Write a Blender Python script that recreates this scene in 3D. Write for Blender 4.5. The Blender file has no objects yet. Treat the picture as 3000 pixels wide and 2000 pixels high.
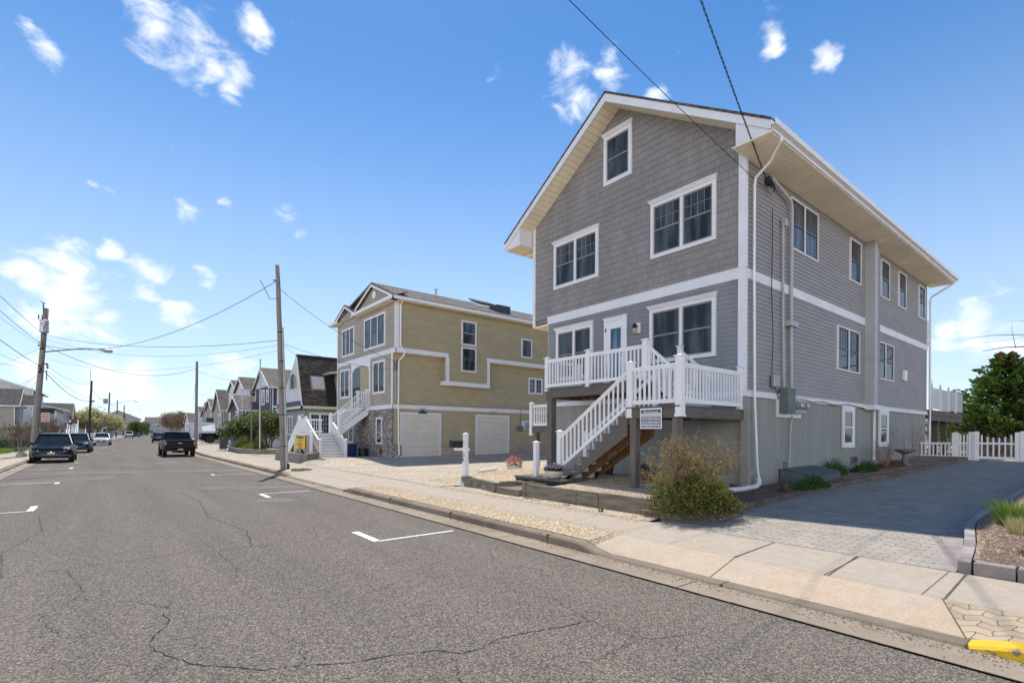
import bpy, bmesh, math, random
from mathutils import Vector, Matrix
R = math.radians
random.seed(7)
SC = bpy.context.scene
COL = SC.collection

# ---------------------------------------------------------------- camera
YAW = 0.675889
cam = bpy.data.cameras.new("camera")
cam.sensor_fit = 'HORIZONTAL'; cam.sensor_width = 36.0; cam.lens = 17.754
cam.shift_x = 0.0005; cam.shift_y = 0.0902
cam.clip_start = 0.05; cam.clip_end = 6000
co = bpy.data.objects.new("camera", cam); COL.objects.link(co)
_F = Vector((math.sin(YAW), math.cos(YAW), 0)); _R = Vector((math.cos(YAW), -math.sin(YAW), 0)); _U = Vector((0, 0, 1))
ro = 0.0051877
_r = _R*math.cos(ro) + _U*math.sin(ro); _u = _U*math.cos(ro) - _R*math.sin(ro)
co.matrix_world = Matrix(((_r.x, _u.x, -_F.x, 0), (_r.y, _u.y, -_F.y, 0), (_r.z, _u.z, -_F.z, 1.8), (0, 0, 0, 1)))
SC.camera = co

# ---------------------------------------------------------------- light, sky, exposure
SUN = Vector((0.165, 0.43, 1.0)).normalized()
sl = bpy.data.lights.new("sun", 'SUN'); sl.energy = 3.7; sl.angle = R(0.7); sl.color = (1.0, 0.955, 0.88)
so = bpy.data.objects.new("sun", sl); COL.objects.link(so)
so.rotation_euler = (-SUN).to_track_quat('-Z', 'Y').to_euler()
SC.view_settings.view_transform = 'Standard'; SC.view_settings.look = 'None'
SC.view_settings.exposure = 0.50; SC.view_settings.gamma = 1.0
SC.cycles.use_denoising = True
SC.cycles.max_bounces = 8
W = bpy.data.worlds.new("World"); SC.world = W; W.use_nodes = True
nt = W.node_tree; nt.nodes.clear()
def N(t, ty, **k):
    n = t.nodes.new(ty)
    for a, v in k.items(): setattr(n, a, v)
    return n
sky = N(nt, 'ShaderNodeTexSky', sky_type='NISHITA', sun_disc=False)
sky.sun_elevation = math.asin(SUN.z); sky.sun_rotation = math.atan2(SUN.x, SUN.y)
sky.air_density = 1.0; sky.dust_density = 0.15; sky.ozone_density = 2.2
tc = N(nt, 'ShaderNodeTexCoord')
# fair-weather clouds, placed by direction in the sky
CLOUDS = [(0.04,0.832,0.553,0.042),(0.09,0.833,0.547,0.051),(0.145,0.833,0.534,0.04),(0.17,0.797,0.579,0.025),(0.028,0.818,0.574,0.034),
 (-0.063,0.872,0.486,0.024),(-0.08,0.864,0.497,0.016),(0.587,0.576,0.569,0.052),(0.617,0.531,0.58,0.034),(0.687,0.484,0.542,0.026),
 (0.591,0.604,0.535,0.03),(0.751,0.336,0.569,0.026),(0.789,0.289,0.542,0.022),(0.24,0.901,0.362,0.036),(0.102,0.935,0.341,0.024),
 (0.142,0.918,0.371,0.014),(-0.006,0.936,0.351,0.012),(-0.051,0.969,0.242,0.05),(-0.094,0.97,0.223,0.037),(-0.006,0.964,0.265,0.024),
 (0.048,0.97,0.237,0.044),(0.129,0.961,0.245,0.022),(-0.044,0.983,0.177,0.056),(-0.095,0.982,0.164,0.034),(0.002,0.986,0.169,0.036),
 (0.089,0.979,0.186,0.034),(-0.02,0.996,0.085,0.055),(-0.08,0.992,0.1,0.03),(0.035,0.997,0.075,0.045),(0.158,0.98,0.118,0.036),
 (0.977,0.146,0.156,0.05),(0.985,0.105,0.136,0.045),(0.972,0.186,0.146,0.03),(0.257,0.9,0.351,0.022)]
nrm = N(nt, 'ShaderNodeVectorMath', operation='NORMALIZE'); nt.links.new(tc.outputs['Generated'], nrm.inputs[0])
mp = N(nt, 'ShaderNodeMapping'); mp.inputs['Scale'].default_value = (1, 1, 1.9)
nt.links.new(nrm.outputs[0], mp.inputs[0])
nz1 = N(nt, 'ShaderNodeTexNoise'); nz1.inputs['Scale'].default_value = 13; nz1.inputs['Detail'].default_value = 9; nz1.inputs['Roughness'].default_value = 0.6
nz1.inputs['Distortion'].default_value = 0.5
nt.links.new(mp.outputs[0], nz1.inputs['Vector'])
wv = N(nt, 'ShaderNodeTexNoise'); wv.inputs['Scale'].default_value = 14; wv.inputs['Detail'].default_value = 4
nt.links.new(nrm.outputs[0], wv.inputs['Vector'])
wsub = N(nt, 'ShaderNodeVectorMath', operation='SUBTRACT'); nt.links.new(wv.outputs['Color'], wsub.inputs[0]); wsub.inputs[1].default_value = (.5, .5, .5)
wsc = N(nt, 'ShaderNodeVectorMath', operation='SCALE'); wsc.inputs['Scale'].default_value = 0.07; nt.links.new(wsub.outputs[0], wsc.inputs[0])
wad = N(nt, 'ShaderNodeVectorMath', operation='ADD'); nt.links.new(nrm.outputs[0], wad.inputs[0]); nt.links.new(wsc.outputs[0], wad.inputs[1])
acc = None
for (x, y, z, r) in CLOUDS:
    d = N(nt, 'ShaderNodeVectorMath', operation='DISTANCE'); d.inputs[1].default_value = Vector((x, y, z)).normalized()
    nt.links.new(wad.outputs[0], d.inputs[0])
    m = N(nt, 'ShaderNodeMapRange', interpolation_type='SMOOTHSTEP'); m.inputs['From Min'].default_value = r*1.62; m.inputs['From Max'].default_value = 0
    nt.links.new(d.outputs['Value'], m.inputs['Value'])
    if acc is None: acc = m.outputs[0]
    else:
        a = N(nt, 'ShaderNodeMath', operation='MAXIMUM'); nt.links.new(acc, a.inputs[0]); nt.links.new(m.outputs[0], a.inputs[1]); acc = a.outputs[0]
cl = N(nt, 'ShaderNodeMath', operation='MINIMUM'); nt.links.new(acc, cl.inputs[0]); cl.inputs[1].default_value = 1.15
ad = N(nt, 'ShaderNodeMath', operation='MULTIPLY_ADD'); nt.links.new(cl.outputs[0], ad.inputs[0]); ad.inputs[1].default_value = 0.60
nc = N(nt, 'ShaderNodeMapRange'); nc.clamp = False; nc.inputs['From Min'].default_value = .3; nc.inputs['From Max'].default_value = .7; nc.inputs['To Min'].default_value = .18; nc.inputs['To Max'].default_value = .80
nt.links.new(nz1.outputs['Fac'], nc.inputs['Value']); nt.links.new(nc.outputs[0], ad.inputs[2])
cm = N(nt, 'ShaderNodeMapRange', interpolation_type='SMOOTHSTEP'); cm.inputs['From Min'].default_value = 0.72; cm.inputs['From Max'].default_value = 1.26
nt.links.new(ad.outputs[0], cm.inputs['Value'])
# horizon veil of thin cloud and pale air
sep = N(nt, 'ShaderNodeSeparateXYZ'); nt.links.new(nrm.outputs[0], sep.inputs[0])
hv = N(nt, 'ShaderNodeMapRange', interpolation_type='SMOOTHSTEP'); hv.inputs['From Min'].default_value = 0.66; hv.inputs['From Max'].default_value = -0.06
hv.inputs['To Max'].default_value = 0.68
nt.links.new(sep.outputs['Z'], hv.inputs['Value'])
hs = N(nt, 'ShaderNodeHueSaturation'); hs.inputs['Saturation'].default_value = 1.3; hs.inputs['Value'].default_value = .98; hs.inputs['Hue'].default_value = 0.5
nt.links.new(sky.outputs[0], hs.inputs['Color'])
mxh = N(nt, 'ShaderNodeMixRGB'); mxh.inputs['Color2'].default_value = (5.0, 5.9, 7.3, 1)
nt.links.new(hv.outputs[0], mxh.inputs['Fac']); nt.links.new(hs.outputs[0], mxh.inputs['Color1'])
mxc = N(nt, 'ShaderNodeMixRGB'); mxc.inputs['Color2'].default_value = (7.3, 7.5, 7.9, 1)
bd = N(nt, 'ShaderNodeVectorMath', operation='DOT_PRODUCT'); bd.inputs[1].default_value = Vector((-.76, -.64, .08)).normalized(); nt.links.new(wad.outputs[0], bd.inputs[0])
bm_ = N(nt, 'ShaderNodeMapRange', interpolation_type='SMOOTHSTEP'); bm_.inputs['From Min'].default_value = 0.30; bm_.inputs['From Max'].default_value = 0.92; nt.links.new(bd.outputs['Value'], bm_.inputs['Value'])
cf = N(nt, 'ShaderNodeMath', operation='MULTIPLY'); cf.inputs[1].default_value = 0.93; nt.links.new(cm.outputs[0], cf.inputs[0])
nt.links.new(cf.outputs[0], mxc.inputs['Fac']); nt.links.new(mxh.outputs[0], mxc.inputs['Color1'])
bg = N(nt, 'ShaderNodeBackground'); bg.inputs['Strength'].default_value = 0.115
mxb = N(nt, 'ShaderNodeMixRGB'); mxb.inputs['Color2'].default_value = (26, 24.6, 23.4, 1)   # bright cloud bank added in the unseen sky behind the camera to light walls
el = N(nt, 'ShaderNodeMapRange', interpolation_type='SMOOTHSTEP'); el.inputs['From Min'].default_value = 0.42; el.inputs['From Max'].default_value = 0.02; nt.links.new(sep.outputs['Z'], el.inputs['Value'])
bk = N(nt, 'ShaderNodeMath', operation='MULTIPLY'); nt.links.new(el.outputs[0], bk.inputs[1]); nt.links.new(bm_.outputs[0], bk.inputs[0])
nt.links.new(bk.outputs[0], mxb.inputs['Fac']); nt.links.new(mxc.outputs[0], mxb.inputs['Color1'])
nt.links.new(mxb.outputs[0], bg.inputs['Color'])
wo = N(nt, 'ShaderNodeOutputWorld'); nt.links.new(bg.outputs[0], wo.inputs[0])

# ---------------------------------------------------------------- materials
def _base(name):
    m = bpy.data.materials.new(name); m.use_nodes = True
    t = m.node_tree; b = t.nodes['Principled BSDF']; return m, t, b
def rgb(c): return (c[0], c[1], c[2], 1)
def pm(name, c, rough=.6, var=.12, sc=3.0, bump=0.0, bsc=60, metal=0, spec=.4, c2=None, tint=0.0, stretch=(1, 1, 1), det=4, coat=0, lo=.3, hi=.7):
    m, t, b = _base(name)
    tx = N(t, 'ShaderNodeTexCoord'); mpp = N(t, 'ShaderNodeMapping'); mpp.inputs['Scale'].default_value = stretch
    t.links.new(tx.outputs['Object'], mpp.inputs[0])
    n = N(t, 'ShaderNodeTexNoise'); n.inputs['Scale'].default_value = sc; n.inputs['Detail'].default_value = det
    t.links.new(mpp.outputs[0], n.inputs['Vector'])
    mr = N(t, 'ShaderNodeMapRange'); mr.inputs['From Min'].default_value = lo; mr.inputs['From Max'].default_value = hi
    t.links.new(n.outputs['Fac'], mr.inputs['Value'])
    mx = N(t, 'ShaderNodeMixRGB')
    if c2 is None:
        mx.inputs['Color1'].default_value = rgb([v*(1-var) for v in c]); mx.inputs['Color2'].default_value = rgb([min(1, v*(1+var)) for v in c])
    else:
        mx.inputs['Color1'].default_value = rgb(c); mx.inputs['Color2'].default_value = rgb(c2)
    t.links.new(mr.outputs[0], mx.inputs['Fac'])
    out = mx.outputs[0]
    if tint:
        at = N(t, 'ShaderNodeAttribute', attribute_name='tint')
        mm = N(t, 'ShaderNodeMath', operation='MULTIPLY_ADD'); t.links.new(at.outputs['Fac'], mm.inputs[0]); mm.inputs[1].default_value = tint*2; mm.inputs[2].default_value = 1-tint
        vm = N(t, 'ShaderNodeVectorMath', operation='SCALE'); t.links.new(out, vm.inputs[0]); t.links.new(mm.outputs[0], vm.inputs['Scale']); out = vm.outputs[0]
    t.links.new(out, b.inputs['Base Color'])
    b.inputs['Roughness'].default_value = rough; b.inputs['Metallic'].default_value = metal; b.inputs['Specular IOR Level'].default_value = spec
    if coat: b.inputs['Coat Weight'].default_value = coat; b.inputs['Coat Roughness'].default_value = .03
    if bump:
        n2 = N(t, 'ShaderNodeTexNoise'); n2.inputs['Scale'].default_value = bsc; n2.inputs['Detail'].default_value = 3
        t.links.new(mpp.outputs[0], n2.inputs['Vector'])
        bp = N(t, 'ShaderNodeBump'); bp.inputs['Strength'].default_value = bump; bp.inputs['Distance'].default_value = .02
        t.links.new(n2.outputs['Fac'], bp.inputs['Height']); t.links.new(bp.outputs[0], b.inputs['Normal'])
    return m
def speck(name, cols, sc, rough=.9, big=None, bumps=.6, bdist=.012, vsc=None, coarse=.3, streak=None):
    """granular ground: voronoi cells coloured from a ramp, a larger slow variation, bump"""
    m, t, b = _base(name)
    tx = N(t, 'ShaderNodeTexCoord')
    v = N(t, 'ShaderNodeTexVoronoi'); v.inputs['Scale'].default_value = sc; t.links.new(tx.outputs['Object'], v.inputs['Vector'])
    sp = N(t, 'ShaderNodeSeparateColor'); t.links.new(v.outputs['Color'], sp.inputs[0])
    cr = N(t, 'ShaderNodeValToRGB'); e = cr.color_ramp.elements
    while len(e) < len(cols): e.new(.5)
    for i, c in enumerate(cols): e[i].position = i/(len(cols)-1); e[i].color = rgb(c)
    t.links.new(sp.outputs[0], cr.inputs[0])
    n = N(t, 'ShaderNodeTexNoise'); n.inputs['Scale'].default_value = vsc or .7; n.inputs['Detail'].default_value = 6
    ms_ = N(t, 'ShaderNodeMapping'); ms_.inputs['Scale'].default_value = streak or (1, 1, 1); t.links.new(tx.outputs['Object'], ms_.inputs[0]); t.links.new(ms_.outputs[0], n.inputs['Vector'])
    mr = N(t, 'ShaderNodeMapRange'); mr.inputs['From Min'].default_value = .3; mr.inputs['From Max'].default_value = .7
    mr.inputs['To Min'].default_value = 1-(big or .12); mr.inputs['To Max'].default_value = 1+(big or .12)
    t.links.new(n.outputs['Fac'], mr.inputs['Value'])
    vm = N(t, 'ShaderNodeVectorMath', operation='SCALE'); t.links.new(cr.outputs[0], vm.inputs[0]); t.links.new(mr.outputs[0], vm.inputs['Scale'])
    n4 = N(t, 'ShaderNodeTexNoise'); n4.inputs['Scale'].default_value = sc*.28; n4.inputs['Detail'].default_value = 5; n4.inputs['Roughness'].default_value = .75; t.links.new(tx.outputs['Object'], n4.inputs['Vector'])
    m4 = N(t, 'ShaderNodeMapRange'); m4.inputs['From Min'].default_value = .3; m4.inputs['From Max'].default_value = .7; m4.inputs['To Min'].default_value = 1-coarse; m4.inputs['To Max'].default_value = 1+coarse
    t.links.new(n4.outputs['Fac'], m4.inputs['Value']); v4 = N(t, 'ShaderNodeVectorMath', operation='SCALE'); t.links.new(vm.outputs[0], v4.inputs[0]); t.links.new(m4.outputs[0], v4.inputs['Scale']); vm = v4
    t.links.new(vm.outputs[0], b.inputs['Base Color'])
    bp = N(t, 'ShaderNodeBump'); bp.inputs['Strength'].default_value = bumps; bp.inputs['Distance'].default_value = bdist; bp.invert = True
    t.links.new(v.outputs['Distance'], bp.inputs['Height']); t.links.new(bp.outputs[0], b.inputs['Normal'])
    b.inputs['Roughness'].default_value = rough; b.inputs['Specular IOR Level'].default_value = .25
    return m
def shingle(name, ax, c, var=.25, rowh=.14, w=.3, streak=None, mort=.02):
    m, t, b = _base(name)
    tx = N(t, 'ShaderNodeTexCoord'); s = N(t, 'ShaderNodeSeparateXYZ'); t.links.new(tx.outputs['Object'], s.inputs[0])
    cb = N(t, 'ShaderNodeCombineXYZ'); t.links.new(s.outputs[ax], cb.inputs[0]); t.links.new(s.outputs['Z'], cb.inputs[1])
    br = N(t, 'ShaderNodeTexBrick'); br.offset = .37; br.squash = 1; br.offset_frequency = 2
    br.inputs['Scale'].default_value = 1; br.inputs['Brick Width'].default_value = w; br.inputs['Row Height'].default_value = rowh
    br.inputs['Mortar Size'].default_value = mort*rowh/.14; br.inputs['Mortar Smooth'].default_value = .4; br.inputs['Bias'].default_value = 0
    br.inputs['Color1'].default_value = rgb([v*(1-var) for v in c]); br.inputs['Color2'].default_value = rgb([v*(1+var) for v in c]); br.inputs['Mortar'].default_value = rgb([v*.35 for v in c])
    t.links.new(cb.outputs[0], br.inputs['Vector'])
    n = N(t, 'ShaderNodeTexNoise'); n.inputs['Scale'].default_value = 9; n.inputs['Detail'].default_value = 8; t.links.new(tx.outputs['Object'], n.inputs['Vector'])
    mr = N(t, 'ShaderNodeMapRange'); mr.inputs['From Min'].default_value = .3; mr.inputs['From Max'].default_value = .7; mr.inputs['To Min'].default_value = .72; mr.inputs['To Max'].default_value = 1.28
    t.links.new(n.outputs['Fac'], mr.inputs['Value'])
    vm = N(t, 'ShaderNodeVectorMath', operation='SCALE'); t.links.new(br.outputs[0], vm.inputs[0]); t.links.new(mr.outputs[0], vm.inputs['Scale'])
    t.links.new(vm.outputs[0], b.inputs['Base Color']); b.inputs['Roughness'].default_value = .95; b.inputs['Specular IOR Level'].default_value = .15
    bp = N(t, 'ShaderNodeBump'); bp.inputs['Strength'].default_value = .5; bp.inputs['Distance'].default_value = .01; bp.invert = True
    t.links.new(br.outputs['Fac'], bp.inputs['Height']); t.links.new(bp.outputs[0], b.inputs['Normal'])
    return m
def glassm(name, c=(.012, .02, .035), blind=0.0, rough=.03):
    m, t, b = _base(name)
    tx = N(t, 'ShaderNodeTexCoord'); n = N(t, 'ShaderNodeTexNoise'); n.inputs['Scale'].default_value = 1.1; n.inputs['Detail'].default_value = 5
    gm_ = N(t, 'ShaderNodeMapping'); gm_.inputs['Scale'].default_value = (3.2, 3.2, .55); t.links.new(tx.outputs['Object'], gm_.inputs[0]); t.links.new(gm_.outputs[0], n.inputs['Vector'])
    mx = N(t, 'ShaderNodeMixRGB'); mx.inputs['Color1'].default_value = rgb(c); mx.inputs['Color2'].default_value = rgb([v*2.2+.016+blind for v in c])
    mr = N(t, 'ShaderNodeMapRange'); mr.inputs['From Min'].default_value = .42; mr.inputs['From Max'].default_value = .62; t.links.new(n.outputs['Fac'], mr.inputs['Value'])
    t.links.new(mr.outputs[0], mx.inputs['Fac']); t.links.new(mx.outputs[0], b.inputs['Base Color'])
    b.inputs['Roughness'].default_value = rough; b.inputs['Specular IOR Level'].default_value = .28
    n2 = N(t, 'ShaderNodeTexNoise'); n2.inputs['Scale'].default_value = 1.4; t.links.new(tx.outputs['Object'], n2.inputs['Vector'])
    bp = N(t, 'ShaderNodeBump'); bp.inputs['Strength'].default_value = .06; bp.inputs['Distance'].default_value = .05
    t.links.new(n2.outputs['Fac'], bp.inputs['Height']); t.links.new(bp.outputs[0], b.inputs['Normal'])
    return m
def leafm(name, c1, c2, rough=.6, trans=.25):
    m, t, b = _base(name)
    at = N(t, 'ShaderNodeAttribute', attribute_name='tint')
    mx = N(t, 'ShaderNodeMixRGB'); mx.inputs['Color1'].default_value = rgb(c1); mx.inputs['Color2'].default_value = rgb(c2)
    t.links.new(at.outputs['Fac'], mx.inputs['Fac']); t.links.new(mx.outputs[0], b.inputs['Base Color'])
    b.inputs['Roughness'].default_value = rough; b.inputs['Specular IOR Level'].default_value = .3
    tr = N(t, 'ShaderNodeBsdfTranslucent'); t.links.new(mx.outputs[0], tr.inputs['Color'])
    ms = N(t, 'ShaderNodeMixShader'); ms.inputs[0].default_value = trans
    t.links.new(b.outputs[0], ms.inputs[1]); t.links.new(tr.outputs[0], ms.inputs[2])
    t.links.new(ms.outputs[0], t.nodes['Material Output'].inputs[0])
    return m
def paverm(name, c, wavy=True):
    m, t, b = _base(name)
    tx = N(t, 'ShaderNodeTexCoord'); s = N(t, 'ShaderNodeSeparateXYZ'); t.links.new(tx.outputs['Object'], s.inputs[0])
    def M(op, a, bb):
        n = N(t, 'ShaderNodeMath', operation=op)
        for i, v in enumerate((a, bb)):
            if isinstance(v, (int, float)): n.inputs[i].default_value = v
            elif v is not None: t.links.new(v, n.inputs[i])
        return n.outputs[0]
    # zigzag-edged interlocking stones: rows shifted by a triangle wave
    X = s.outputs['X']; Y = s.outputs['Y']
    if wavy:
        ty = M('PINGPONG', Y, .115); X2 = M('ADD', X, M('MULTIPLY', ty, .5))
        tx2 = M('PINGPONG', X, .06); Y2 = M('ADD', Y, M('MULTIPLY', tx2, .35))
    else: X2, Y2 = X, Y
    cb = N(t, 'ShaderNodeCombineXYZ'); t.links.new(Y2, cb.inputs[0]); t.links.new(X2, cb.inputs[1])
    br = N(t, 'ShaderNodeTexBrick'); br.offset = .5
    br.inputs['Scale'].default_value = 1; br.inputs['Brick Width'].default_value = .23; br.inputs['Row Height'].default_value = .115 if wavy else .11
    br.inputs['Mortar Size'].default_value = .0045; br.inputs['Mortar Smooth'].default_value = .3
    br.inputs['Color1'].default_value = rgb([v*.9 for v in c]); br.inputs['Color2'].default_value = rgb([v*1.12 for v in c]); br.inputs['Mortar'].default_value = rgb([v*.3 for v in c])
    t.links.new(cb.outputs[0], br.inputs['Vector'])
    n = N(t, 'ShaderNodeTexNoise'); n.inputs['Scale'].default_value = 2.5; n.inputs['Detail'].default_value = 9; n.inputs['Roughness'].default_value = .7; t.links.new(tx.outputs['Object'], n.inputs['Vector'])
    mr = N(t, 'ShaderNodeMapRange'); mr.inputs['From Min'].default_value = .3; mr.inputs['From Max'].default_value = .7; mr.inputs['To Min'].default_value = .8; mr.inputs['To Max'].default_value = 1.15
    t.links.new(n.outputs['Fac'], mr.inputs['Value'])
    vm = N(t, 'ShaderNodeVectorMath', operation='SCALE'); t.links.new(br.outputs[0], vm.inputs[0]); t.links.new(mr.outputs[0], vm.inputs['Scale'])
    t.links.new(vm.outputs[0], b.inputs['Base Color']); b.inputs['Roughness'].default_value = .9; b.inputs['Specular IOR Level'].default_value = .25
    bp = N(t, 'ShaderNodeBump'); bp.inputs['Strength'].default_value = .7; bp.inputs['Distance'].default_value = .01; bp.invert = True
    t.links.new(br.outputs['Fac'], bp.inputs['Height']); t.links.new(bp.outputs[0], b.inputs['Normal'])
    return m
def concretem(name, c, stain=(.5, .33, .16), amt=.35, rough=.85):
    m, t, b = _base(name)
    tx = N(t, 'ShaderNodeTexCoord')
    n = N(t, 'ShaderNodeTexNoise'); n.inputs['Scale'].default_value = .55; n.inputs['Detail'].default_value = 7; n.inputs['Roughness'].default_value = .65; t.links.new(tx.outputs['Object'], n.inputs['Vector'])
    mr = N(t, 'ShaderNodeMapRange'); mr.inputs['From Min'].default_value = .45; mr.inputs['From Max'].default_value = .75; mr.inputs['To Max'].default_value = amt; t.links.new(n.outputs['Fac'], mr.inputs['Value'])
    mx = N(t, 'ShaderNodeMixRGB'); mx.inputs['Color1'].default_value = rgb(c); mx.inputs['Color2'].default_value = rgb(stain); t.links.new(mr.outputs[0], mx.inputs['Fac'])
    v = N(t, 'ShaderNodeTexVoronoi'); v.inputs['Scale'].default_value = 130; t.links.new(tx.outputs['Object'], v.inputs['Vector'])
    sp = N(t, 'ShaderNodeSeparateColor'); t.links.new(v.outputs['Color'], sp.inputs[0])
    m2 = N(t, 'ShaderNodeMapRange'); m2.inputs['To Min'].default_value = .84; m2.inputs['To Max'].default_value = 1.12; t.links.new(sp.outputs[0], m2.inputs['Value'])
    n3 = N(t, 'ShaderNodeTexNoise'); n3.inputs['Scale'].default_value = 6; n3.inputs['Detail'].default_value = 8; n3.inputs['Roughness'].default_value = .75; t.links.new(tx.outputs['Object'], n3.inputs['Vector'])
    m3 = N(t, 'ShaderNodeMapRange'); m3.inputs['From Min'].default_value = .3; m3.inputs['From Max'].default_value = .7; m3.inputs['To Min'].default_value = .88; m3.inputs['To Max'].default_value = 1.1; t.links.new(n3.outputs['Fac'], m3.inputs['Value'])
    mu = N(t, 'ShaderNodeMath', operation='MULTIPLY'); t.links.new(m2.outputs[0], mu.inputs[0]); t.links.new(m3.outputs[0], mu.inputs[1])
    vm = N(t, 'ShaderNodeVectorMath', operation='SCALE'); t.links.new(mx.outputs[0], vm.inputs[0]); t.links.new(mu.outputs[0], vm.inputs['Scale'])
    t.links.new(vm.outputs[0], b.inputs['Base Color']); b.inputs['Roughness'].default_value = rough; b.inputs['Specular IOR Level'].default_value = .25
    bp = N(t, 'ShaderNodeBump'); bp.inputs['Strength'].default_value = .25; bp.inputs['Distance'].default_value = .005; t.links.new(n3.outputs['Fac'], bp.inputs['Height']); t.links.new(bp.outputs[0], b.inputs['Normal'])
    return m

M = {}
M['white'] = pm('white_vinyl', (.78, .78, .79), .45, .04, 2.0, .03, 30)
M['trim'] = pm('white_trim', (.72, .72, .75), .5, .06, 1.5, .04, 20)
M['cream'] = pm('cream_soffit', (.86, .76, .58), .55, .08, 1.2, 0)
M['shake'] = pm('grey_shake', (.250, .236, .232), .85, .10, 1.3, .25, 90, tint=.07, stretch=(1, 1, .25))
M['clap'] = pm('grey_clapboard', (.225, .232, .245), .6, .11, .8, .08, 40, stretch=(2, 2, .8), det=8)
M['clapside'] = pm('grey_clapboard_side', (.295, .282, .287), .6, .07, 1.2, .08, 40, stretch=(1, 1, 3))
M['stucco'] = pm('grey_stucco', (.27, .275, .255), .9, .10, 1.1, .25, 14, stretch=(3, 3, .35), det=7)
M['olive'] = pm('olive_clapboard', (.40, .340, .212), .65, .08, 1.4, .05, 40, stretch=(1, 1, 3))
M['greige'] = pm('greige_shingle', (.36, .32, .27), .75, .09, 1.4, .1, 60, tint=.05)
M['beigeblock'] = pm('beige_block', (.42, .32, .24), .9, .14, 2, .2, 30)
M['wood'] = pm('weathered_wood', (.135, .115, .10), .85, .3, 3, .5, 25, stretch=(1, 6, 6), det=8)
M['woodv'] = pm('weathered_post', (.150, .132, .115), .85, .28, 3, .5, 25, stretch=(8, 8, .8), det=8)
M['oldwood'] = pm('raw_deck_wood', (.20, .115, .055), .85, .35, 2, .4, 25, stretch=(1, 4, 4), det=8)
M['timber'] = pm('old_timber', (.20, .17, .13), .9, .4, 2.2, .7, 18, stretch=(5, .8, 5), det=9)
M['glass'] = glassm('window_glass')
M['glassb'] = glassm('window_glass_blind', (.025, .035, .05), .035)
M['glassc'] = glassm('window_glass_curtain', (.016, .022, .028), .02)
M['glassd'] = glassm('door_glass', (.05, .10, .15), .05)
M['sash'] = pm('taupe_sash', (.23, .21, .19), .5, .05)
M['sashdark'] = pm('dark_sash', (.10, .10, .105), .5, .05)
M['roofg'] = shingle('roof_grey_x', 'X', (.105, .095, .088)); M['roofgy'] = shingle('roof_grey_y', 'Y', (.105, .095, .088))
M['rooft'] = shingle('roof_tan_x', 'X', (.195, .170, .150)); M['roofty'] = shingle('roof_tan_y', 'Y', (.19, .168, .15))
M['roofb'] = shingle('roof_brown_x', 'X', (.125, .105, .088), .5, .11, .34, mort=.03)
M['roofw'] = shingle('roof_weathered_x', 'X', (.165, .14, .12), .3, .11, .25)
M['black'] = pm('black_plastic', (.012, .012, .013), .5, .1)
M['rubber'] = pm('tyre_rubber', (.018, .018, .018), .8, .1)
M['metal'] = pm('grey_metal', (.32, .34, .35), .45, .08, 4, 0, metal=.5)
M['conduit'] = pm('conduit_grey', (.40, .41, .42), .5, .08)
M['utility'] = pm('utility_box_green_grey', (.12, .145, .14), .6, .15, 5)
M['chrome'] = pm('chrome', (.6, .6, .62), .12, .02, metal=1)
M['pole'] = pm('pole_wood', (.25, .222, .195), .9, .3, 3, .5, 30, stretch=(9, 9, .5), det=9)
M['poled'] = pm('pole_wood_dark', (.075, .06, .052), .9, .3, 3, .4, 30, stretch=(9, 9, .5), det=9)
M['wire'] = pm('wire_black', (.02, .02, .022), .6, .05)
M['wiregrey'] = pm('wire_grey', (.13, .135, .15), .6, .05)
M['asphalt'] = speck('asphalt', [(.053, .044, .038), (.116, .097, .081), (.162, .136, .111), (.30, .255, .205)], 85, .92, .13, .5, .006, .9, .16, (1.3, .10, 1))
M['patch'] = speck('asphalt_patch_light', [(.10, .088, .076), (.145, .127, .11), (.19, .166, .145), (.30, .265, .225)], 95, .92, .1, .4, .005, None, .12)
M['crack'] = pm('crack_dark', (.018, .016, .015), .95, .2)
M['joint'] = pm('joint_dirt', (.13, .10, .072), .95, .35, 9, det=8)
M['paint'] = pm('road_paint', (.76, .76, .75), .7, .14, 22, .2, 60, det=9, c2=(.22, .20, .18), lo=.60, hi=.68)
M['paintold'] = pm('road_paint_worn', (.42, .41, .40), .8, .35, 7, .2, 60, det=8)
M['conc'] = concretem('sidewalk_concrete', (.41, .345, .275), (.42, .32, .21), .5)
M['apron'] = concretem('apron_concrete', (.46, .375, .285), (.50, .33, .19), .75)
M['gutter'] = concretem('gutter_concrete', (.31, .25, .185), (.15, .115, .08), .75)
M['curb'] = concretem('curb_concrete', (.24, .19, .14), (.10, .075, .055), .85)
M['yellow'] = pm('curb_yellow_paint', (.68, .43, .012), .7, .15, 9, .3, 40, det=9, c2=(.24, .19, .13), lo=.60, hi=.66)
M['gravel'] = speck('gravel_tan', [(.14, .095, .06), (.42, .29, .16), (.56, .44, .29), (.68, .60, .49)], 42, .95, .14, 1.0, .02, .6)
M['gravelw'] = speck('gravel_pale', [(.19, .145, .105), (.44, .35, .25), (.55, .46, .345), (.68, .60, .50)], 38, .95, .12, 1.0, .02, .6)
M['gdoor'] = pm('garage_door_paint', (.64, .59, .52), .5, .05, 2)
M['mulch'] = speck('mulch', [(.10, .065, .045), (.22, .15, .10), (.36, .26, .18), (.50, .41, .31)], 50, .95, .3, 1.0, .02, 1.2)
M['ground'] = speck('far_ground', [(.22, .19, .14), (.34, .30, .23), (.42, .38, .30), (.5, .46, .38)], 9, .95, .2, .3, .02, .1)
M['pebble'] = pm('pebble', (.48, .34, .19), .8, .2, 30, c2=(.62, .52, .38), tint=.42)
M['paver'] = paverm('driveway_pavers', (.355, .312, .262))
M['pavers2'] = paverm('strip_pavers', (.42, .33, .23))
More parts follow.
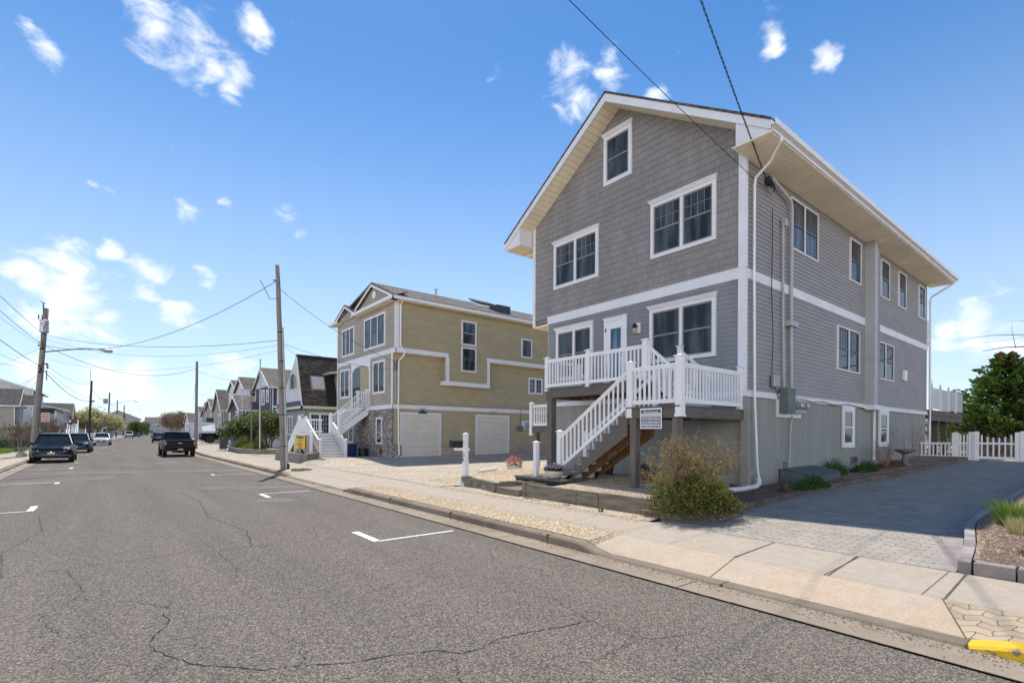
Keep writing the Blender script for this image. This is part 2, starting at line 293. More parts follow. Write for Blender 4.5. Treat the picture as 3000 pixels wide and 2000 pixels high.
M['brick'] = pm('edge_brick', (.30, .26, .24), .9, .2, 4, .4, 40, tint=.2)
M['edging'] = pm('bed_edging', (.13, .105, .085), .9, .3, 6, .4, 40, tint=.2)
M['block'] = pm('planter_block', (.22, .19, .165), .9, .2, 4, .4, 40, tint=.12)
M['stone'] = pm('stone_veneer', (.15, .135, .125), .9, .3, 5, .6, 25, c2=(.36, .33, .31), tint=.3)
M['grass'] = leafm('grass_blades', (.10, .17, .03), (.26, .36, .06))
M['soil'] = speck('lawn_soil', [(.08, .12, .03), (.12, .18, .04), (.17, .23, .05), (.25, .28, .09)], 30, .95, .25, .5, .02)
M['yellowsign'] = pm('yellow_sign', (.80, .56, .03), .5, .03)
M['signdark'] = pm('sign_dark', (.045, .05, .07), .5, .05)
M['signgrey'] = pm('sign_grey', (.16, .17, .20), .5, .05)
M['navy'] = pm('navy_siding', (.062, .078, .105), .6, .1, 1.5, .05, 40)
M['slate'] = pm('slate_siding', (.25, .30, .33), .6, .08, 1.5, .05, 40)
M['palesiding'] = pm('pale_siding', (.60, .62, .65), .6, .06, 1.5, .05, 40)
M['tansiding'] = pm('tan_siding', (.36, .32, .27), .65, .08, 1.5, .05, 40)
M['greysiding'] = pm('grey_siding_far', (.32, .33, .335), .65, .08, 1.5, .05, 40)
M['darkroof'] = pm('dark_side_roof', (.022, .022, .024), .95, .2, 8, .3, 50)
M['redbrick'] = pm('red_brick', (.11, .035, .028), .9, .3, 6, .4, 30)
M['green'] = pm('green_metal', (.02, .075, .055), .5, .2)
M['blue'] = pm('blue_bin', (.012, .05, .17), .45, .1)
M['greybin'] = pm('grey_bin', (.085, .10, .115), .5, .1)
M['terra'] = pm('terracotta', (.14, .07, .055), .8, .15, 6, .1)
M['ceramic'] = pm('white_ceramic', (.62, .56, .47), .5, .06)
M['galv'] = pm('galvanised', (.42, .41, .42), .4, .1, 6, metal=.6)
M['skin'] = pm('skin', (.5, .27, .18), .6, .08)
M['orangewood'] = pm('new_lumber', (.55, .33, .15), .8, .2, 4, .1, stretch=(1, 1, 6))
M['pipe'] = pm('white_pipe', (.70, .69, .67), .5, .06)
M['frost'] = pm('frosted_panel', (.52, .56, .57), .3, .06)
M['bulk'] = pm('bulkhead_steel', (.085, .105, .115), .55, .15, 4)
M['statue'] = pm('birdbath_stone', (.17, .16, .15), .9, .25, 6, .4, 30)
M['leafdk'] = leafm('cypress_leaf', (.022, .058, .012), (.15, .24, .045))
M['leafbr'] = leafm('brown_leaf', (.14, .06, .025), (.30, .17, .07))
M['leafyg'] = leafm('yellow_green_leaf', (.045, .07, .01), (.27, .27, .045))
M['leafpine'] = leafm('pine_leaf', (.035, .06, .015), (.20, .24, .07))
M['leafpale'] = leafm('blossom_leaf', (.38, .34, .12), (.68, .62, .36))
M['leafgc'] = leafm('groundcover_leaf', (.02, .06, .01), (.07, .16, .025))
M['bark'] = pm('bark', (.12, .09, .07), .95, .25, 8, .4, 30)
M['twig'] = pm('twig', (.20, .145, .115), .9, .25, 8)
M['twigpale'] = pm('twig_pale', (.21, .145, .105), .9, .25, 8)
M['twigtan'] = pm('twig_tan', (.33, .235, .165), .9, .25, 8)
M['pink'] = pm('pink_petals', (.65, .12, .14), .6, .3, 40)
M['purple'] = pm('purple_petals', (.10, .03, .16), .6, .4, 60, c2=(.50, .38, .58))
M['lampwarm'] = pm('amber_glass', (.55, .33, .16), .2, .1)
M['concdark'] = pm('stone_step', (.42, .40, .38), .8, .12, 3, .1, 20, stretch=(2, .4, 1))

# ---------------------------------------------------------------- mesh helpers
ORG = {}
class MB:
    def __init__(s): s.v = []; s.f = []; s.t = []
    def add(s, vs, fs, tint=None):
        o = len(s.v); s.v += [tuple(v) for v in vs]; s.f += [tuple(i+o for i in f) for f in fs]
        s.t += [tint if tint is not None else .5]*len(fs); return s
    def quad(s, a, b, c, d, tint=None): return s.add([a, b, c, d], [(0, 1, 2, 3)], tint)
    def box(s, x0, x1, y0, y1, z0, z1, tint=None):
        x0, x1 = min(x0, x1), max(x0, x1); y0, y1 = min(y0, y1), max(y0, y1); z0, z1 = min(z0, z1), max(z0, z1)
        return s.add([(x0, y0, z0), (x1, y0, z0), (x1, y1, z0), (x0, y1, z0), (x0, y0, z1), (x1, y0, z1), (x1, y1, z1), (x0, y1, z1)],
                     [(0, 3, 2, 1), (4, 5, 6, 7), (0, 1, 5, 4), (1, 2, 6, 5), (2, 3, 7, 6), (3, 0, 4, 7)], tint)
    def bar(s, p, q, w, h, tint=None):
        """box between two points, level cross-section w wide and h high (sheared if sloping)"""
        p = Vector(p); q = Vector(q); d = q-p; n = Vector((-d.y, d.x, 0))
        if n.length < 1e-5: n = Vector((1, 0, 0))
        n = n.normalized()*w/2; u = Vector((0, 0, h/2))
        vs = [p-n-u, p+n-u, p+n+u, p-n+u, q-n-u, q+n-u, q+n+u, q-n+u]
        return s.add(vs, [(0, 1, 2, 3), (7, 6, 5, 4), (0, 4, 5, 1), (1, 5, 6, 2), (2, 6, 7, 3), (3, 7, 4, 0)], tint)
    def tube(s, pts, r, n=6, tint=None, caps=True):
        pts = [Vector(p) for p in pts]; rs = r if isinstance(r, (list, tuple)) else [r]*len(pts)
        rings = []; prev = None
        for i, p in enumerate(pts):
            d = (pts[min(i+1, len(pts)-1)]-pts[max(i-1, 0)])
            if d.length < 1e-7: d = Vector((0, 0, 1))
            d.normalize()
            if prev is None:
                a = d.orthogonal().normalized()
            else:
                a = prev-d*prev.dot(d)
                a = a.normalized() if a.length > 1e-5 else d.orthogonal().normalized()
            prev = a; b = d.cross(a)
            rings.append([p+(a*math.cos(2*math.pi*k/n)+b*math.sin(2*math.pi*k/n))*rs[i] for k in range(n)])
        vs = [v for rg in rings for v in rg]; fs = []
        for i in range(len(pts)-1):
            for k in range(n):
                fs.append((i*n+k, i*n+(k+1) % n, (i+1)*n+(k+1) % n, (i+1)*n+k))
        if caps: fs += [tuple(range(n-1, -1, -1)), tuple((len(pts)-1)*n+k for k in range(n))]
        return s.add(vs, fs, tint)
    def lathe(s, prof, c, n=16, axis='z', tint=None):
        vs = []; fs = []; c = Vector(c)
        for (r, h) in prof:
            for k in range(n):
                a = 2*math.pi*k/n
                if axis == 'z': vs.append(c+Vector((r*math.cos(a), r*math.sin(a), h)))
                elif axis == 'x': vs.append(c+Vector((h, r*math.cos(a), r*math.sin(a))))
                else: vs.append(c+Vector((r*math.cos(a), h, r*math.sin(a))))
        for i in range(len(prof)-1):
            for k in range(n): fs.append((i*n+k, i*n+(k+1) % n, (i+1)*n+(k+1) % n, (i+1)*n+k))
        fs += [tuple(range(n-1, -1, -1)), tuple((len(prof)-1)*n+k for k in range(n))]
        return s.add(vs, fs, tint)
    def prism(s, poly, axis, a0, a1, tint=None):
        """poly in the plane across axis, extruded a0..a1. axis x: (y,z); y: (x,z); z: (x,y)"""
        def P(p, a): return (a, p[0], p[1]) if axis == 'x' else ((p[0], a, p[1]) if axis == 'y' else (p[0], p[1], a))
        n = len(poly); vs = [P(p, a0) for p in poly]+[P(p, a1) for p in poly]
        fs = [tuple(range(n-1, -1, -1)), tuple(range(n, 2*n))]+[(i, (i+1) % n, n+(i+1) % n, n+i) for i in range(n)]
        return s.add(vs, fs, tint)
    def build(s, name, mat, parent=None, smooth=False, bevel=0, loc=None, fixn=True):
        me = bpy.data.meshes.new(name)
        o = Vector(ORG.get(parent.name, (0, 0, 0))) if parent else Vector(loc or (0, 0, 0))
        me.from_pydata([(v[0]-o.x, v[1]-o.y, v[2]-o.z) for v in s.v], [], s.f)
        if isinstance(mat, str): mat = M[mat]
        me.materials.append(mat)
        at = me.attributes.new('tint', 'FLOAT', 'FACE'); at.data.foreach_set('value', s.t)
        if fixn and len(s.f) < 30000:
            bm = bmesh.new(); bm.from_mesh(me); bmesh.ops.recalc_face_normals(bm, faces=bm.faces); bm.to_mesh(me); bm.free()
        if smooth: me.polygons.foreach_set('use_smooth', [True]*len(me.polygons))
        ob = bpy.data.objects.new(name, me); COL.objects.link(ob)
        if parent: ob.parent = parent; ORG[ob.name] = tuple(o)
        else: ob.location = o; ORG[ob.name] = tuple(o)
        if bevel:
            bv = ob.modifiers.new('bevel', 'BEVEL'); bv.width = bevel; bv.segments = 2; bv.limit_method = 'ANGLE'; bv.angle_limit = R(35)
        return ob
def thing(name, label, cat, loc=(0, 0, 0), group=None):
    o = bpy.data.objects.new(name, None); COL.objects.link(o); o.location = loc; o.empty_display_size = .2
    o['label'] = label; o['category'] = cat
    if group: o['group'] = group
    ORG[o.name] = tuple(loc); return o
def tag(o, label, cat, group=None, kind=None):
    o['label'] = label; o['category'] = cat
    if group: o['group'] = group
    if kind: o['kind'] = kind
    return o
def struct(o, label=None):
    o['kind'] = 'structure'
    if label: o['label'] = label
    return o
def copy_tree(o, parent=None):
    c = o.copy(); COL.objects.link(c); c.parent = parent
    ORG[c.name] = ORG.get(o.name, (0, 0, 0))
    for ch in list(o.children): copy_tree(ch, c)
    return c

class PL:
    """a vertical wall plane. axis 'x': X = pos, running along Y. axis 'y': Y = pos, running along X. sg = outward sign"""
    def __init__(s, axis, pos, sg): s.ax = axis; s.p = pos; s.s = sg
    def P(s, a, z, d=0): return (s.p+s.s*d, a, z) if s.ax == 'x' else (a, s.p+s.s*d, z)
    def off(s, d): return PL(s.ax, s.p+s.s*d, s.s)
    def box(s, mb, a0, a1, z0, z1, d0, d1, tint=None):
        p = s.P(a0, z0, d0); q = s.P(a1, z1, d1); return mb.box(p[0], q[0], p[1], q[1], p[2], q[2], tint)
def laps(mb, pl, prof, z0, z1, e=.11, dep=.014, holes=()):
    n = max(1, int(round((z1-z0)/e))); e = (z1-z0)/n
    for i in range(n):
        za = z0+i*e; zb = za+e
        a0, a1 = prof(za+1e-4); b0, b1 = prof(zb-1e-4)
        segs = [(a0, a1, b0, b1)]
        for (h0, h1, hz0, hz1) in holes:
            if za < hz1-1e-3 and zb > hz0+1e-3:
                ns = []
                for (p0, p1, q0, q1) in segs:
                    if h0 > p0 and h1 < p1: ns += [(p0, h0, q0, h0), (h1, p1, h1, q1)]
                    else: ns.append((p0, p1, q0, q1))
                segs = ns
        for (p0, p1, q0, q1) in segs:
            mb.add([pl.P(p0, za, dep), pl.P(p1, za, dep), pl.P(q1, zb, 0.001), pl.P(q0, zb, 0.001), pl.P(p0, za, 0), pl.P(p1, za, 0)], [(0, 1, 2, 3), (0, 4, 5, 1)])
def shakes(mb, pl, prof, z0, z1, e=.2, wmin=.12, wmax=.27):
    n = int(round((z1-z0)/e)); e = (z1-z0)/n
    for i in range(n):
        za = z0+i*e; zb = za+e; a0, a1 = prof(za); b0, b1 = prof(zb)
        lo, hi = min(a0, b0), max(a1, b1); a = lo
        while a < hi:
            w = random.uniform(wmin, wmax); c = min(hi, a+w); g = .0022
            p0 = max(a+g, a0); p1 = min(c-g, a1); q0 = max(a+g, b0); q1 = min(c-g, b1)
            if p1 > p0:
                if q1 < q0: q0 = q1 = (q0+q1)/2
                d = .022+random.uniform(-.0015, .0015); j = random.uniform(-.0012, .0012)
                mb.add([pl.P(p0, za+j, d), pl.P(p1, za+j, d), pl.P(q1, zb+.01, .006), pl.P(q0, zb+.01, .006), pl.P(p0, za+j, 0), pl.P(p1, za+j, 0), pl.P(q1, zb, 0), pl.P(q0, zb, 0)],
                       [(0, 1, 2, 3), (0, 4, 5, 1), (0, 3, 7, 4), (1, 5, 6, 2)], random.random())
            a = c
def window(par, pl0, a0, a1, z0, z1, n=2, tw=.1, head=True, grid='top', mid=.5, trimm='trim', sash='sash', glass='glass', mull=.085, dh=True, sill=False, name='window', label=None):
    pl = pl0.off(.022); mb = MB(); d = .04
    pl.box(mb, a0, a0+tw, z0, z1, -.02, d); pl.box(mb, a1-tw, a1, z0, z1, -.02, d)
    pl.box(mb, a0+tw, a1-tw, z0, z0+tw, -.02, d); pl.box(mb, a0+tw, a1-tw, z1-tw, z1, -.02, d)
    if head:
        pl.box(mb, a0-.03, a1+.03, z1, z1+.05, 0, .075); pl.box(mb, a0-.055, a1+.055, z1+.05, z1+.085, 0, .105)
    if sill: pl.box(mb, a0-.03, a1+.03, z0-.04, z0, 0, .08)
    i0, i1, j0, j1 = a0+tw, a1-tw, z0+tw, z1-tw; w = (i1-i0-mull*(n-1))/n
    for k in range(n-1):
        s = i0+w*(k+1)+mull*k; pl.box(mb, s, s+mull, j0, j1, 0, d-.006)
    wn = mb.build(name, trimm, par)
    if label: wn['label'] = label
    sm = MB(); gm = MB(); mm = MB()
    for k in range(n):
        s = i0+(w+mull)*k; e = s+w; f = .04; zm = j0+(j1-j0)*mid
        pl.box(sm, s, s+f, j0, j1, 0, .022); pl.box(sm, e-f, e, j0, j1, 0, .022); pl.box(sm, s+f, e-f, j0, j0+f, 0, .022); pl.box(sm, s+f, e-f, j1-f, j1, 0, .022)
        if dh: pl.box(sm, s+f, e-f, zm-.022, zm+.022, 0, .026)
        gm.quad(pl.P(s+f, j0+f, .006), pl.P(e-f, j0+f, .006), pl.P(e-f, j1-f, .006), pl.P(s+f, j1-f, .006))
        if grid:
            gz0 = zm+.022 if grid == 'top' else j0+f; nc, nr = (4, 2) if grid == 'top' else grid if isinstance(grid, tuple) else (2, 4)
            for c in range(1, nc):
                a = s+f+(w-2*f)*c/nc; pl.box(mm, a-.007, a+.007, gz0, j1-f, .006, .013)
            for r_ in range(1, nr):
                z = gz0+(j1-f-gz0)*r_/nr; pl.box(mm, s+f, e-f, z-.007, z+.007, .006, .012)
    if glass == 'glass': glass = random.choice(['glass', 'glassc', 'glassc', 'glassb'])
    sm.build('sash', sash, wn); gm.build('pane', glass, wn)
    if mm.v: mm.build('muntins', sash if sash != 'trim' else 'trim', wn)
    return wn
def cap(mb, x, y, z, w=.075):
    mb.box(x-w, x+w, y-w, y+w, z, z+.025); s = w*.72; t = z+.025
    mb.add([(x-s, y-s, t), (x+s, y-s, t), (x+s, y+s, t), (x-s, y+s, t), (x, y, t+.04)], [(0, 1, 4), (1, 2, 4), (2, 3, 4), (3, 0, 4)])
def newel(par, x, y, z0, z1, w=.055, mat='white', name='newel_post'):
    mb = MB(); mb.box(x-w, x+w, y-w, y+w, z0, z1); mb.box(x-w-.012, x+w+.012, y-w-.012, y+w+.012, z0+.0, z0+.05); cap(mb, x, y, z1, w+.028)
    return mb.build(name, mat, par, bevel=.004)
def railing(par, p, q, h=.9, gap=.115, bw=.036, mat='white', base=.09, name='railing', solid=False):
    mb = MB(); p = Vector(p); q = Vector(q); L = (q-p).length; u = Vector((0, 0, 1))
    mb.bar(p+u*(h-.03), q+u*(h-.03), .075, .05); mb.bar(p+u*(h-.075), q+u*(h-.075), .045, .05); mb.bar(p+u*base, q+u*base, .05, .09)
    hl = Vector((q.x-p.x, q.y-p.y, 0)).length; n = max(1, int(hl/gap)); t = (q-p)
    for i in range(1, n+1):
        c = p+t*(i-.5)/n; w = bw/2 if not solid else hl/n/2-.002
        dx, dy = t.x/max(hl, 1e-6), t.y/max(hl, 1e-6)
        if solid: mb.bar(c-t*(.5/n)+u*(base/2+h/2), c+t*(.5/n)+u*(base/2+h/2), .02, h-base-.05)
        else:
            mb.box(c.x-w, c.x+w, c.y-w, c.y+w, c.z+base, c.z+h-.06)
    return mb.build(name, mat, par)
def gable_roof(par, x0, x1, y0, y1, ze, zr, axis, mat, t=.14, rake='trim', name='roof', fascia=True):
    """ridge along axis between the eaves; x0..x1,y0..y1 include the overhang; ze/zr are the top faces"""
    mb = MB(); tr = MB()
    if axis == 'x':
        m = (y0+y1)/2; poly = [(y0, ze), (m, zr), (y1, ze), (y1, ze-t), (m, zr-t), (y0, ze-t)]; mb.prism(poly, 'x', x0, x1)
        for xa, xb in ((x0-.03, x0), (x1, x1+.03)):
            tr.prism([(y0-.02, ze-.03), (m, zr-.03), (m, zr-.3), (y0-.02, ze-.26)], 'x', xa, xb); tr.prism([(y1+.02, ze-.03), (m, zr-.03), (m, zr-.3), (y1+.02, ze-.26)], 'x', xa, xb)
        if fascia: tr.box(x0, x1, y0-.12, y0-.003, ze-.2, ze-.04); tr.box(x0, x1, y1+.003, y1+.12, ze-.2, ze-.04)
    else:
        m = (x0+x1)/2; poly = [(x0, ze), (m, zr), (x1, ze), (x1, ze-t), (m, zr-t), (x0, ze-t)]; mb.prism(poly, 'y', y0, y1)
        for ya, yb in ((y0-.03, y0), (y1, y1+.03)):
            tr.prism([(x0-.02, ze-.03), (m, zr-.03), (m, zr-.3), (x0-.02, ze-.26)], 'y', ya, yb); tr.prism([(x1+.02, ze-.03), (m, zr-.03), (m, zr-.3), (x1+.02, ze-.26)], 'y', ya, yb)
        if fascia: tr.box(x0-.12, x0-.003, y0, y1, ze-.2, ze-.04); tr.box(x1+.003, x1+.12, y0, y1, ze-.2, ze-.04)
    r = mb.build(name, mat, par); tr.build('fascia', rake, r); return r
def text_mesh(par, s, pl, ac, z, size, mat, d=.01, bold=0.0, flip=False, name='lettering', width=None, rot=0):
    cu = bpy.data.curves.new('t', 'FONT'); cu.body = s; cu.size = size; cu.align_x = 'CENTER'; cu.align_y = 'CENTER'; cu.offset = bold; cu.resolution_u = 3
    to = bpy.data.objects.new('t', cu); COL.objects.link(to); dg = bpy.context.evaluated_depsgraph_get(); dg.update()
    me = bpy.data.meshes.new_from_object(to.evaluated_get(dg)); bpy.data.objects.remove(to)
    xs = [v.co.x for v in me.vertices]; k = 1
    if width and xs: k = width/(max(xs)-min(xs))
    # facing -X: text runs towards -Y; facing -Y: towards +X; facing +X: towards +Y
    sgn = -1 if (pl.ax == 'x' and pl.s < 0) else 1
    o = Vector(ORG.get(par.name, (0, 0, 0)))
    for v in me.vertices:
        x, y = v.co.x*k, v.co.y
        if rot: x, y = x*math.cos(rot)-y*math.sin(rot), x*math.sin(rot)+y*math.cos(rot)
        v.co = Vector(pl.P(ac+sgn*x, z+y, d))-o
    me.materials.clear(); me.materials.append(M[mat])
    ob = bpy.data.objects.new(name, me); COL.objects.link(ob); ob.parent = par; ORG[ob.name] = tuple(o); return ob
# ---------------------------------------------------------------- ground
def sY(y): return 0 if y < 45 else .042*(y-45)
def lerp(a, b, t): return a+(b-a)*max(0, min(1, t))
def sm(t): t = max(0, min(1, t)); return t*t*(3-2*t)
def hcurb(y):
    h = .15
    h = min(h, lerp(.15, .035, sm((y-.4)/.6)) if y < 3 else lerp(.035, .15, sm((y-4.9)/.6)) if y < 8 else .15)
    if 14 < y < 24: h = lerp(.15, .035, sm((y-14.8)/.7)) if y < 18 else lerp(.035, .15, sm((y-21.3)/.7))
    return h
def gz(x, y):
    x = x-sY(y)
    if x < -3.45: return .13+.04*min(1, (-3.45-x)/2)
    if x <= 5.65: return 0
    if x <= 5.84: return hcurb(y)
    if x <= 6.5: return lerp(hcurb(y), .18, (x-5.84)/.66)
    if x <= 7.7: return lerp(.18, .22, (x-6.5)/1.2)
    main = min(.9, .22+(x-7.7)*.031)
    drive = .2+(x-7.7)*.005+.2*sm((y-22.5)/4)
    far = .25+min(.3, (x-7.7)*.012)
    if y < 13: return lerp(main, drive, sm((y-12)/1.5)) if y > 12 else main
    if y < 27: return drive
    return lerp(drive, far, sm((y-27)/6))
def sheet(name, ys, xl, xr, nx, dz, mat, zf=gz, extra=0):
    mb = MB(); rows = []
    for y in ys:
        a, b = xl(y), xr(y); rows.append([(a+(b-a)*i/nx, y, zf(a+(b-a)*i/nx, y)+dz) for i in range(nx+1)])
    vs = [p for r in rows for p in r]; fs = []
    for j in range(len(rows)-1):
        for i in range(nx):
            a = j*(nx+1)+i; fs.append((a, a+1, a+nx+2, a+nx+1))
    mb.add(vs, fs); o = mb.build(name, mat, None, loc=(0, 0, 0)); o.data.update(); return struct(o)
def rng(a, b, st):
    n = max(1, int(math.ceil((b-a)/st))); return [a+(b-a)*i/n for i in range(n+1)]
# the land: one sheet out to the horizon
gx = [-3000, -1200, -500, -200, -90, -40, -20, -12, -8, -6]+rng(-5, 9, .35)+rng(9.5, 40, 1)+[45, 60, 90, 150, 300, 600, 1400, 3000]
gy = [-3000, -1000, -300, -100, -40, -20, -10]+rng(-8, 46, 1)+rng(48, 150, 4)+[170, 200, 240, 300, 360, 450, 700, 1500, 3000]
mb = MB(); nxg = len(gx)
mb.add([(x+(sY(y) if abs(x) < 45 and y < 400 else 0), y, (gz(x+(sY(y) if abs(x) < 45 and y < 400 else 0), y) if (-45 < x < 45 and -45 < y < 400) else .2)-.045) for y in gy for x in gx],
       [(j*nxg+i, j*nxg+i+1, (j+1)*nxg+i+1, (j+1)*nxg+i) for j in range(len(gy)-1) for i in range(nxg-1)])
struct(mb.build('ground', 'ground', None, loc=(0, 0, 0)))
ysR = [-40, -20, -12]+rng(-8, 46, 2)+rng(48, 420, 8)
sheet('road', ysR, lambda y: -3.05+sY(y), lambda y: 5.21+sY(y), 4, .0, 'asphalt', lambda x, y: 0)
ysc = [-20, -10, -6, -3, -1]+rng(-.5, 25, .25)+rng(26, 46, 2)+rng(48, 240, 8)
sheet('gutter', ysc, lambda y: 5.21+sY(y), lambda y: 5.66+sY(y), 2, .004, 'gutter', lambda x, y: .010*min(1, 1))
# kerb with a real rounded step; painted yellow at the near end
def kerb(name, ys, mat, x0=5.65, h=hcurb, sg=1):
    mb = MB(); rows = []
    for y in ys:
        hh = h(y); s = sY(y)+x0
        rows.append([(s, y, -.02), (s+sg*.012, y, hh-.03), (s+sg*.035, y, hh-.004), (s+sg*.06, y, hh+.006), (s+sg*.185, y, hh+.006), (s+sg*.19, y, -.03)])
    k = 6; vs = [p for r in rows for p in r]; fs = []
    for j in range(len(rows)-1):
        for i in range(k-1): fs.append((j*k+i, j*k+i+1, (j+1)*k+i+1, (j+1)*k+i))
    fs += [tuple(range(k)), tuple((len(rows)-1)*k+i for i in range(k-1, -1, -1))]
    mb.add(vs, fs); return struct(mb.build(name, mat, None, loc=(0, 0, 0)))
kerb('kerb', rng(.93, 46, .25)+rng(48, 240, 8), 'curb')
kerb('painted_kerb', rng(-14, .92, .3), 'yellow')
kerb('kerb', rng(-10, 46, 2)+rng(48, 240, 8), 'curb', -3.45, lambda y: .12, -1)
sheet('gutter', rng(-10, 46, 2)+rng(48, 240, 8), lambda y: -3.46+sY(y), lambda y: -3.05+sY(y), 1, .004, 'gutter', lambda x, y: .01)
# pavements
sheet('sidewalk', rng(-14, 46, .5)+rng(48, 240, 8), lambda y: 6.5+sY(y), lambda y: 7.7+sY(y), 4, 0, 'conc')

sheet('driveway_apron', rng(15, 22.3, .25), lambda y: 5.84, lambda y: 6.49, 5, .002, 'conc')

sheet('gravel_verge', rng(5.38, 14.97, .25), lambda y: 5.845, lambda y: 6.49, 4, .012, 'gravel')
sheet('stone_verge', rng(22.35, 38, .5), lambda y: 5.845, lambda y: 6.49, 4, .008, 'gravelw')
sheet('verge_paving', rng(38.1, 46, 1)+rng(48, 240, 8), lambda y: 5.845+sY(y), lambda y: 6.49+sY(y), 2, .004, 'conc')
sheet('sidewalk', rng(-10, 46, 2)+rng(48, 240, 8), lambda y: -6.0+sY(y), lambda y: -4.8+sY(y), 2, .006, 'conc')
sheet('gravel_verge', rng(-10, 46, 2)+rng(48, 120, 8), lambda y: -4.79+sY(y), lambda y: -3.65+sY(y), 2, .004, 'gravelw')
sheet('lawn', rng(20, 46, 2)+rng(48, 100, 4), lambda y: -10.0+sY(y), lambda y: -6.02+sY(y), 2, .01, 'soil')
# pavement joints
mb = MB()
def jt(p, q, w=.012, d=.006):
    w *= .62
    n = 6
    for i in range(n):
        a = [p[k]+(q[k]-p[k])*i/n for k in (0, 1)]; b = [p[k]+(q[k]-p[k])*(i+1)/n for k in (0, 1)]
        dx, dy = b[0]-a[0], b[1]-a[1]; l = math.hypot(dx, dy); nx, ny = -dy/l*w/2, dx/l*w/2
        mb.quad((a[0]-nx, a[1]-ny, gz(*a)+d), (a[0]+nx, a[1]+ny, gz(*a)+d), (b[0]+nx, b[1]+ny, gz(*b)+d), (b[0]-nx, b[1]-ny, gz(*b)+d))
for y in [2.3, 3.38, 4.4, 5.37]+rng(6.6, 44, 1.25): jt((6.5, y), (7.7, y), .018 if y in (2.3, 3.38) else .009)
jt((5.85, 3.34), (6.5, 3.36), .02); jt((6.5, 3.36), (7.7, 3.38), .024); jt((6.5, 2.26), (7.7, 2.33), .022); jt((5.85, .95), (6.5, 1.235), .022); jt((6.5, 1.22), (7.7, 1.25), .03); jt((6.5, -8), (6.5, 5.36), .008); jt((6.5, 15), (6.5, 22), .008)
jt((5.86, 5.37), (6.5, 5.37), .014); jt((5.84, .9), (5.84, 5.4), .012)
for y in (-2, -.2, 1.1, 2.4): jt((6.5, y-1), (7.7, y-1), .01)
struct(mb.build('pavement_joints', 'joint', None, loc=(0, 0, 0)))
mb = MB()
for y in (-1.5, .92, 3.1, 6.1, 9.1, 12.0, 15.2, 18.2, 21.6, 24.6, 28):
    mb.box(5.645, 5.846, y-.006, y+.006, -.01, hcurb(y)+.0105)
for y in (3.4, 6.9, 11, 15, 20): mb.quad((5.22, y-.006, .0185), (5.65, y-.006, .0185), (5.65, y+.006, .0185), (5.22, y+.006, .0185))
for i in range(120):
    y = -4+i*.25; mb.quad((5.207, y, .0165), (5.214+random.uniform(-.006, .01), y, .0165), (5.222+random.uniform(-.006, .01), y+.25, .0165), (5.203, y+.25, .0165))
struct(mb.build('kerb_joints', 'joint', None, loc=(0, 0, 0)))
# cracks, patches and paint on the road
def wiggle(mb, pts, w=.014, z=.004, j=.02):
    out = []
    for i in range(len(pts)-1):
        a, b = pts[i], pts[i+1]; l = math.hypot(b[0]-a[0], b[1]-a[1]); n = max(1, int(l/.035))
        for k in range(n):
            t = k/n; out.append((a[0]+(b[0]-a[0])*t+random.gauss(0, j*.45), a[1]+(b[1]-a[1])*t+random.gauss(0, j*.45)))
    out.append(pts[-1]); ww = w
    for i in range(len(out)-1):
        a, b = out[i], out[i+1]; dx, dy = b[0]-a[0], b[1]-a[1]; l = math.hypot(dx, dy) or 1
        w2 = max(.002, w*random.uniform(.3, 1.2)); n1 = (-dy/l*ww/2, dx/l*ww/2); n2 = (-dy/l*w2/2, dx/l*w2/2)
        if random.random() < .93: mb.quad((a[0]-n1[0], a[1]-n1[1], z), (a[0]+n1[0], a[1]+n1[1], z), (b[0]+n2[0], b[1]+n2[1], z), (b[0]-n2[0], b[1]-n2[1], z))
        ww = w2
mb = MB()
wiggle(mb, [(.34,5.03),(.42,4.85),(.54,4.58),(.8,4.33),(.91,4.17),(1.2,4.05),(1.51,3.86),(1.78,3.81),(2.16,3.64),(2.27,3.48),(2.45,3.46),(2.68,3.53),(3.03,3.46),(3.34,3.38),(3.65,3.33)], .011, j=.014)
wiggle(mb, [(3.65,3.33),(3.7,3.55),(3.78,3.88),(3.84,4.02)], .006); wiggle(mb, [(3.65,3.33),(3.65,3.03),(3.66,2.76),(3.87,2.63),(4.3,2.5)], .005)
wiggle(mb, [(-1.6,8.7),(-1.01,8.73),(-.44,8.78),(.12,8.86),(.83,8.91),(1.41,8.83),(2.09,8.7),(2.76,8.61),(3.25,8.7)], .009, j=.02)
wiggle(mb, [(.1,6.8),(.24,6.67),(.38,6.42),(.51,6.21)], .008); wiggle(mb, [(.44,6.06),(.49,5.8),(.4,5.55),(.3,5.36),(.29,5.23),(.34,5.03)], .011)
wiggle(mb, [(1.33,8.72),(1.31,8.41),(1.37,7.8),(1.34,7.35),(1.25,7.02)], .007, j=.03); wiggle(mb, [(2.17,3.47),(2.09,3.27),(2.02,3.12),(2.0,2.9)], .007)
wiggle(mb, [(-3,30.9),(-1.98,31.44),(-.16,32.46),(2.46,31.63),(4.36,28.77),(5.2,28)], .05, j=.05)
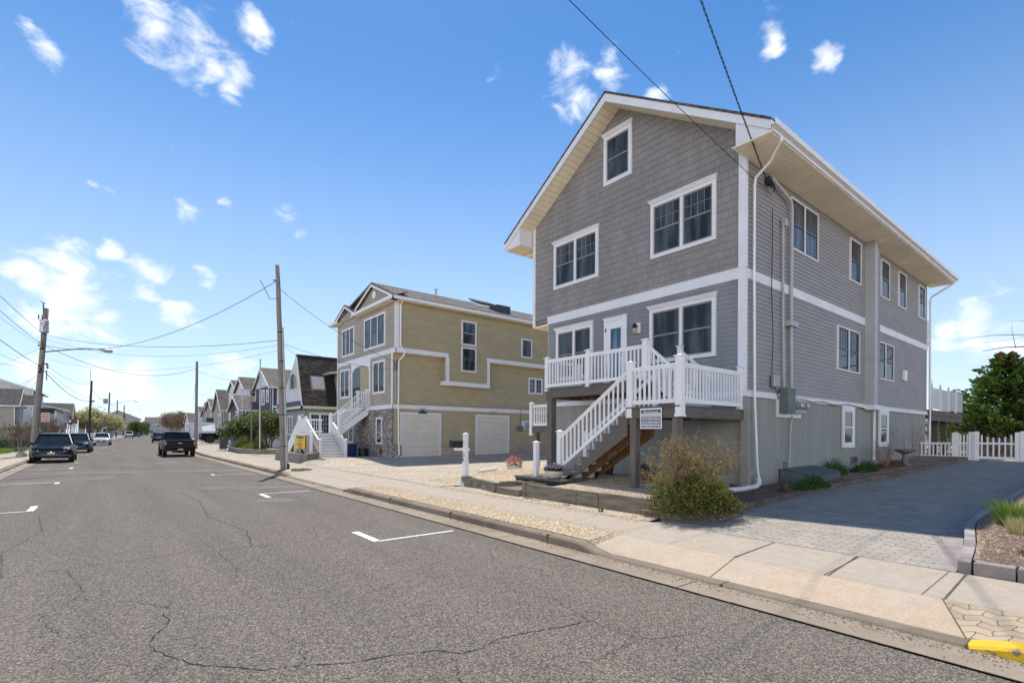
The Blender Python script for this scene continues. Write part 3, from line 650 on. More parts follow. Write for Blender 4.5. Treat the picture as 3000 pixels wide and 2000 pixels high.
for pts_, w_ in (([(.42,4.85),(.2,4.4),(.25,3.9)], .004), ([(1.2,4.05),(1.3,4.5),(1.15,4.9)], .004), ([(-1.0,8.73),(-1.2,10.5),(-.9,12.4),(-1.1,14.5)], .008), ([(1.8,8.8),(2.0,10.2),(1.7,12.5),(1.9,15.4),(1.6,19)], .012),
    ([(2.76,8.61),(3.1,9.9),(2.9,11.2)], .006), ([(-.3,5.9),(-.5,6.6),(-.2,7.4),(-.4,8.78)], .006), ([(2.0,5.3),(2.5,5.5),(2.9,5.35),(3.4,5.6)], .004), ([(4.2,4.3),(4.5,5.0),(4.3,5.8),(4.7,6.4)], .004), ([(-2.9,19),(-1.2,19.6),(.8,19.2),(2.6,19.9)], .016), ([(2.6,2.9),(3.0,2.7),(3.65,2.76)], .004)): wiggle(mb, pts_, w_, j=.03)
wiggle(mb, [(3.2,13.2),(4.4,12.6),(5.2,12.4)], .012, j=.03); wiggle(mb, [(-2.9,26),(-1.6,27.2),(0,27.8)], .05, j=.1); wiggle(mb, [(3.0,9.6),(3.9,9.3),(4.6,10.2)], .006, j=.03)
struct(mb.build('road_cracks', 'crack', None, loc=(0, 0, 0)))
mb = MB()
mb.add([(3.12, 15.05, .003), (3.9, 14.72, .003), (3.98, 13.75, .003), (3.05, 14.3, .003)], [(0, 1, 2, 3)])
mb.add([(-3.0, 30.2, .003), (5.15, 27.6, .003), (5.15, 26.4, .003), (-3.0, 29.2, .003)], [(0, 1, 2, 3)])
mb.add([(1.9, 19.6, .003), (5.15, 17.9, .003), (5.15, 17.1, .003), (2.4, 18.7, .003)], [(0, 1, 2, 3)])
mb.add([(-2.9, 24.6, .003), (.2, 26.2, .003), (.4, 25.0, .003), (-2.2, 23.7, .003)], [(0, 1, 2, 3)])
mb.add([(2.2, 36.5, .003), (3.2, 36.8, .003), (3.3, 34.8, .003), (2.3, 34.6, .003)], [(0, 1, 2, 3)])
struct(mb.build('road_patches', 'patch', None, loc=(0, 0, 0)))
def mark(name, pts, mat='paint', z=.006):
    mb = MB(); mb.add([(p[0], p[1], z) for p in pts], [tuple(range(len(pts)))]); return mb
def tick(y, side, old=False, L=1.42, T=1.0, dirn=1):
    """an L-shaped parking bay corner: long line out to the kerb and a short thick foot along the road"""
    m = MB(); s = sY(y); j = .012
    def strip(x0, y0, x1, y1, w):
        n = 14; dx, dy = x1-x0, y1-y0; l = math.hypot(dx, dy); nx, ny = -dy/l*w/2, dx/l*w/2; pr = None
        for i in range(n+1):
            t = i/n; a = random.uniform(-j, j)*.7; p = ((x0+dx*t-nx*(1+a*9), y0+dy*t-ny*(1+a*9), .006), (x0+dx*t+nx*(1-a*9), y0+dy*t+ny*(1-a*9), .006))
            if pr: m.quad(pr[0], pr[1], p[1], p[0])
            pr = p
    if side > 0: strip(3.52+s, y, 3.52+L+s, y+.02, .075); strip(3.53+s, y, 3.53+s, y+dirn*T, .13)
    else: strip(-1.33+s, y, -1.33-L-.2+s, y, .075); strip(-1.34+s, y, -1.34+s, y+dirn*T, .13)
    return struct(m.build('parking_mark', 'paintold' if old else 'paint', None, loc=(0, 0, 0)))
tick(7.95, 1, L=1.5); tick(16.15, 1, dirn=-1); tick(24.4, 1, dirn=1, T=.5, L=1.6)
tick(15.65, -1); tick(23.95, -1, dirn=-1, T=.6); tick(32.5, -1, T=.9); tick(38.0, -1, T=.8, old=True)
for i in range(9): tick(58+i*7.5, 1, old=True, T=.8, L=1.6)
for i in range(6): tick(50+i*9, -1, old=True, T=.8)
# gravel yards of the two lots
sheet('gravel_bed', rng(5.6, 13.0, .3), lambda y: 7.7, lambda y: 8.22, 3, .01, 'gravelw')
sheet('gravel_driveway', rng(13.05, 31, .4), lambda y: 7.7 if y < 26.5 else 9.0, lambda y: 38, 24, .01, 'gravelw')
def terr(x, y): return lerp(.50, .61, (x-8.25)/1.6) if y < 9.3 else lerp(.455, .64, (x-8.3)/2.6)
sheet('gravel_terrace', rng(6.2, 9.0, .3), lambda y: 8.24, lambda y: 12.0, 6, 0, 'gravelw', terr)
sheet('gravel_terrace', rng(9.0, 13.2, .3), lambda y: 8.8 if y < 10.6 else lerp(8.2, 8.66, (y-10.7)/2.4), lambda y: 12.6, 6, 0, 'gravel', terr)
sheet('gravel_terrace', rng(13.2, 15.5, .4), lambda y: 8.66-.3*(y-13.2), lambda y: 16, 6, 0, 'gravel', lambda x, y: lerp(terr(x, y), gz(x, y)+.012, max(sm((y-13.2)/2.2), sm((9.3-x)/.7))))
sheet('gravel_terrace', rng(12.6, 13.3, .35), lambda y: 12.6, lambda y: 30, 6, .15, 'gravelw')
# main driveway
edL = [(7.82,5.49),(8.45,5.24),(9.22,4.97),(10.99,4.97),(13.07,5.02),(16.0,4.9),(18.52,4.62),(23.47,4.5),(27.4,4.45)]
edR = [(7.7,1.34),(8.78,1.46),(10.27,1.70),(10.87,1.76),(11.62,1.77),(13.75,1.74),(16.99,1.72),(27.4,1.6)]
def _noop(): pass
def itp(P, x):
    if x <= P[0][0]: return P[0][1]
    for i in range(len(P)-1):
        if x <= P[i+1][0]: t = (x-P[i][0])/(P[i+1][0]-P[i][0]); return P[i][1]+(P[i+1][1]-P[i][1])*t
    return P[-1][1]
def sheetx(name, xs, ya, yb, ny, dz, mat, zf=gz):
    mb = MB(); rows = [[(x, ya(x)+(yb(x)-ya(x))*i/ny, zf(x, ya(x)+(yb(x)-ya(x))*i/ny)+dz) for i in range(ny+1)] for x in xs]
    vs = [p for r in rows for p in r]; k = ny+1
    mb.add(vs, [(j*k+i, (j+1)*k+i, (j+1)*k+i+1, j*k+i+1) for j in range(len(rows)-1) for i in range(ny)])
    return struct(mb.build(name, mat, None, loc=(0, 0, 0)))
_sl = lambda x: .95+(x-5.845)*.44
sheetx('driveway_apron', rng(5.842, 6.498, .11), _sl, lambda x: 5.36, 24, .002, 'apron')
sheetx('paver_strip', rng(5.842, 6.498, .11), lambda x: -14, lambda x: _sl(x)-.004, 60, .002, 'pavers2')
sheetx('driveway', rng(7.71, 34, .5), lambda x: itp(edR, x)+.2, lambda x: itp(edL, x), 8, .002, 'paver')
sheetx('driveway_border', rng(7.71, 27.4, .4), lambda x: itp(edR, x), lambda x: itp(edR, x)+.2, 1, .004, 'brick')
bed = lambda x, y: gz(x, y)+.13
sheetx('mulch_bed', rng(8.0, 28.5, .4), lambda x: itp(edL, x)+.1, lambda x: 6.25 if x > 8.6 else 6.0, 4, 0, 'mulch', bed)
sheetx('mulch_bed', rng(7.85, 27.4, .6), lambda x: -3.5, lambda x: itp(edR, x)-.14, 5, 0, 'mulch', lambda x, y: gz(x, y)+.14)
sheetx('back_yard', rng(28.6, 44, 2), lambda x: -6, lambda x: 13, 4, .012, 'mulch')
# edging stones of the side bed: one low wall, laid block by block
t = thing('bed_edging', 'low dark stone edging curving along the left side of the paver driveway', 'edging', (8, 5.4, .22))
mb = MB(); x = 7.95
while x < 27.3:
    l = random.uniform(.28, .36) if x < 9.3 else .4; x2 = x+l-.01
    y, y2 = itp(edL, x), itp(edL, x2); z = gz(x, y); tn = random.random(); hh = .13+random.uniform(-.008, .008)
    mb.bar((x, y+.055, z+hh/2-.02), (x2, y2+.055, gz(x2, y2)+hh/2-.02), .11, hh+.04, tn); x += l
mb.build('stone_blocks', 'edging', t, bevel=.006)
t = thing('bed_edging', 'light grey brick edging on the right side of the paver driveway', 'edging', (7.8, 1.2, .22))
mb = MB(); x = 7.74
while x < 27:
    l = .23 if x < 11.5 else .3; x2 = x+l-.012; y, y2 = itp(edR, x), itp(edR, x2)
    mb.bar((x, y-.07, gz(x, y)+.05), (x2, y2-.07, gz(x2, y2)+.05), .12, .17, random.random()); x += l
y = itp(edR, 7.74)-.15
while y > -3.4:
    l = random.uniform(.34, .44); mb.bar((7.8, y, .28), (7.8, y-l+.014, .28), .15, .17, random.random()); y -= l
mb.build('stone_blocks', 'brick', t, bevel=.012)
# loose pebbles where the gravel is seen close
def pebbles(name, n, fn, s0=.009, s1=.019, label=None, mat='pebble'):
    V = []; F = []; T = []
    for i in range(n):
        x, y, z = fn(); s = random.uniform(s0, s1); a = random.random()*6.28; ca, sa = math.cos(a), math.sin(a); e = random.uniform(.6, 1); h = random.uniform(.4, .8)
        o = len(V); tn = random.random()
        for (px, py, pz) in ((1, 0, 0), (0, e, 0), (-1, 0, 0), (0, -e, 0), (.1, 0, h)):
            q = (px*ca-py*sa, px*sa+py*ca); V.append((x+q[0]*s, y+q[1]*s, z+pz*s))
        F += [(o, o+1, o+4), (o+1, o+2, o+4), (o+2, o+3, o+4), (o+3, o, o+4)]; T += [tn]*4
    mb = MB(); mb.v = V; mb.f = F; mb.t = T; o = mb.build(name, mat, None, loc=(0, 0, 0), fixn=False)
    o['kind'] = 'stuff'; o['label'] = label; o['category'] = 'gravel'
U = random.uniform
def _v():
    y = U(5.25, 14.6); x = U(5.85, 6.47)
    if random.random() < .04: x = U(6.47, 6.75)
    if random.random() < .02: x = U(5.4, 5.85)
    return x, y, (gz(x, y) if x > 5.84 else .16 if x > 5.66 else .015)+.004
pebbles('pebbles', 15000, _v, label='tan pebbles of the verge between kerb and sidewalk')
def _w():
    y = 5.7+8*random.random()**1.2; x = U(7.68, 8.2)
    if random.random() < .06: x = U(7.45, 7.68)
    return x, y, gz(x, y)+.006
pebbles('pebbles', 9000, _w, label='pale pebbles between the sidewalk and the timber edging')
def _x():
    y = U(6.3, 9.0); x = U(8.3, 11); return x, y, terr(x, y)+.002
pebbles('pebbles', 7000, _x, label='pale pebbles under the front stairs')
def _m():
    x = 8.1+random.random()**1.6*8; y = U(itp(edL, x)+.12, 6.1); return x, y, bed(x, y)+.002
pebbles('mulch_chips', 6000, _m, .012, .03, label='mulch and pebbles in the bed beside the grey house', mat='bark')
def _n():
    x = 7.9+random.random()**1.5*4; y = U(-1.5, itp(edR, x)-.2); return x, y, gz(x, y)+.142
pebbles('mulch_chips', 6000, _n, .01, .026, label='mulch chips in the bed right of the driveway', mat='twigpale')
def _d():
    r = random.random()
    if r < .6: y = U(.5, 6); x = 5.66-abs(random.gauss(0, .12)); return x, y, .016
    if r < .8: y = U(5.8, 14); x = 5.64-abs(random.gauss(0, .05)); return x, y, .016
    y = U(-1, 12); x = U(3.2, 5.2); return x, y, .002
pebbles('road_debris', 1500, _d, .004, .011, label='bits of leaf and grit along the gutter', mat='bark')
# ground contact test helper used by plants
def tuft(name, label, x, y, z, n, h, spread, mat, cat='grass', lean=.5, w=.008, group=None):
    mb = MB()
    for i in range(n):
        a = U(0, 6.28); r = spread*math.sqrt(random.random()); bx, by = x+r*math.cos(a), y+r*math.sin(a); hh = h*U(.55, 1.1); l = lean*U(.1, 1)*hh; b = U(0, 6.28)
        dx, dy = math.cos(a)*l, math.sin(a)*l; nx, ny = math.cos(b)*w, math.sin(b)*w; tn = random.random()
        mb.add([(bx-nx, by-ny, z), (bx+nx, by+ny, z), (bx+dx*.4+nx*.8, by+dy*.4+ny*.8, z+hh*.6), (bx+dx*.4-nx*.8, by+dy*.4-ny*.8, z+hh*.6), (bx+dx, by+dy, z+hh)], [(0, 1, 2, 3), (3, 2, 4)], tn)
    o = mb.build(name, mat, None, loc=(x, y, z), fixn=False); return tag(o, label, cat, group)

# ================================================================ THE GREY HOUSE
gh = thing('beach_house', 'large grey three storey house with shingled gable, white trim and front stairs', 'house', (12, 10, .6))
PF = PL('x', 12.0, -1); PS = PL('y', 6.0, -1)
YL, YR, YU = 12.93, 6.0, 13.70; XE = 28.5; ZS = 8.65; YM = 9.85
SL = .645
mb = MB(); mb.box(12.02, XE-.02, YR+.02, YL-.02, .2, 2.74); mb.build('foundation_wall', 'stucco', gh)
mb = MB(); mb.box(12.0, 12.05, YL-.1, YL, .5, 5.6); mb.build('corner_board', 'trim', gh)
mb = MB(); mb.box(12.03, XE-.03, YR+.03, YL-.03, 2.74, 5.7); mb.box(12.03, XE-.03, YR+.03, YU-.03, 5.7, 8.7)
mb.prism([(YR+.03, 8.7), (YU-.03, 8.7), (YM, 8.7+(YM-YR)*SL+.3)], 'x', 12.03, XE-.03)
mb.build('wall_core', 'clap', gh)
mb = MB(); laps(mb, PF, lambda z: (YR+.02, YL-.02), 2.86, 5.62, .115, .016); mb.build('clapboard_siding', 'clap', gh)
mb = MB(); laps(mb, PS, lambda z: (12.02, XE), 2.87, 8.66, .112, .018); mb.build('side_clapboard', 'clapside', gh)
mb = MB(); laps(mb, PL('y', YL, 1), lambda z: (12.02, XE), 2.87, 5.6, .112, .018); laps(mb, PL('y', YU, 1), lambda z: (12.02, XE), 5.6, 8.66, .112, .018); laps(mb, PL('x', XE, 1), lambda z: (YR, YU if z > 5.6 else YL), 2.87, 8.8, .112, .018); mb.build('rear_clapboard', 'clapside', gh)
top = lambda y: 11.66-abs(y-YM)*SL
def gprof(z):
    if z <= 9.2: return (YR+.02, YU)
    w = (11.66-z)/SL; return (max(YR+.02, YM-w), min(YU, YM+w))
mb = MB(); shakes(mb, PF, gprof, 5.82, 11.66, .196); mb.build('shingle_siding', 'shake', gh)
# bands and corner boards
mb = MB(); mb.box(11.965, 12.02, YR-.035, YL+.02, 5.60, 5.845); mb.box(11.95, 12.02, YR-.05, YL+.03, 5.845, 5.87)
mb.box(12.02, 20.4, YR-.035, YR, 5.60, 5.845); mb.box(21.09, XE+.02, YR-.035, YR, 5.60, 5.845)
mb.build('belt_band', 'trim', gh)
mb = MB(); mb.box(11.955, 12.02, YR-.045, YL+.02, 2.74, 2.86); mb.box(12.02, 13.75, YR-.045, YR+.02, 2.74, 2.86); mb.box(13.75, 15.15, YR-.045, YR+.02, 2.28, 2.86)
mb.box(15.15, XE+.02, YR-.045, YR+.02, 2.74, 2.86); mb.box(11.94, 12.02, YR-.06, YL+.03, 2.86, 2.885); mb.box(12.02, XE, YR-.06, YR, 2.86, 2.885); mb.build('base_band', 'trim', gh)
for z0, z1, z2 in ((2.885, 5.6, 5.6), (5.87, 9.3, 8.66)):
    mb = MB(); mb.box(11.955, 12.02, YR-.045, YR+.14, z0, z1); mb.box(12.02, 12.06, YR-.045, YR, z0, z2); mb.build('corner_board', 'trim', gh)
mb = MB(); mb.box(11.96, 12.0, YU-.1, YU+.03, 5.6, 9.2); mb.build('corner_board', 'trim', gh)
mb = MB(); mb.box(12.0, XE, YL, YU, 5.58, 5.62); mb.box(11.97, 12.02, YL+.03, YU+.02, 5.6, 5.64); mb.build('overhang_soffit', 'cream', gh)
# roof
XR0, XR1 = 11.35, 29.0; YA, YB = 5.1, 14.6
zt = lambda y: 11.84-abs(y-YM)*SL
mb = MB(); mb.prism([(YA, zt(YA)), (YM, zt(YM)), (YB, zt(YB)), (YB, zt(YB)-.06), (YM, zt(YM)-.06), (YA, zt(YA)-.06)], 'x', XR0-.03, XR1)
roof = mb.build('roof', 'roofg', gh)
mb = MB()
for ya, s in ((YA, 1), (YB, -1)):
    mb.prism([(ya, zt(ya)-.065), (YM, zt(YM)-.065), (YM, zt(YM)-.30), (ya, zt(ya)-.26)], 'x', XR0-.01, XR0+.03)
mb.box(XR0, XR1, YA-.0, YA+.03, zt(YA)-.26, zt(YA)-.07); mb.box(XR0, XR1, YB-.03, YB, zt(YB)-.26, zt(YB)-.07)
mb.build('rake_board', 'trim', roof)
mb = MB()   # sloped rake soffit, and level eave soffits built of ribbed panels
def ribs(a, b, st=.1, g=.006):
    x = a
    while x < b-1e-6: yield x, min(b, x+st)-g; x += st
for s in (-1, 1):
    y = YM
    while abs(y-YM) < 3.98:
        y2 = y+s*.16; d = .012 if True else 0
        mb.add([(XR0+.03, y, zt(y)-.25), (12.0, y, zt(y)-.25), (12.0, y2-s*.012, zt(y2)-.25), (XR0+.03, y2-s*.012, zt(y2)-.25)], [(0, 1, 2, 3)])
        mb.add([(XR0+.03, y2-s*.012, zt(y2)-.25), (12.0, y2-s*.012, zt(y2)-.25), (12.0, y2, zt(y2)-.235), (XR0+.03, y2, zt(y2)-.235)], [(0, 1, 2, 3)])
        y = y2
mb.build('rake_soffit', 'cream', roof)
mb = MB()
for x, x2 in ribs(XR0+.02, XR1-.02, .305, .014):
    mb.box(x, x2, YA+.02, YR-.0, ZS-.175, ZS-.155); mb.box(x, x2, YU, YB-.02, ZS-.175, ZS-.155)
mb.box(XR0+.02, XR1-.02, YA+.03, YR, ZS-.154, ZS-.146); mb.box(XR0+.02, XR1-.02, YU, YB-.03, ZS-.154, ZS-.146)
mb.build('eave_soffit', 'cream', roof)
for s, ya, yb in ((1, YA, 5.92), (-1, YB, 13.78)):       # boxed cornice returns at the front corners
    mb = MB(); zb = ZS-.18
    mb.prism([(ya, zb), (yb, zb), (yb, zt(yb)-.26), (ya, zt(ya)-.26)], 'x', XR0+.031, XR0+.06)
    y1, y2 = sorted((yb-s*.03, yb)); mb.box(XR0+.061, 12.0, y1, y2, zb, zt(yb)-.25); mb.build('cornice_return', 'trim', roof)
for y0 in (YA-.1, YB):
    mb = MB(); z1 = zt(YA)-.06
    mb.prism([(y0, z1-.115), (y0+.1, z1-.115), (y0+.1, z1), (y0+.095, z1), (y0+.095, z1-.105), (y0+.005, z1-.105), (y0+.005, z1), (y0-.012, z1), (y0-.012, z1-.05)], 'x', XR0-.02, XR1+.02)
    mb.build('gutter', 'white', gh)
def spout(pts, w=.085, mat='white', par=gh, name='downspout'):
    mb = MB(); mb.tube(pts, w/2, 8); return mb.build(name, mat, par, smooth=False)
spout([(11.75, 5.05, 8.47), (11.75, 5.05, 8.40), (12.1, 5.45, 8.2), (12.22, 5.85, 8.02), (12.27, 5.9, 7.85), (12.27, 5.9, 5.9), (12.29, 5.88, 2.6), (12.42, 5.87, 1.0), (12.48, 5.86, .74)], .062)
spout([(12.50, 5.88, .74), (12.48, 5.86, .62), (12.3, 5.84, .56), (11.7, 5.9, .53), (10.9, 6.05, .52)], .12, 'pipe', name='drain_elbow')
spout([(28.62, 5.05, 8.47), (28.62, 5.2, 8.36), (28.62, 5.85, 7.98), (28.62, 5.9, 7.8), (28.62, 5.9, .95)], .09)
spout([(12.15, 14.5, 8.45), (12.15, 14.3, 8.4), (12.15, 13.8, 8.36), (12.15, 13.74, 8.3), (12.15, 13.74, 5.7)], .07)
# windows
window(gh, PF, 6.72, 8.68, 6.73, 8.27, 2); window(gh, PF, 10.63, 12.63, 6.73, 8.27, 2); window(gh, PF, 9.35, 10.42, 9.43, 10.93, 1, grid=None, tw=.12)
window(gh, PF, 6.71, 8.70, 3.79, 5.31, 2, grid=None); window(gh, PF, 10.84, 12.50, 3.60, 5.30, 2, grid=None)
for a0, a1, z0, z1, n in ((14.42, 16.28, 6.87, 8.27, 2), (18.91, 19.91, 6.87, 8.27, 1), (22.03, 23.01, 6.87, 8.27, 1), (24.19, 25.15, 6.87, 8.27, 1), (27.06, 28.01, 6.87, 8.27, 1), (17.85, 19.80, 3.87, 5.27, 2), (21.62, 23.56, 3.87, 5.24, 2)):
    window(gh, PS, a0, a1, z0, z1, n, tw=.045, head=False, grid='top', mull=.07, sash='sashdark')
for a0, a1 in ((18.33, 19.36), (21.90, 22.97)):
    window(gh, PS, a0, a1, 1.41, 2.74, 1, tw=.13, head=False, grid=None, sash='trim', glass='glass')
# a lit view through: bright far window seen in the left window
PD = PF.off(.02)
# door
mb = MB(); PD.box(mb, 9.50, 9.62, 3.15, 5.24, 0, .05); PD.box(mb, 10.24, 10.36, 3.15, 5.24, 0, .05); PD.box(mb, 9.50, 10.36, 5.24, 5.32, 0, .06); PD.box(mb, 9.47, 10.39, 5.32, 5.35, 0, .09)
PD.box(mb, 9.62, 10.24, 3.15, 3.36, 0, .03); PD.box(mb, 9.62, 9.70, 3.36, 5.0, 0, .03); PD.box(mb, 10.12, 10.24, 3.36, 5.0, 0, .03); PD.box(mb, 9.62, 10.24, 5.0, 5.24, 0, .03)
dr = mb.build('front_door', 'white', gh)
mb = MB(); mb.quad(PD.P(9.70, 3.36, .012), PD.P(10.12, 3.36, .012), PD.P(10.12, 5.0, .012), PD.P(9.70, 5.0, .012)); mb.build('pane', 'glassd', dr)
mb = MB(); PD.box(mb, 9.69, 9.71, 3.36, 5.0, .02, .04); PD.box(mb, 10.11, 10.13, 3.36, 5.0, .02, .04); mb.build('storm_frame', 'white', dr)
mb = MB(); mb.tube([PD.P(9.66, 4.1, .05), PD.P(9.66, 4.25, .05)], .012); mb.build('handle', 'metal', dr)
mb = MB(); PD.box(mb, 10.255, 10.30, 4.92, 5.04, .05, .058); mb.build('house_letter_plate', 'black', dr)
mb = MB(); PD.box(mb, 9.02, 9.20, 4.72, 5.02, 0, .05); wl = mb.build('wall_lamp', 'white', gh)
mb = MB(); mb.lathe([(.02, .12), (.055, .08), (.07, .0), (.03, -.02)], PD.P(9.13, 4.88, .14), 12); mb.tube([PD.P(9.11, 4.9, .05), PD.P(9.12, 4.98, .1), PD.P(9.13, 4.96, .14)], .012); mb.build('lamp_hood', 'black', wl)
mb = MB(); mb.lathe([(.05, .0), (.065, -.06), (.05, -.13), (.02, -.15)], PD.P(9.13, 4.86, .14), 12); mb.build('lamp_shade', 'lampwarm', wl, smooth=True)
# boxed chase, conduits, meters on the side wall
mb = MB(); mb.box(20.48, 20.72, 5.72, 6.0, 2.84, 8.48); mb.box(20.72, 21.08, 5.735, 6.0, 2.84, 8.48); ch = mb.build('chimney_chase', 'clapside', gh)
mb = MB(); mb.box(20.44, 20.76, 5.70, 5.719, 2.86, 8.48); mb.box(20.44, 20.479, 5.72, 6.0, 2.86, 8.48); mb.build('chase_board', 'conduit', ch)
mb = MB(); laps(mb, PL('y', 5.735, -1), lambda z: (20.77, 21.09), 2.9, 8.48, .112, .016); mb.build('chase_siding', 'clapside', ch)
mb = MB(); mb.box(20.44, 21.14, 5.68, 6.0, 2.70, 2.86); mb.build('chase_base', 'trim', ch)
def conduit(name, pts, r, mat='conduit'):
    mb = MB(); mb.tube(pts, r, 8); return mb.build(name, mat, gh)
conduit('service_mast', [(13.1, 5.86, 8.30), (13.6, 5.86, 8.18), (14.15, 5.86, 8.06), (14.28, 5.87, 7.95), (14.32, 5.88, 7.8), (14.35, 5.9, 4.7), (14.4, 5.9, 2.9)], .045)
conduit('conduit', [(13.88, 5.92, 7.3), (13.90, 5.92, 5.0), (13.98, 5.92, 3.05)], .032)
conduit('conduit', [(14.52, 5.93, 2.35), (14.5, 5.93, 2.2), (14.46, 5.94, 2.0), (14.40, 5.94, .9)], .018, 'metal')
conduit('conduit', [(21.2, 5.92, 2.75), (21.2, 5.93, .95)], .03, 'trim'); conduit('conduit', [(21.32, 5.93, 2.75), (21.32, 5.93, .95)], .018, 'trim')
mb = MB(); mb.box(13.85, 13.99, 5.84, 5.95, 7.3, 7.5); mb.build('junction_box', 'conduit', gh)
mb = MB(); mb.box(14.12, 14.55, 5.80, 5.98, 4.72, 4.86); mb.build('junction_box', 'conduit', gh)
mb = MB(); mb.box(13.30, 13.62, 5.86, 5.96, 3.04, 3.36); mb.build('cable_box', 'metal', gh, bevel=.02)
mb = MB(); mb.box(13.78, 14.22, 5.72, 5.95, 2.38, 3.04); pb = mb.build('meter_panel', 'utility', gh, bevel=.01)
mb = MB(); mb.box(14.26, 15.05, 5.78, 5.95, 2.40, 2.80); mt = mb.build('meter_socket', 'metal', gh, bevel=.01)
for x in (14.46, 14.86):
    mb = MB(); mb.lathe([(.11, 0), (.11, -.05), (.085, -.06), (.085, -.13), (.05, -.15)], (x, 5.78, 2.6), 16, 'y'); mb.build('meter', 'galv', mt, smooth=False)
for x, z in ((14.11, 1.02), (19.42, 1.0)):
    mb = MB(); mb.box(x-.2, x+.2, 5.94, 6.02, z-.11, z+.11); v = mb.build('foundation_vent', 'tansiding' if x < 15 else 'utility', gh)
    mb = MB()
    for i in range(5): mb.box(x-.16, x+.16, 5.93, 5.938, z-.08+i*.035, z-.06+i*.035)
    mb.build('vent_slats', 'black', v)
mb = MB(); mb.box(24.79, 25.15, 5.9, 5.98, 4.02, 4.42); mb.build('vent_cover', 'white', gh)
mb = MB(); mb.tube([(15.05, 5.93, 2.82), (15.8, 5.93, 2.76), (16.6, 5.93, 2.80), (17.6, 5.93, 2.74), (18.6, 5.93, 2.80), (19.6, 5.93, 2.77), (20.4, 5.93, 2.72)], .011, 5)
mb.tube([(13.28, 5.93, 7.6), (13.3, 5.93, 7.0), (13.26, 5.93, 5.5), (13.36, 5.93, 4.2), (13.3, 5.93, 3.5), (13.34, 5.92, 3.1), (13.55, 5.92, 2.95), (13.7, 5.93, 2.75)], .011, 5); mb.build('cable', 'wire', gh)
mb = MB(); mb.box(12.95, 13.15, 5.86, 5.96, 8.12, 8.30); mb.tube([(13.0, 5.86, 8.2), (12.95, 5.8, 8.05), (12.9, 5.78, 7.95)], .02); mb.tube([(13.1, 5.86, 8.2), (13.1, 5.78, 8.0), (13.0, 5.78, 7.9)], .02); mb.build('weatherhead', 'wire', gh)
# front decks and stairs -------------------------------------------------
def beam(name, x0, x1, y0, y1, z0, z1, mat='wood'):
    mb = MB(); mb.box(x0, x1, y0, y1, z0, z1); return mb.build(name, mat, gh, bevel=.008)
UX = 10.42; UD = 3.17   # upper deck front, floor
def boards(x0, x1, y0, y1, z, along='x', mat='wood', st=.14, name='deck_boards'):
    mb = MB(); 
    if along == 'y':
        x = x0
        while x < x1-.02: mb.box(x, min(x1, x+st-.006), y0, y1, z-.028, z, random.random()); x += st
    else:
        y = y0
        while y < y1-.02: mb.box(x0, x1, y, min(y1, y+st-.006), z-.028, z, random.random()); y += st
    return mb.build(name, mat, gh)
boards(UX-.03, 11.95, 7.62, 11.36, UD, 'y'); beam('deck_beam', UX, UX+.05, 7.62, 11.34, 2.88, 3.14); beam('deck_beam', UX+.06, 11.95, 11.28, 11.33, 2.88, 3.14); beam('deck_beam', UX+.06, 11.95, 7.63, 7.68, 2.88, 3.14)
for y in (8.3, 9.0, 9.7, 10.4, 10.9): beam('joist', UX+.06, 11.9, y, y+.045, 2.92, 3.14, 'oldwood')
mb = MB(); mb.box(UX+.02, UX+.22, 11.10, 11.30, .66, 2.88); mb.build('deck_post', 'woodv', gh)
LX = 9.30; LD = 2.42
boards(LX-.03, 11.94, 5.98, 7.40, LD, 'y'); beam('deck_beam', LX-.0, LX+.05, 6.0, 7.38, 2.16, 2.385); beam('deck_beam', LX+.06, 12.3, 5.97, 6.02, 2.16, 2.385); beam('deck_beam', LX+.06, 11.9, 7.33, 7.38, 2.16, 2.385)
for y in (6.4, 6.85): beam('joist', LX+.06, 11.9, y, y+.045, 2.2, 2.385, 'oldwood')
for (x, y) in ((LX+.1, 7.22), (LX+.1, 6.12), (11.2, 7.22)):
    mb = MB(); mb.box(x-.08, x+.08, y-.08, y+.08, .5, 2.16 if x < 11 else 2.38); mb.build('deck_post', 'woodv', gh)
mb = MB(); mb.box(11.93, 12.02, 5.86, 6.05, .5, 2.72); mb.build('corner_post', 'stucco', gh)
# lower flight: from the landing down towards +Y
n = 9; ytop, ybot = 7.38, 9.50; zbot = .64; rise = (LD-zbot)/n; run = (ybot-ytop)/(n)
X0, X1 = LX, 10.38
for k, x in enumerate((X0+.03, (X0+X1)/2, X1-.03)):
    mb = MB(); poly = []
    poly.append((ytop, LD-.03))
    for i in range(n):
        z = LD-rise*(i+1)-.03; y = ytop+run*i; poly.append((y, z)); poly.append((y+run, z))
    poly.append((ybot+.02, zbot-.02)); poly.append((ybot-.30, zbot-.02)); poly.append((ytop, LD-.03-rise-.42))
    # drop the first duplicate so that the outline stays simple
    mb.prism(poly[1:], 'x', x-.025, x+.025); mb.build('stair_stringer', 'wood' if k == 0 else 'oldwood', gh)
for i in range(1, n):
    z = LD-rise*i; y = ytop+run*(i-1)
    mb = MB(); mb.box(X0-.01, X1+.01, y-.02, y+run+.02, z-.03, z); mb.build('stair_tread', 'wood', gh)
    mb = MB(); mb.box(X0+.06, X1-.06, y+run-.012, y+run-.004, z-rise, z-.031); mb.build('stair_riser', 'trim', gh)
railing(gh, (X0+.04, ytop-.06, LD-.02), (X0+.04, ybot+.05, zbot+.22), .92, .135)
railing(gh, (X1-.04, ytop-.06, LD-.02), (X1-.04, ybot+.05, zbot+.22), .92, .135)
newel(gh, X0+.04, ybot+.1, zbot-.02, 1.86, .06); newel(gh, X1-.04, ybot+.1, zbot-.02, 1.86, .06); newel(gh, X0+.04, 7.30, 2.18, 3.42, .065); newel(gh, X1-.04, 7.34, 2.36, 3.42, .06)
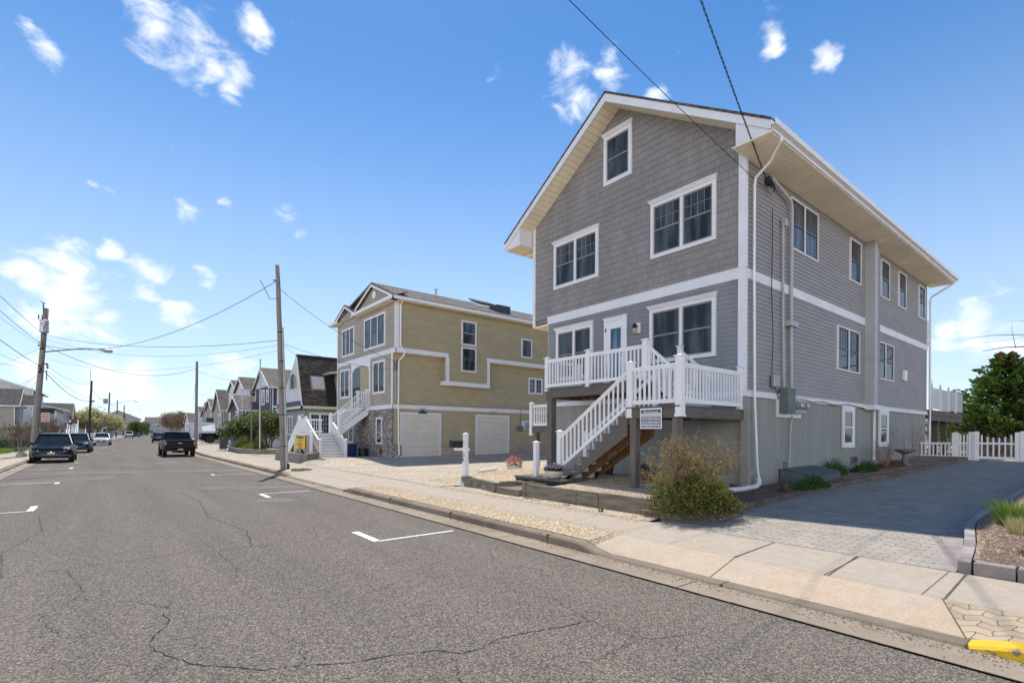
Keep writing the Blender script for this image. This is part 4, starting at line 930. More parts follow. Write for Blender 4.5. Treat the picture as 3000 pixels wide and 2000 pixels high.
newel(gh, LX+.05, 6.03, 2.18, 3.44, .075); newel(gh, 10.42, 7.68, 3.14, 4.14, .07); newel(gh, 11.9, 7.68, 3.14, 4.14, .06); newel(gh, 10.48, 6.75, 2.42, 3.45, .06); newel(gh, 11.9, 6.05, 2.42, 3.42, .05)
newel(gh, UX+.03, 11.30, 3.1, 4.08, .06); newel(gh, UX+.03, 9.62, 3.12, 4.12, .06)
railing(gh, (LX+.05, 6.10, LD), (LX+.05, 7.24, LD), .90, .118, base=.1)
railing(gh, (LX+.12, 6.03, LD), (11.92, 6.03, LD), .90, .125, base=.1)
railing(gh, (UX+.03, 7.75, UD), (UX+.03, 9.56, UD), .88, .118); railing(gh, (UX+.03, 9.68, UD), (UX+.03, 11.24, UD), .88, .118)
railing(gh, (UX+.1, 11.30, UD), (11.95, 11.30, UD), .88, .118)
# short flight from landing to the upper deck
for i in range(1, 5):
    z = LD+(UD-LD)*i/4.0; y = 6.78+(i-1)*.21
    mb = MB(); mb.box(10.5, 11.9, y, y+.24, z-.03, z); mb.build('stair_tread', 'wood', gh)
    mb = MB(); mb.box(10.5, 11.9, y+.005, y+.02, z-.19, z-.03); mb.build('stair_riser', 'trim', gh)
railing(gh, (10.46, 6.8, LD+.0), (10.46, 7.66, UD-.02), .90, .11); railing(gh, (11.9, 6.8, LD), (11.9, 7.66, UD), .90, .11)
# small side deck on the far left of the house
mb = MB(); mb.box(12.9, 14.6, 12.97, 14.9, 1.95, 2.08); mb.build('side_deck', 'wood', gh)
beam('deck_beam', 12.88, 12.93, 12.97, 14.92, 1.86, 2.1); 
mb = MB(); mb.box(12.95, 13.13, 14.6, 14.78, .5, 1.9); mb.build('deck_post', 'woodv', gh)
railing(gh, (12.92, 13.05, 2.08), (12.92, 14.75, 2.08), .85, .13); newel(gh, 12.92, 14.85, 1.75, 2.98, .07)
# rear decks with frosted panels
mb = MB(); mb.box(XE+.05, 35.2, 5.9, 12.5, 2.75, 2.98); mb.build('rear_deck', 'wood', gh)
mb = MB(); mb.box(XE+.05, 35.2, 5.9, 5.96, 2.5, 2.74); mb.build('deck_beam', 'wood', gh)
for x in (32.0, 33.8):
    mb = MB(); mb.box(x, x+.24, 6.3, 6.54, .7, 2.75); mb.build('deck_post', 'wood', gh)
for i in range(4):
    a = XE+.6+i*1.6
    mb = MB(); mb.box(a+.05, a+1.5, 5.93, 5.96, 3.05, 4.0); mb.build('glass_panel', 'frost', gh)
    mb = MB(); mb.box(a-.03, a+.03, 5.9, 5.98, 2.98, 4.18); mb.tube([(a, 5.94, 4.18), (a+.06, 5.94, 4.32), (a+.2, 5.94, 4.38)], .012); mb.build('rail_post', 'white', gh)
mb = MB(); mb.box(XE+.05, 29.6, 6.1, 12, 5.95, 6.15); mb.build('rear_balcony', 'frost', gh)
mb = MB(); mb.box(XE+.3, 29.5, 6.1, 6.14, 6.2, 7.05); mb.build('glass_panel', 'frost', gh)
# ================================================================ THE OLIVE HOUSE
oh = thing('beach_house', 'olive green clapboard house with two white garage doors and stone base', 'house', (18, 31, .3))
GX = 12.78; GY1 = 26.84; GY2 = 26.44; GYE = 35.7; GXE = 34.0; ZB = 3.23; ZT = 3.46; ZF = 6.42; ZF2 = 6.66; ZE = 9.4
PG = PL('x', GX, -1); PO1 = PL('y', GY1, -1); PO2 = PL('y', GY2, -1)
mb = MB(); mb.box(GX+.05, GXE, GY1+.03, GYE-.03, .0, 6.5)
mb.box(GX+.05, GXE, GY2+.03, GYE-.03, 6.5, 9.35); mb.build('wall_core', 'olive', oh)
mb = MB(); mb.box(GX+2.2, 15.6, GY1+.2, GY1+1, 0.3, 3); mb.build('inner_wall', 'black', oh)
for a, b in ((15.97, 18.55), (21.3, GXE)):
    mb = MB(); mb.box(a, b, GY1-.012, GY1+.02, .1, 1.22); mb.build('block_base', 'beigeblock', oh)
gar = ((13.36, 15.86, .3, 2.92), (18.66, 21.18, .3, 2.92))
mb = MB(); laps(mb, PO1, lambda z: (12.83, GXE), 1.2, ZB, .115, .022, holes=[(g[0]-.1, g[1]+.1, .2, 3.03) for g in gar]); mb.build('garage_clapboard', 'olive', oh)
mb = MB(); laps(mb, PO1, lambda z: (GX+.02, GXE), ZT, ZF, .115, .022); mb.build('clapboard_siding', 'olive', oh)
# upper wall steps down in the middle: a bay that hangs lower between X 16.8 and 19.9
mb = MB(); laps(mb, PO2, lambda z: (GX+.02, GXE), ZF2, ZE, .115, .022); laps(mb, PO2, lambda z: (16.3, 19.15), 4.98, ZF2, .115, .022); mb.build('upper_clapboard', 'olive', oh)
mb = MB(); mb.box(16.12, 19.4, GY2+.01, GY1, 4.8, 6.5); mb.build('bay_core', 'olive', oh)
mb = MB()
mb.box(GX-.035, 16.25, GY2-.035, GY2, ZF, ZF2+.02); mb.box(16.05, 16.30, GY2-.035, GY2, 4.98, ZF); mb.box(15.95, 19.35, GY2-.036, GY2, 4.74, 4.99); mb.box(19.15, 19.36, GY2-.035, GY2, 4.99, ZF2)
mb.box(19.10, GXE, GY2-.037, GY2, ZF, ZF2+.02); mb.box(15.92, 15.95, GY2-.036, GY1, 4.74, 4.99); mb.box(19.35, 19.38, GY2-.036, GY1, 4.74, 4.99)
mb.box(GX-.035, GX, GY2-.035, GYE, ZF, ZF2+.02)
mb.build('belt_band', 'trim', oh)
mb = MB(); mb.box(GX, 16.1, GY2, GY1, ZF, ZF+.03); mb.box(19.35, GXE, GY2, GY1, ZF, ZF+.03); mb.box(15.95, 19.35, GY2, GY1, 4.74, 4.76); mb.build('overhang_soffit', 'cream', oh)
mb = MB(); mb.box(GX-.035, GXE, GY1-.04, GY1, ZB, ZT); mb.box(GX-.036, GX, GY1-.04, GYE, ZB, ZT); mb.build('base_band', 'trim', oh)
mb = MB(); mb.box(GX-.03, GX, GY1-.03, GY1+.16, ZT, ZF); mb.build('corner_board', 'trim', oh)
mb = MB(); mb.box(GX-.03, GX, GYE-.08, GYE+.03, ZT, 9.2); mb.build('corner_board', 'trim', oh)
mb = MB(); mb.box(GX-.03, GX, GY2-.03, GY2+.14, ZF2+.02, ZE); mb.box(GX, GX+.18, GY2-.03, GY2, ZF2+.02, ZE); mb.build('corner_board', 'trim', oh)
mb = MB(); shakes(mb, PG, lambda z: (GY1, 30.0), ZT, ZF, .26, .3, .6); shakes(mb, PG, lambda z: (33.0, GYE), ZT, ZF, .26, .3, .6); shakes(mb, PG, lambda z: (GY2, GYE), ZF2, 9.42, .26, .3, .6)
mb.build('front_shingles', 'greige', oh)
# stone veneer ground floor
mb = MB(); z = .0
while z < ZB-.01:
    h = min(ZB-z, U(.10, .2)); y = GY1-.02
    while y < GYE:
        l = min(GYE-y, U(.2, .5)); d = U(.02, .06)
        mb.box(GX-d, GX+.02, y+.006, y+l-.006, z+.005, z+h-.005, random.random()); y += l
    z += h
z = .0
while z < 1.13:
    h = min(1.13-z, U(.10, .2)); x = GX-.02
    while x < 13.3:
        l = min(13.34-x, U(.2, .4)); mb.box(x+.006, x+l-.006, GY1-U(.02, .06), GY1+.02, z+.005, z+h-.005, random.random()); x += l
    z += h
mb.build('stone_veneer', 'stone', oh)
mb = MB(); mb.box(GX+.0, GX+.05, GY1, GYE, 0, ZB); mb.build('veneer_backing', 'black', oh)
window(oh, PG, 28.15, 29.0, 1.15, 2.75, 1, tw=.1, head=False, grid=None, sash='sashdark'); window(oh, PG, 32.6, 33.5, 1.15, 2.65, 1, tw=.1, head=False, grid=None, sash='sashdark')
# garages
for (a, b, c, d) in gar:
    mb = MB(); PO1.box(mb, a-.12, a, c, d+.0, -.02, .035); PO1.box(mb, b, b+.12, c, d, -.02, .035); PO1.box(mb, a-.12, b+.12, d, d+.12, -.02, .035)
    mb.box(a-.02, a, GY1, GY1+.32, c, d); mb.box(b, b+.02, GY1, GY1+.32, c, d); g = mb.build('garage_frame', 'trim', oh)
    mb = MB(); n = 7
    for i in range(n):
        z0 = c+(d-c)*i/n; z1 = c+(d-c)*(i+1)/n-.012; mb.box(a+.01, b-.01, GY1-.008, GY1+.02, z0, z1)
    for i in range(n*2):
        z0 = c+(d-c)*(i+.45)/(n*2); mb.box(a+.02, b-.02, GY1-.012, GY1-.008, z0, z0+.012)
    mb.build('garage_door', 'gdoor', oh)
# arch porch
mb = MB(); mb.box(GX-.04, GX+.02, 32.86, 33.06, ZT, ZF); mb.box(GX-.04, GX+.02, 29.94, 30.12, ZT, ZF)
n = 14; ya, yb, zs, zc = 30.12, 32.86, 5.72, 6.12
for i in range(n):
    t0, t1 = i/n, (i+1)/n; f = lambda t: zs+(zc-zs)*math.sqrt(max(0, 1-(2*t-1)**2)); y0, y1 = ya+(yb-ya)*t0, ya+(yb-ya)*t1
    mb.add([(GX-.04, y0, f(t0)), (GX-.04, y1, f(t1)), (GX-.04, y1, ZF), (GX-.04, y0, ZF), (GX+.3, y0, f(t0)), (GX+.3, y1, f(t1))], [(0, 1, 2, 3), (0, 4, 5, 1)])
mb.box(GX-.06, GX-.04, 33.0, 33.1, 5.62, 5.72); mb.build('porch_arch', 'trim', oh)
mb = MB(); laps(mb, PL('x', GX-.001, -1), lambda z: (ya+.01, 31.6), ZT, 6.0, .26, .012); mb.build('porch_wall', 'olive', oh)
mb = MB(); mb.quad((GX-.012, 31.6, ZT), (GX-.012, yb, ZT), (GX-.012, yb, 6.0), (GX-.012, 31.6, 6.0)); mb.build('porch_shadow_door', 'glass', oh)
window(oh, PG, 27.80, 29.53, 4.17, 6.16, 2, tw=.13, head=False, grid=None, sash='sashdark'); window(oh, PG, 33.3, 35.05, 4.17, 6.16, 2, tw=.13, head=False, grid=None, sash='sashdark')
window(oh, PG, 27.8, 30.9, 6.98, 8.98, 3, tw=.13, head=False, grid=None, sash='sashdark'); window(oh, PG, 32.55, 34.75, 7.0, 8.9, 3, tw=.12, head=False, grid=None, sash='sashdark')
window(oh, PO2, 17.15, 18.28, 7.3, 8.85, 1, tw=.09, head=False, grid=None, sash='tansiding'); window(oh, PO2, 17.15, 18.28, 5.66, 7.2, 1, tw=.09, head=False, grid=None, sash='sashdark')
window(oh, PO2, 22.0, 22.95, 7.0, 8.3, 1, tw=.09, head=False, grid=None, sash='sashdark'); window(oh, PO1, 23.0, 24.3, 4.6, 5.75, 2, tw=.08, head=False, grid=(2, 3), sash='trim', dh=False, glass='glassb')
# roof: main ridge along X with front gable, smaller front gable at the left, pent eave across
ov = .5; YMO = (GY2+GYE)/2
mb = MB(); yA, yB = GY2-.45, GYE+.45; YMO = 29.45; zr = 11.02
mb.prism([(yA, ZE+.14), (YMO, zr), (yB, ZE+.14), (yB, ZE+.04), (YMO, zr-.12), (yA, ZE+.04)], 'x', GX-.2, GXE+.4)
orf = mb.build('roof', 'rooft', oh)
mb = MB(); mb.box(GX-.5, GXE+.4, yA-.1, yA, ZE-.1, ZE+.07); mb.box(GX-.52, GX-.42, yA-.1, 31.9, ZE-.1, ZE+.08); mb.box(GX-.52, GX-.42, 34.6, yB, ZE-.1, ZE+.08); mb.build('gutter', 'white', orf)
mb = MB(); mb.box(GX-.42, GXE+.4, yA, GY2, ZE-.08, ZE-.04); mb.box(GX-.42, GX, yA, 31.9, ZE-.08, ZE-.04); mb.box(GX-.42, GX, 34.7, yB, ZE-.08, ZE-.04); mb.build('eave_soffit', 'cream', orf)
mb = MB(); mb.add([(GX-.42, yA, ZE+.075), (GX-.42, 31.9, ZE+.075), (GX+.6, 31.9, ZE+.45), (GX+.6, yA, ZE+.45)], [(0, 1, 2, 3)]); mb.build('pent_roof', 'roofty', orf)
# big front gable
def fgable(y0, y1, zb, zp, xf, mat='greige', ovh=.18, rf_=True):
    ym = (y0+y1)/2
    mb = MB(); mb.prism([(y0, zb), (y1, zb), (ym, zp)], 'x', xf, xf+1.6); g = mb.build('gable_wall', mat, orf)
    mb = MB(); pl = PL('x', xf, -1)
    laps(mb, pl, lambda z: (y0+(ym-y0)*(z-zb)/(zp-zb), y1-(y1-ym)*(z-zb)/(zp-zb)), zb, zp-.05, .2, .015); mb.build('gable_laps', mat, orf)
    mb = MB(); s = (zp-zb)/(ym-y0); e = .28
    for a, b in ((y0-e, ym), (y1+e, ym)):
        za = zb-e*s+.16; zc_ = zp+.16; mb.prism([(a, za), (b, zc_), (b, zc_-.22), (a, za-.2)], 'x', xf-ovh-.04, xf-ovh)
    mb.build('rake_board', 'white', orf)
    mb = MB(); xb = xf+(1.6 if rf_ else .2); mb.prism([(y0-e, zb-e*s+.17), (ym, zp+.17), (y1+e, zb-e*s+.17), (y1+e, zb-e*s+.09), (ym, zp+.09), (y0-e, zb-e*s+.09)], 'x', xf-ovh-.06, xb); mb.build('gable_roof', 'rooft', orf)
    return ym
fgable(26.5, 32.4, 9.56, 10.80, GX-.02, rf_=False)
fgable(31.75, GYE, 9.42, 10.28, GX-.06)
mb = MB(); mb.lathe([(.25, 0), (.25, -.04), (.2, -.05)], (GX-.04, 29.35, 10.25), 16, 'x'); mb.build('round_vent', 'white', orf)
mb = MB(); mb.lathe([(.07, 0), (.07, .6)], (16.6, 28.6, 10.5), 8); mb.lathe([(.1, 0), (.1, .08)], (16.6, 28.6, 11.07), 8); mb.build('roof_vent_pipe', 'galv', orf)
mb = MB(); mb.add([(19.5, 27.9, 10.2), (20.9, 27.9, 10.2), (20.9, 28.9, 10.6), (19.5, 28.9, 10.6), (19.5, 27.9, 10.55), (20.9, 27.9, 10.55), (20.9, 28.9, 10.97), (19.5, 28.9, 10.97)], [(0, 1, 5, 4), (1, 2, 6, 5), (2, 3, 7, 6), (3, 0, 4, 7), (4, 5, 6, 7)])
sk = mb.build('skylight', 'white', orf)
mb = MB(); mb.add([(19.4, 27.8, 10.56), (21.0, 27.8, 10.56), (21.0, 29.0, 11.05), (19.4, 29.0, 11.05), (19.4, 27.8, 10.64), (21.0, 27.8, 10.64), (21.0, 29.0, 11.13), (19.4, 29.0, 11.13)], [(0, 1, 5, 4), (1, 2, 6, 5), (2, 3, 7, 6), (3, 0, 4, 7), (4, 5, 6, 7), (0, 3, 2, 1)]); mb.build('skylight_lid', 'black', sk)
mb = MB(); mb.box(20.2, 21.35, 26.8, 27.7, 9.72, 10.42); ac = mb.build('air_conditioner', 'black', orf, bevel=.05)
mb = MB()
for i in range(14): mb.box(20.19, 21.36, 26.79, 27.71, 9.8+i*.042, 9.812+i*.042)
mb.build('coil_fins', 'signgrey', ac)
# pipes, meters, lamps
def pipe_o(name, pts, r, mat='conduit'): mb = MB(); mb.tube(pts, r, 8); return mb.build(name, mat, oh)
pipe_o('downspout', [(13.0, yA-.05, ZE), (13.02, GY2-.08, ZE-.3), (13.02, GY2-.08, 6.8), (13.25, GY2-.1, 6.5), (13.25, GY2-.1, 6.3), (13.1, GY1-.09, 5.95), (13.1, GY1-.09, 3.4), (13.12, GY1-.09, 1.4), (13.16, GY1-.1, .55), (12.6, GY1-.35, .32), (12.1, GY1-.7, .28)], .05, 'white')
pipe_o('conduit', [(12.92, GY1-.06, 6.1), (12.92, GY1-.06, 3.95), (12.98, GY1-.06, 3.72), (13.2, GY1-.06, 3.62), (16, GY1-.06, 3.62), (20, GY1-.06, 3.62), (22.9, GY1-.06, 3.62), (23.15, GY1-.06, 3.55), (23.22, GY1-.06, 3.35), (23.22, GY1-.06, 2.7)], .03)
pipe_o('cable', [(22.3, GY1-.05, 3.55), (22.28, GY1-.05, 2.6), (22.2, GY1-.05, 2.3)], .012, 'wire')
mb = MB(); mb.box(22.4, 24.2, GY1-.06, GY1, 2.1, 2.72); mb.build('meter_board', 'trim', oh)
mb = MB(); mb.box(22.7, 23.9, GY1-.25, GY1-.06, 2.18, 2.6); m2 = mb.build('meter_socket', 'metal', oh, bevel=.01)
for x in (23.0, 23.6):
    mb = MB(); mb.lathe([(.13, 0), (.13, -.06), (.09, -.15)], (x, GY1-.25, 2.4), 12, 'y'); mb.build('meter', 'galv', m2)
mb = MB(); mb.box(22.0, 22.4, GY1-.2, GY1, 2.02, 2.35); mb.build('cable_box', 'utility', oh)
for x, gr in ((14.6, True), (19.9, False)):
    mb = MB(); mb.lathe([(.05, 0), (.07, -.05)], (x, GY1-.04, 3.25), 8, 'y')
    for s in (-1, 1): mb.tube([(x, GY1-.08, 3.25), (x+s*.08, GY1-.14, 3.22)], .015); mb.lathe([(.03, .0), (.07, -.12), (.075, -.13)], (x+s*.12, GY1-.12, 3.22), 10, 'y')
    mb.build('floodlight', 'galv', oh)
mb = MB(); mb.box(14.4, 15.0, GY1-.055, GY1-.04, 2.98, 3.08); mb.lathe([(.12, 0), (.12, -.01)], (14.7, GY1-.046, 3.12), 8, 'y'); mb.build('garage_plaque', 'green', oh)
for x, z in ((16.55, 1.42), (16.75, 1.42), (16.0, 1.05)):
    mb = MB(); mb.lathe([(.07, 0), (.08, -.05), (.05, -.09)], (x, GY1-.01, z), 10, 'y'); mb.build('wall_vent', 'galv', oh)
mb = MB(); mb.box(GX-.07, GX-.055, 28.2, 28.45, .55, .85); mb.build('foundation_vent', 'redbrick', oh)
mb = MB(); mb.box(22.3, 22.6, GY1-.12, GY1, .55, .9); mb.build('outlet_box', 'metal', oh)
# front stairs of the olive house: lower flight towards +Y, landing, upper flight into the arch
SX0, SX1 = 9.45, 10.98; SY0, SY1 = 29.25, 31.75; LZ = 1.80; n = 9; SB = .22
for i in range(n):
    z = SB+(LZ-SB)*(i+1)/n; y = SY0+(SY1-SY0)*i/n
    mb = MB(); mb.box(SX0, SX1, y-.025, y+(SY1-SY0)/n+.01, z-.03, z); mb.build('stair_tread', 'concdark', oh)
    mb = MB(); mb.box(SX0+.02, SX1-.02, y, y+.015, z-(LZ-SB)/n, z-.031); mb.build('stair_riser', 'white', oh)
mb = MB(); mb.box(SX0, 11.0, SY1+.02, 33.2, LZ-.2, LZ); mb.build('stair_landing', 'white', oh)
for x in (SX0+.02, SX1-.02):
    mb = MB(); mb.prism([(SY0, SB), (SY0, SB+.2), (SY1, LZ), (SY1, LZ-.35), (SY0+.3, SB)], 'x', x-.02, x+.02); mb.build('stair_stringer', 'white', oh)
    railing(oh, (x, SY0+.05, SB+.2), (x, SY1, LZ), .9, .14, bw=.05)
    newel(oh, x, SY0-.02, .1, 1.42, .07); newel(oh, x, SY1+.06, LZ-.2, 2.75, .07)
railing(oh, (SX0+.02, SY1+.1, LZ), (SX0+.02, 33.1, LZ), .9, .1, bw=.06); newel(oh, SX0+.02, 33.15, LZ-.2, 2.75, .07); railing(oh, (SX0+.1, 33.15, LZ), (10.9, 33.15, LZ), .9, .14)
n = 9; UX0, UX1 = 10.95, 12.74
for i in range(n):
    z = LZ+(ZT-LZ)*(i+1)/n; x = UX0+(UX1-UX0)*i/n
    mb = MB(); mb.box(x-.02, x+(UX1-UX0)/n+.01, 30.2, 31.6, z-.03, z); mb.build('stair_tread', 'concdark', oh)
    mb = MB(); mb.box(x, x+.015, 30.22, 31.58, z-(ZT-LZ)/n, z-.031); mb.build('stair_riser', 'white', oh)
for y in (30.2, 31.6):
    mb = MB(); mb.prism([(UX0-.05, LZ-.02), (UX0-.05, LZ+.2), (UX1, ZT-.05), (UX1, ZT-.5), (UX0+.1, LZ-.1)], 'y', y-.02, y+.02); mb.build('stair_stringer', 'white', oh)
    railing(oh, (UX0, y, LZ+.18), (UX1-.1, y, ZT), .9, .14, bw=.05); newel(oh, UX0-.04, y, LZ-.2, 2.98, .07); newel(oh, UX1-.08, y, ZT-.1, 4.5, .07)
railing(oh, (UX0+.9, 30.0, ZT-.05), (GX-.05, 30.0, ZT-.05), .95, .13, bw=.05)
# a second flight down the far side, closed panel seen from the road
mb = MB(); mb.add([(SX0-.05, 33.2, LZ), (SX0-.05, 33.2, 2.65), (SX0-.05, 35.4, 1.15), (SX0-.05, 35.4, .4), (SX0+.0, 33.2, LZ), (SX0+.0, 33.2, 2.65), (SX0+.0, 35.4, 1.15), (SX0+.0, 35.4, .4)], [(0, 1, 2, 3), (4, 7, 6, 5), (0, 4, 5, 1), (1, 5, 6, 2), (2, 6, 7, 3), (3, 7, 4, 0)]); mb.build('stair_side_panel', 'white', oh)

# planter, sign and bins by the olive house
t = thing('planter_wall', 'grey block planter wall round the yellow sign, beside the utility pole', 'planter', (8.3, 29, .15))
mb = MB()
def blockwall(mb, p, q, z0, rows, bh=.155, bl=.4, th=.2, capt=None):
    L = math.hypot(q[0]-p[0], q[1]-p[1]); ux, uy = (q[0]-p[0])/L, (q[1]-p[1])/L
    for r in range(rows):
        s = -(r % 2)*bl/2
        while s < L:
            a, b = max(0, s)+.004, min(L, s+bl)-.004; s += bl
            if b > a: mb.bar((p[0]+ux*a, p[1]+uy*a, z0+bh*(r+.5)), (p[0]+ux*b, p[1]+uy*b, z0+bh*(r+.5)), th, bh-.008, random.random())
blockwall(mb, (7.85, 26.9), (7.85, 31.9), .1, 4); blockwall(mb, (7.95, 26.85), (9.3, 29.1), .1, 4); mb.build('blocks', 'block', t, bevel=.01)
mb = MB(); mb.add([(7.9, 27.1, .62), (9.3, 29.2, .62), (9.3, 33, .62), (7.9, 33, .62)], [(0, 1, 2, 3)]); mb.build('soil', 'mulch', t)
t = thing('gravel_border', 'low grey stone border between the white stairs and the gravel drive', 'border', (10, 27.5, .2))
mb = MB(); blockwall(mb, (8.65, 26.6), (12.3, 26.75), .12, 1, .16, .9, .16); mb.build('stones', 'block', t, bevel=.015)
t = thing('sign_frame', 'white post and rail frame carrying the yellow sign in the block planter', 'fence', (9, 31, .6))
mb = MB(); mb.box(8.86, 8.98, 31.95, 32.07, .55, 1.55); mb.build('post', 'white', t)
mb = MB(); mb.box(8.86, 8.98, 28.95, 29.07, .55, 1.85); cap(mb, 8.92, 29.01, 1.85, .09); mb.build('post', 'white', t)
mb = MB(); mb.box(8.84, 9.0, 29.0, 32.1, 1.68, 1.80); mb.build('rail', 'white', t)
mb = MB(); mb.box(8.9, 8.93, 29.1, 31.95, .62, 1.66); mb.build('panel', 'tansiding', t)
yp = PL('x', 8.84, -1)
ys = thing('estate_agent_sign', 'yellow estate agent sign hung on the white frame behind the utility pole', 'sign', (8.8, 30.6, 1))
mb = MB(); yp.box(mb, 29.85, 31.75, .86, 1.66, -.01, .012); mb.build('board', 'yellowsign', ys)
text_mesh(ys, 'Weichert', yp, 30.8, 1.55, .26, 'signdark', .016, .012, width=1.5)
mb = MB()
for k, (o_, w_) in enumerate(((-.5, .2), (-.2, .28), (.2, .34))): yp.box(mb, 30.8-o_-w_, 30.8-o_, 1.36, 1.40, .012, .018)
mb.build('small_print', 'signdark', ys)
for i, wd in enumerate((.45, 1.1, 1.0)):
    mb = MB(); yp.box(mb, 30.8-wd/2, 30.8+wd/2, 1.24-i*.075, 1.27-i*.075, .012, .018); mb.build('small_print', 'signdark', ys)
mb = MB(); mb.lathe([(.05, -.14), (.12, -.08), (.13, 0), (.12, .1), (.05, .16)], (8.815, 30.65, .95), 14); mb.build('portrait_head', 'skin', ys, smooth=True)
mb = MB(); mb.prism([(30.2, .60), (31.15, .60), (31.0, .78), (30.75, .86), (30.55, .86), (30.32, .78)], 'x', 8.80, 8.83); mb.build('portrait_suit', 'signdark', ys)
mb = MB(); mb.prism([(30.6, .66), (30.78, .66), (30.72, .84), (30.62, .84)], 'x', 8.79, 8.80); mb.build('portrait_shirt', 'white', ys)
def wheelie(label, x, y, z, mat, w=.3, h=.9, cat='bin', round_=False, lidmat=None, handle=True):
    t = thing('wheelie_bin', label, cat, (x, y, z))
    if round_: mb = MB(); mb.lathe([(w*.85, 0), (w*.9, .05), (w, h*.9), (w*1.06, h*.92), (w*1.06, h)], (x, y, z), 18); b = mb.build('body', mat, t)
    else:
        mb = MB(); a = w*.82; mb.add([(x-a, y-a, z), (x+a, y-a, z), (x+a, y+a, z), (x-a, y+a, z), (x-w, y-w, z+h), (x+w, y-w, z+h), (x+w, y+w, z+h), (x-w, y+w, z+h)], [(0, 3, 2, 1), (4, 5, 6, 7), (0, 1, 5, 4), (1, 2, 6, 5), (2, 3, 7, 6), (3, 0, 4, 7)]); mb.build('body', mat, t, bevel=.03)
        mb = MB(); mb.box(x-w*1.08, x+w*1.08, y-w*1.1, y+w*1.1, z+h, z+h+.05); mb.build('lid', lidmat or mat, t, bevel=.02)
    if handle: mb = MB(); mb.tube([(x-w, y-w*.9, z+h), (x-w, y-w, z+h+.12), (x+w, y-w, z+h+.12), (x+w, y-w*.9, z+h)], .015); mb.build('handle', 'black', t)
    for s in (-1, 1):
        mb = MB(); mb.lathe([(.09, -.02), (.09, .03)], (x+s*w*.8, y+w*.9, z+.09), 12, 'x'); mb.build('wheel', 'rubber', t)
    return t
wheelie('blue wheeled recycling bin between the white stairs and the stone wall', 11.75, 30.6, .12, 'blue', .30, .95)
t = thing('hose_reel_cart', 'black round barrel with a tall bent handle beside the blue bin', 'barrel', (12.35, 30.3, .12))
mb = MB(); mb.lathe([(.27, 0), (.29, .1), (.29, .7), (.27, .75)], (12.3, 29.9, .12), 18); mb.build('barrel', 'black', t)
mb = MB(); mb.tube([(12.0, 30.25, .2), (12.0, 30.25, 1.18), (12.5, 30.1, 1.18)], .03); mb.build('handle', 'black', t)
tuft('grass_tuft', 'small patch of bright grass at the foot of the utility pole', 6.55, 22.6, .17, 260, .12, .42, 'grass', w=.012)

# ================================================================ houses further along the right side
# brown mansard cottage
t = thing('beach_cottage', 'cottage with steep dark brown shingled roof, skylight and white arched window gable', 'house', (13, 42, .3))
AX = 11.5; AY0 = 39.5; AY1 = 46.5; AZ = 3.75; AR = 7.75; AM = 43.0
mb = MB(); mb.box(AX+.35, 26, AY0+.4, AY1-.3, .1, AZ); mb.build('wall_core', 'slate', t)
mb = MB(); laps(mb, PL('x', AX+.33, -1), lambda z: (AY0+.4, AY1-.3), .3, AZ, .2, .02); laps(mb, PL('y', AY0+.38, -1), lambda z: (AX+.35, 26), .3, AZ, .2, .02); mb.build('siding', 'slate', t)
mb = MB(); mb.prism([(AY0, AZ), (41.0, AR-.05), (41.2, AR+.1), (43.1, 6.3), (AY1, AZ)], 'x', AX+.02, 26); rf = mb.build('roof', 'roofb', t)
mb = MB(); mb.box(AX-.02, 26, 40.88, 41.3, AR-.12, AR+.13); mb.build('ridge_cap', 'darkroof', rf)
mb = MB(); mb.prism([(AY0+.12, AZ+.1), (41.08, AR-.1), (41.25, AR-.06), (43.0, 6.2), (AY1-.1, AZ+.1)], 'x', AX-.03, AX+.015); gb = mb.build('gable_wall', 'ceramic', t)
mb = MB(); mb.prism([(AY0+.15, AZ+.5), (AY0+.62, AZ+1.35), (AY1-.6, AZ+1.35), (AY1-.2, AZ+.5)], 'x', AX-.07, AX-.035); mb.build('balcony_panel', 'palesiding', gb)
mb = MB(); mb.prism([(AY0+.02, AZ+.05), (AY0+.2, AZ+.49), (AY1-.2, AZ+.49), (AY1, AZ+.05)], 'x', AX-.08, AX-.035); mb.build('balcony_base', 'navy', gb)
mb = MB(); mb.prism([(AY0-.05, AZ), (40.95, AR+.02), (41.05, AR+.02), (AY0+.08, AZ)], 'x', AX-.08, AX-.0); mb.build('rake_board', 'white', gb)
mb = MB(); pts = [(40.75, AZ+1.5), (43.0, AZ+1.5)]+[(41.9+1.15*math.cos(a), AZ+1.9+.95*math.sin(a)) for a in [i*math.pi/10 for i in range(11)]]; mb.prism(pts, 'x', AX-.05, AX-.035); wn = mb.build('arched_window', 'ceramic', gb)
mb = MB(); mb.prism([(41.9+(p[0]-41.9)*.86, AZ+1.7+(p[1]-AZ-1.7)*.88) for p in pts], 'x', AX-.058, AX-.052); mb.build('pane', 'glassb', wn)
mb = MB(); mb.box(AX-.2, 26, AY0-.25, AY0-.05, AZ-.12, AZ+.08); mb.box(AX-.22, AX-.05, AY0-.25, AY1, AZ-.12, AZ+.08); mb.box(AX-.05, 26, AY0-.05, AY0+.4, AZ-.1, AZ-.05); mb.build('gutter', 'ceramic', t)
fpl = lambda y, x: None
u = Vector((0, 41.0-AY0, AR-.05-AZ)).normalized(); nrm_ = Vector((0, -u.z, u.y))
def onroof(x, s, h): p = Vector((x, AY0, AZ))+u*s+nrm_*h; return (p.x, p.y, p.z)
def roofbox(mb, x0, x1, s0, s1, h0, h1): vs = [onroof(x, s, h) for h in (h0, h1) for (x, s) in ((x0, s0), (x1, s0), (x1, s1), (x0, s1))]; mb.add(vs, [(0, 3, 2, 1), (4, 5, 6, 7), (0, 1, 5, 4), (1, 2, 6, 5), (2, 3, 7, 6), (3, 0, 4, 7)])
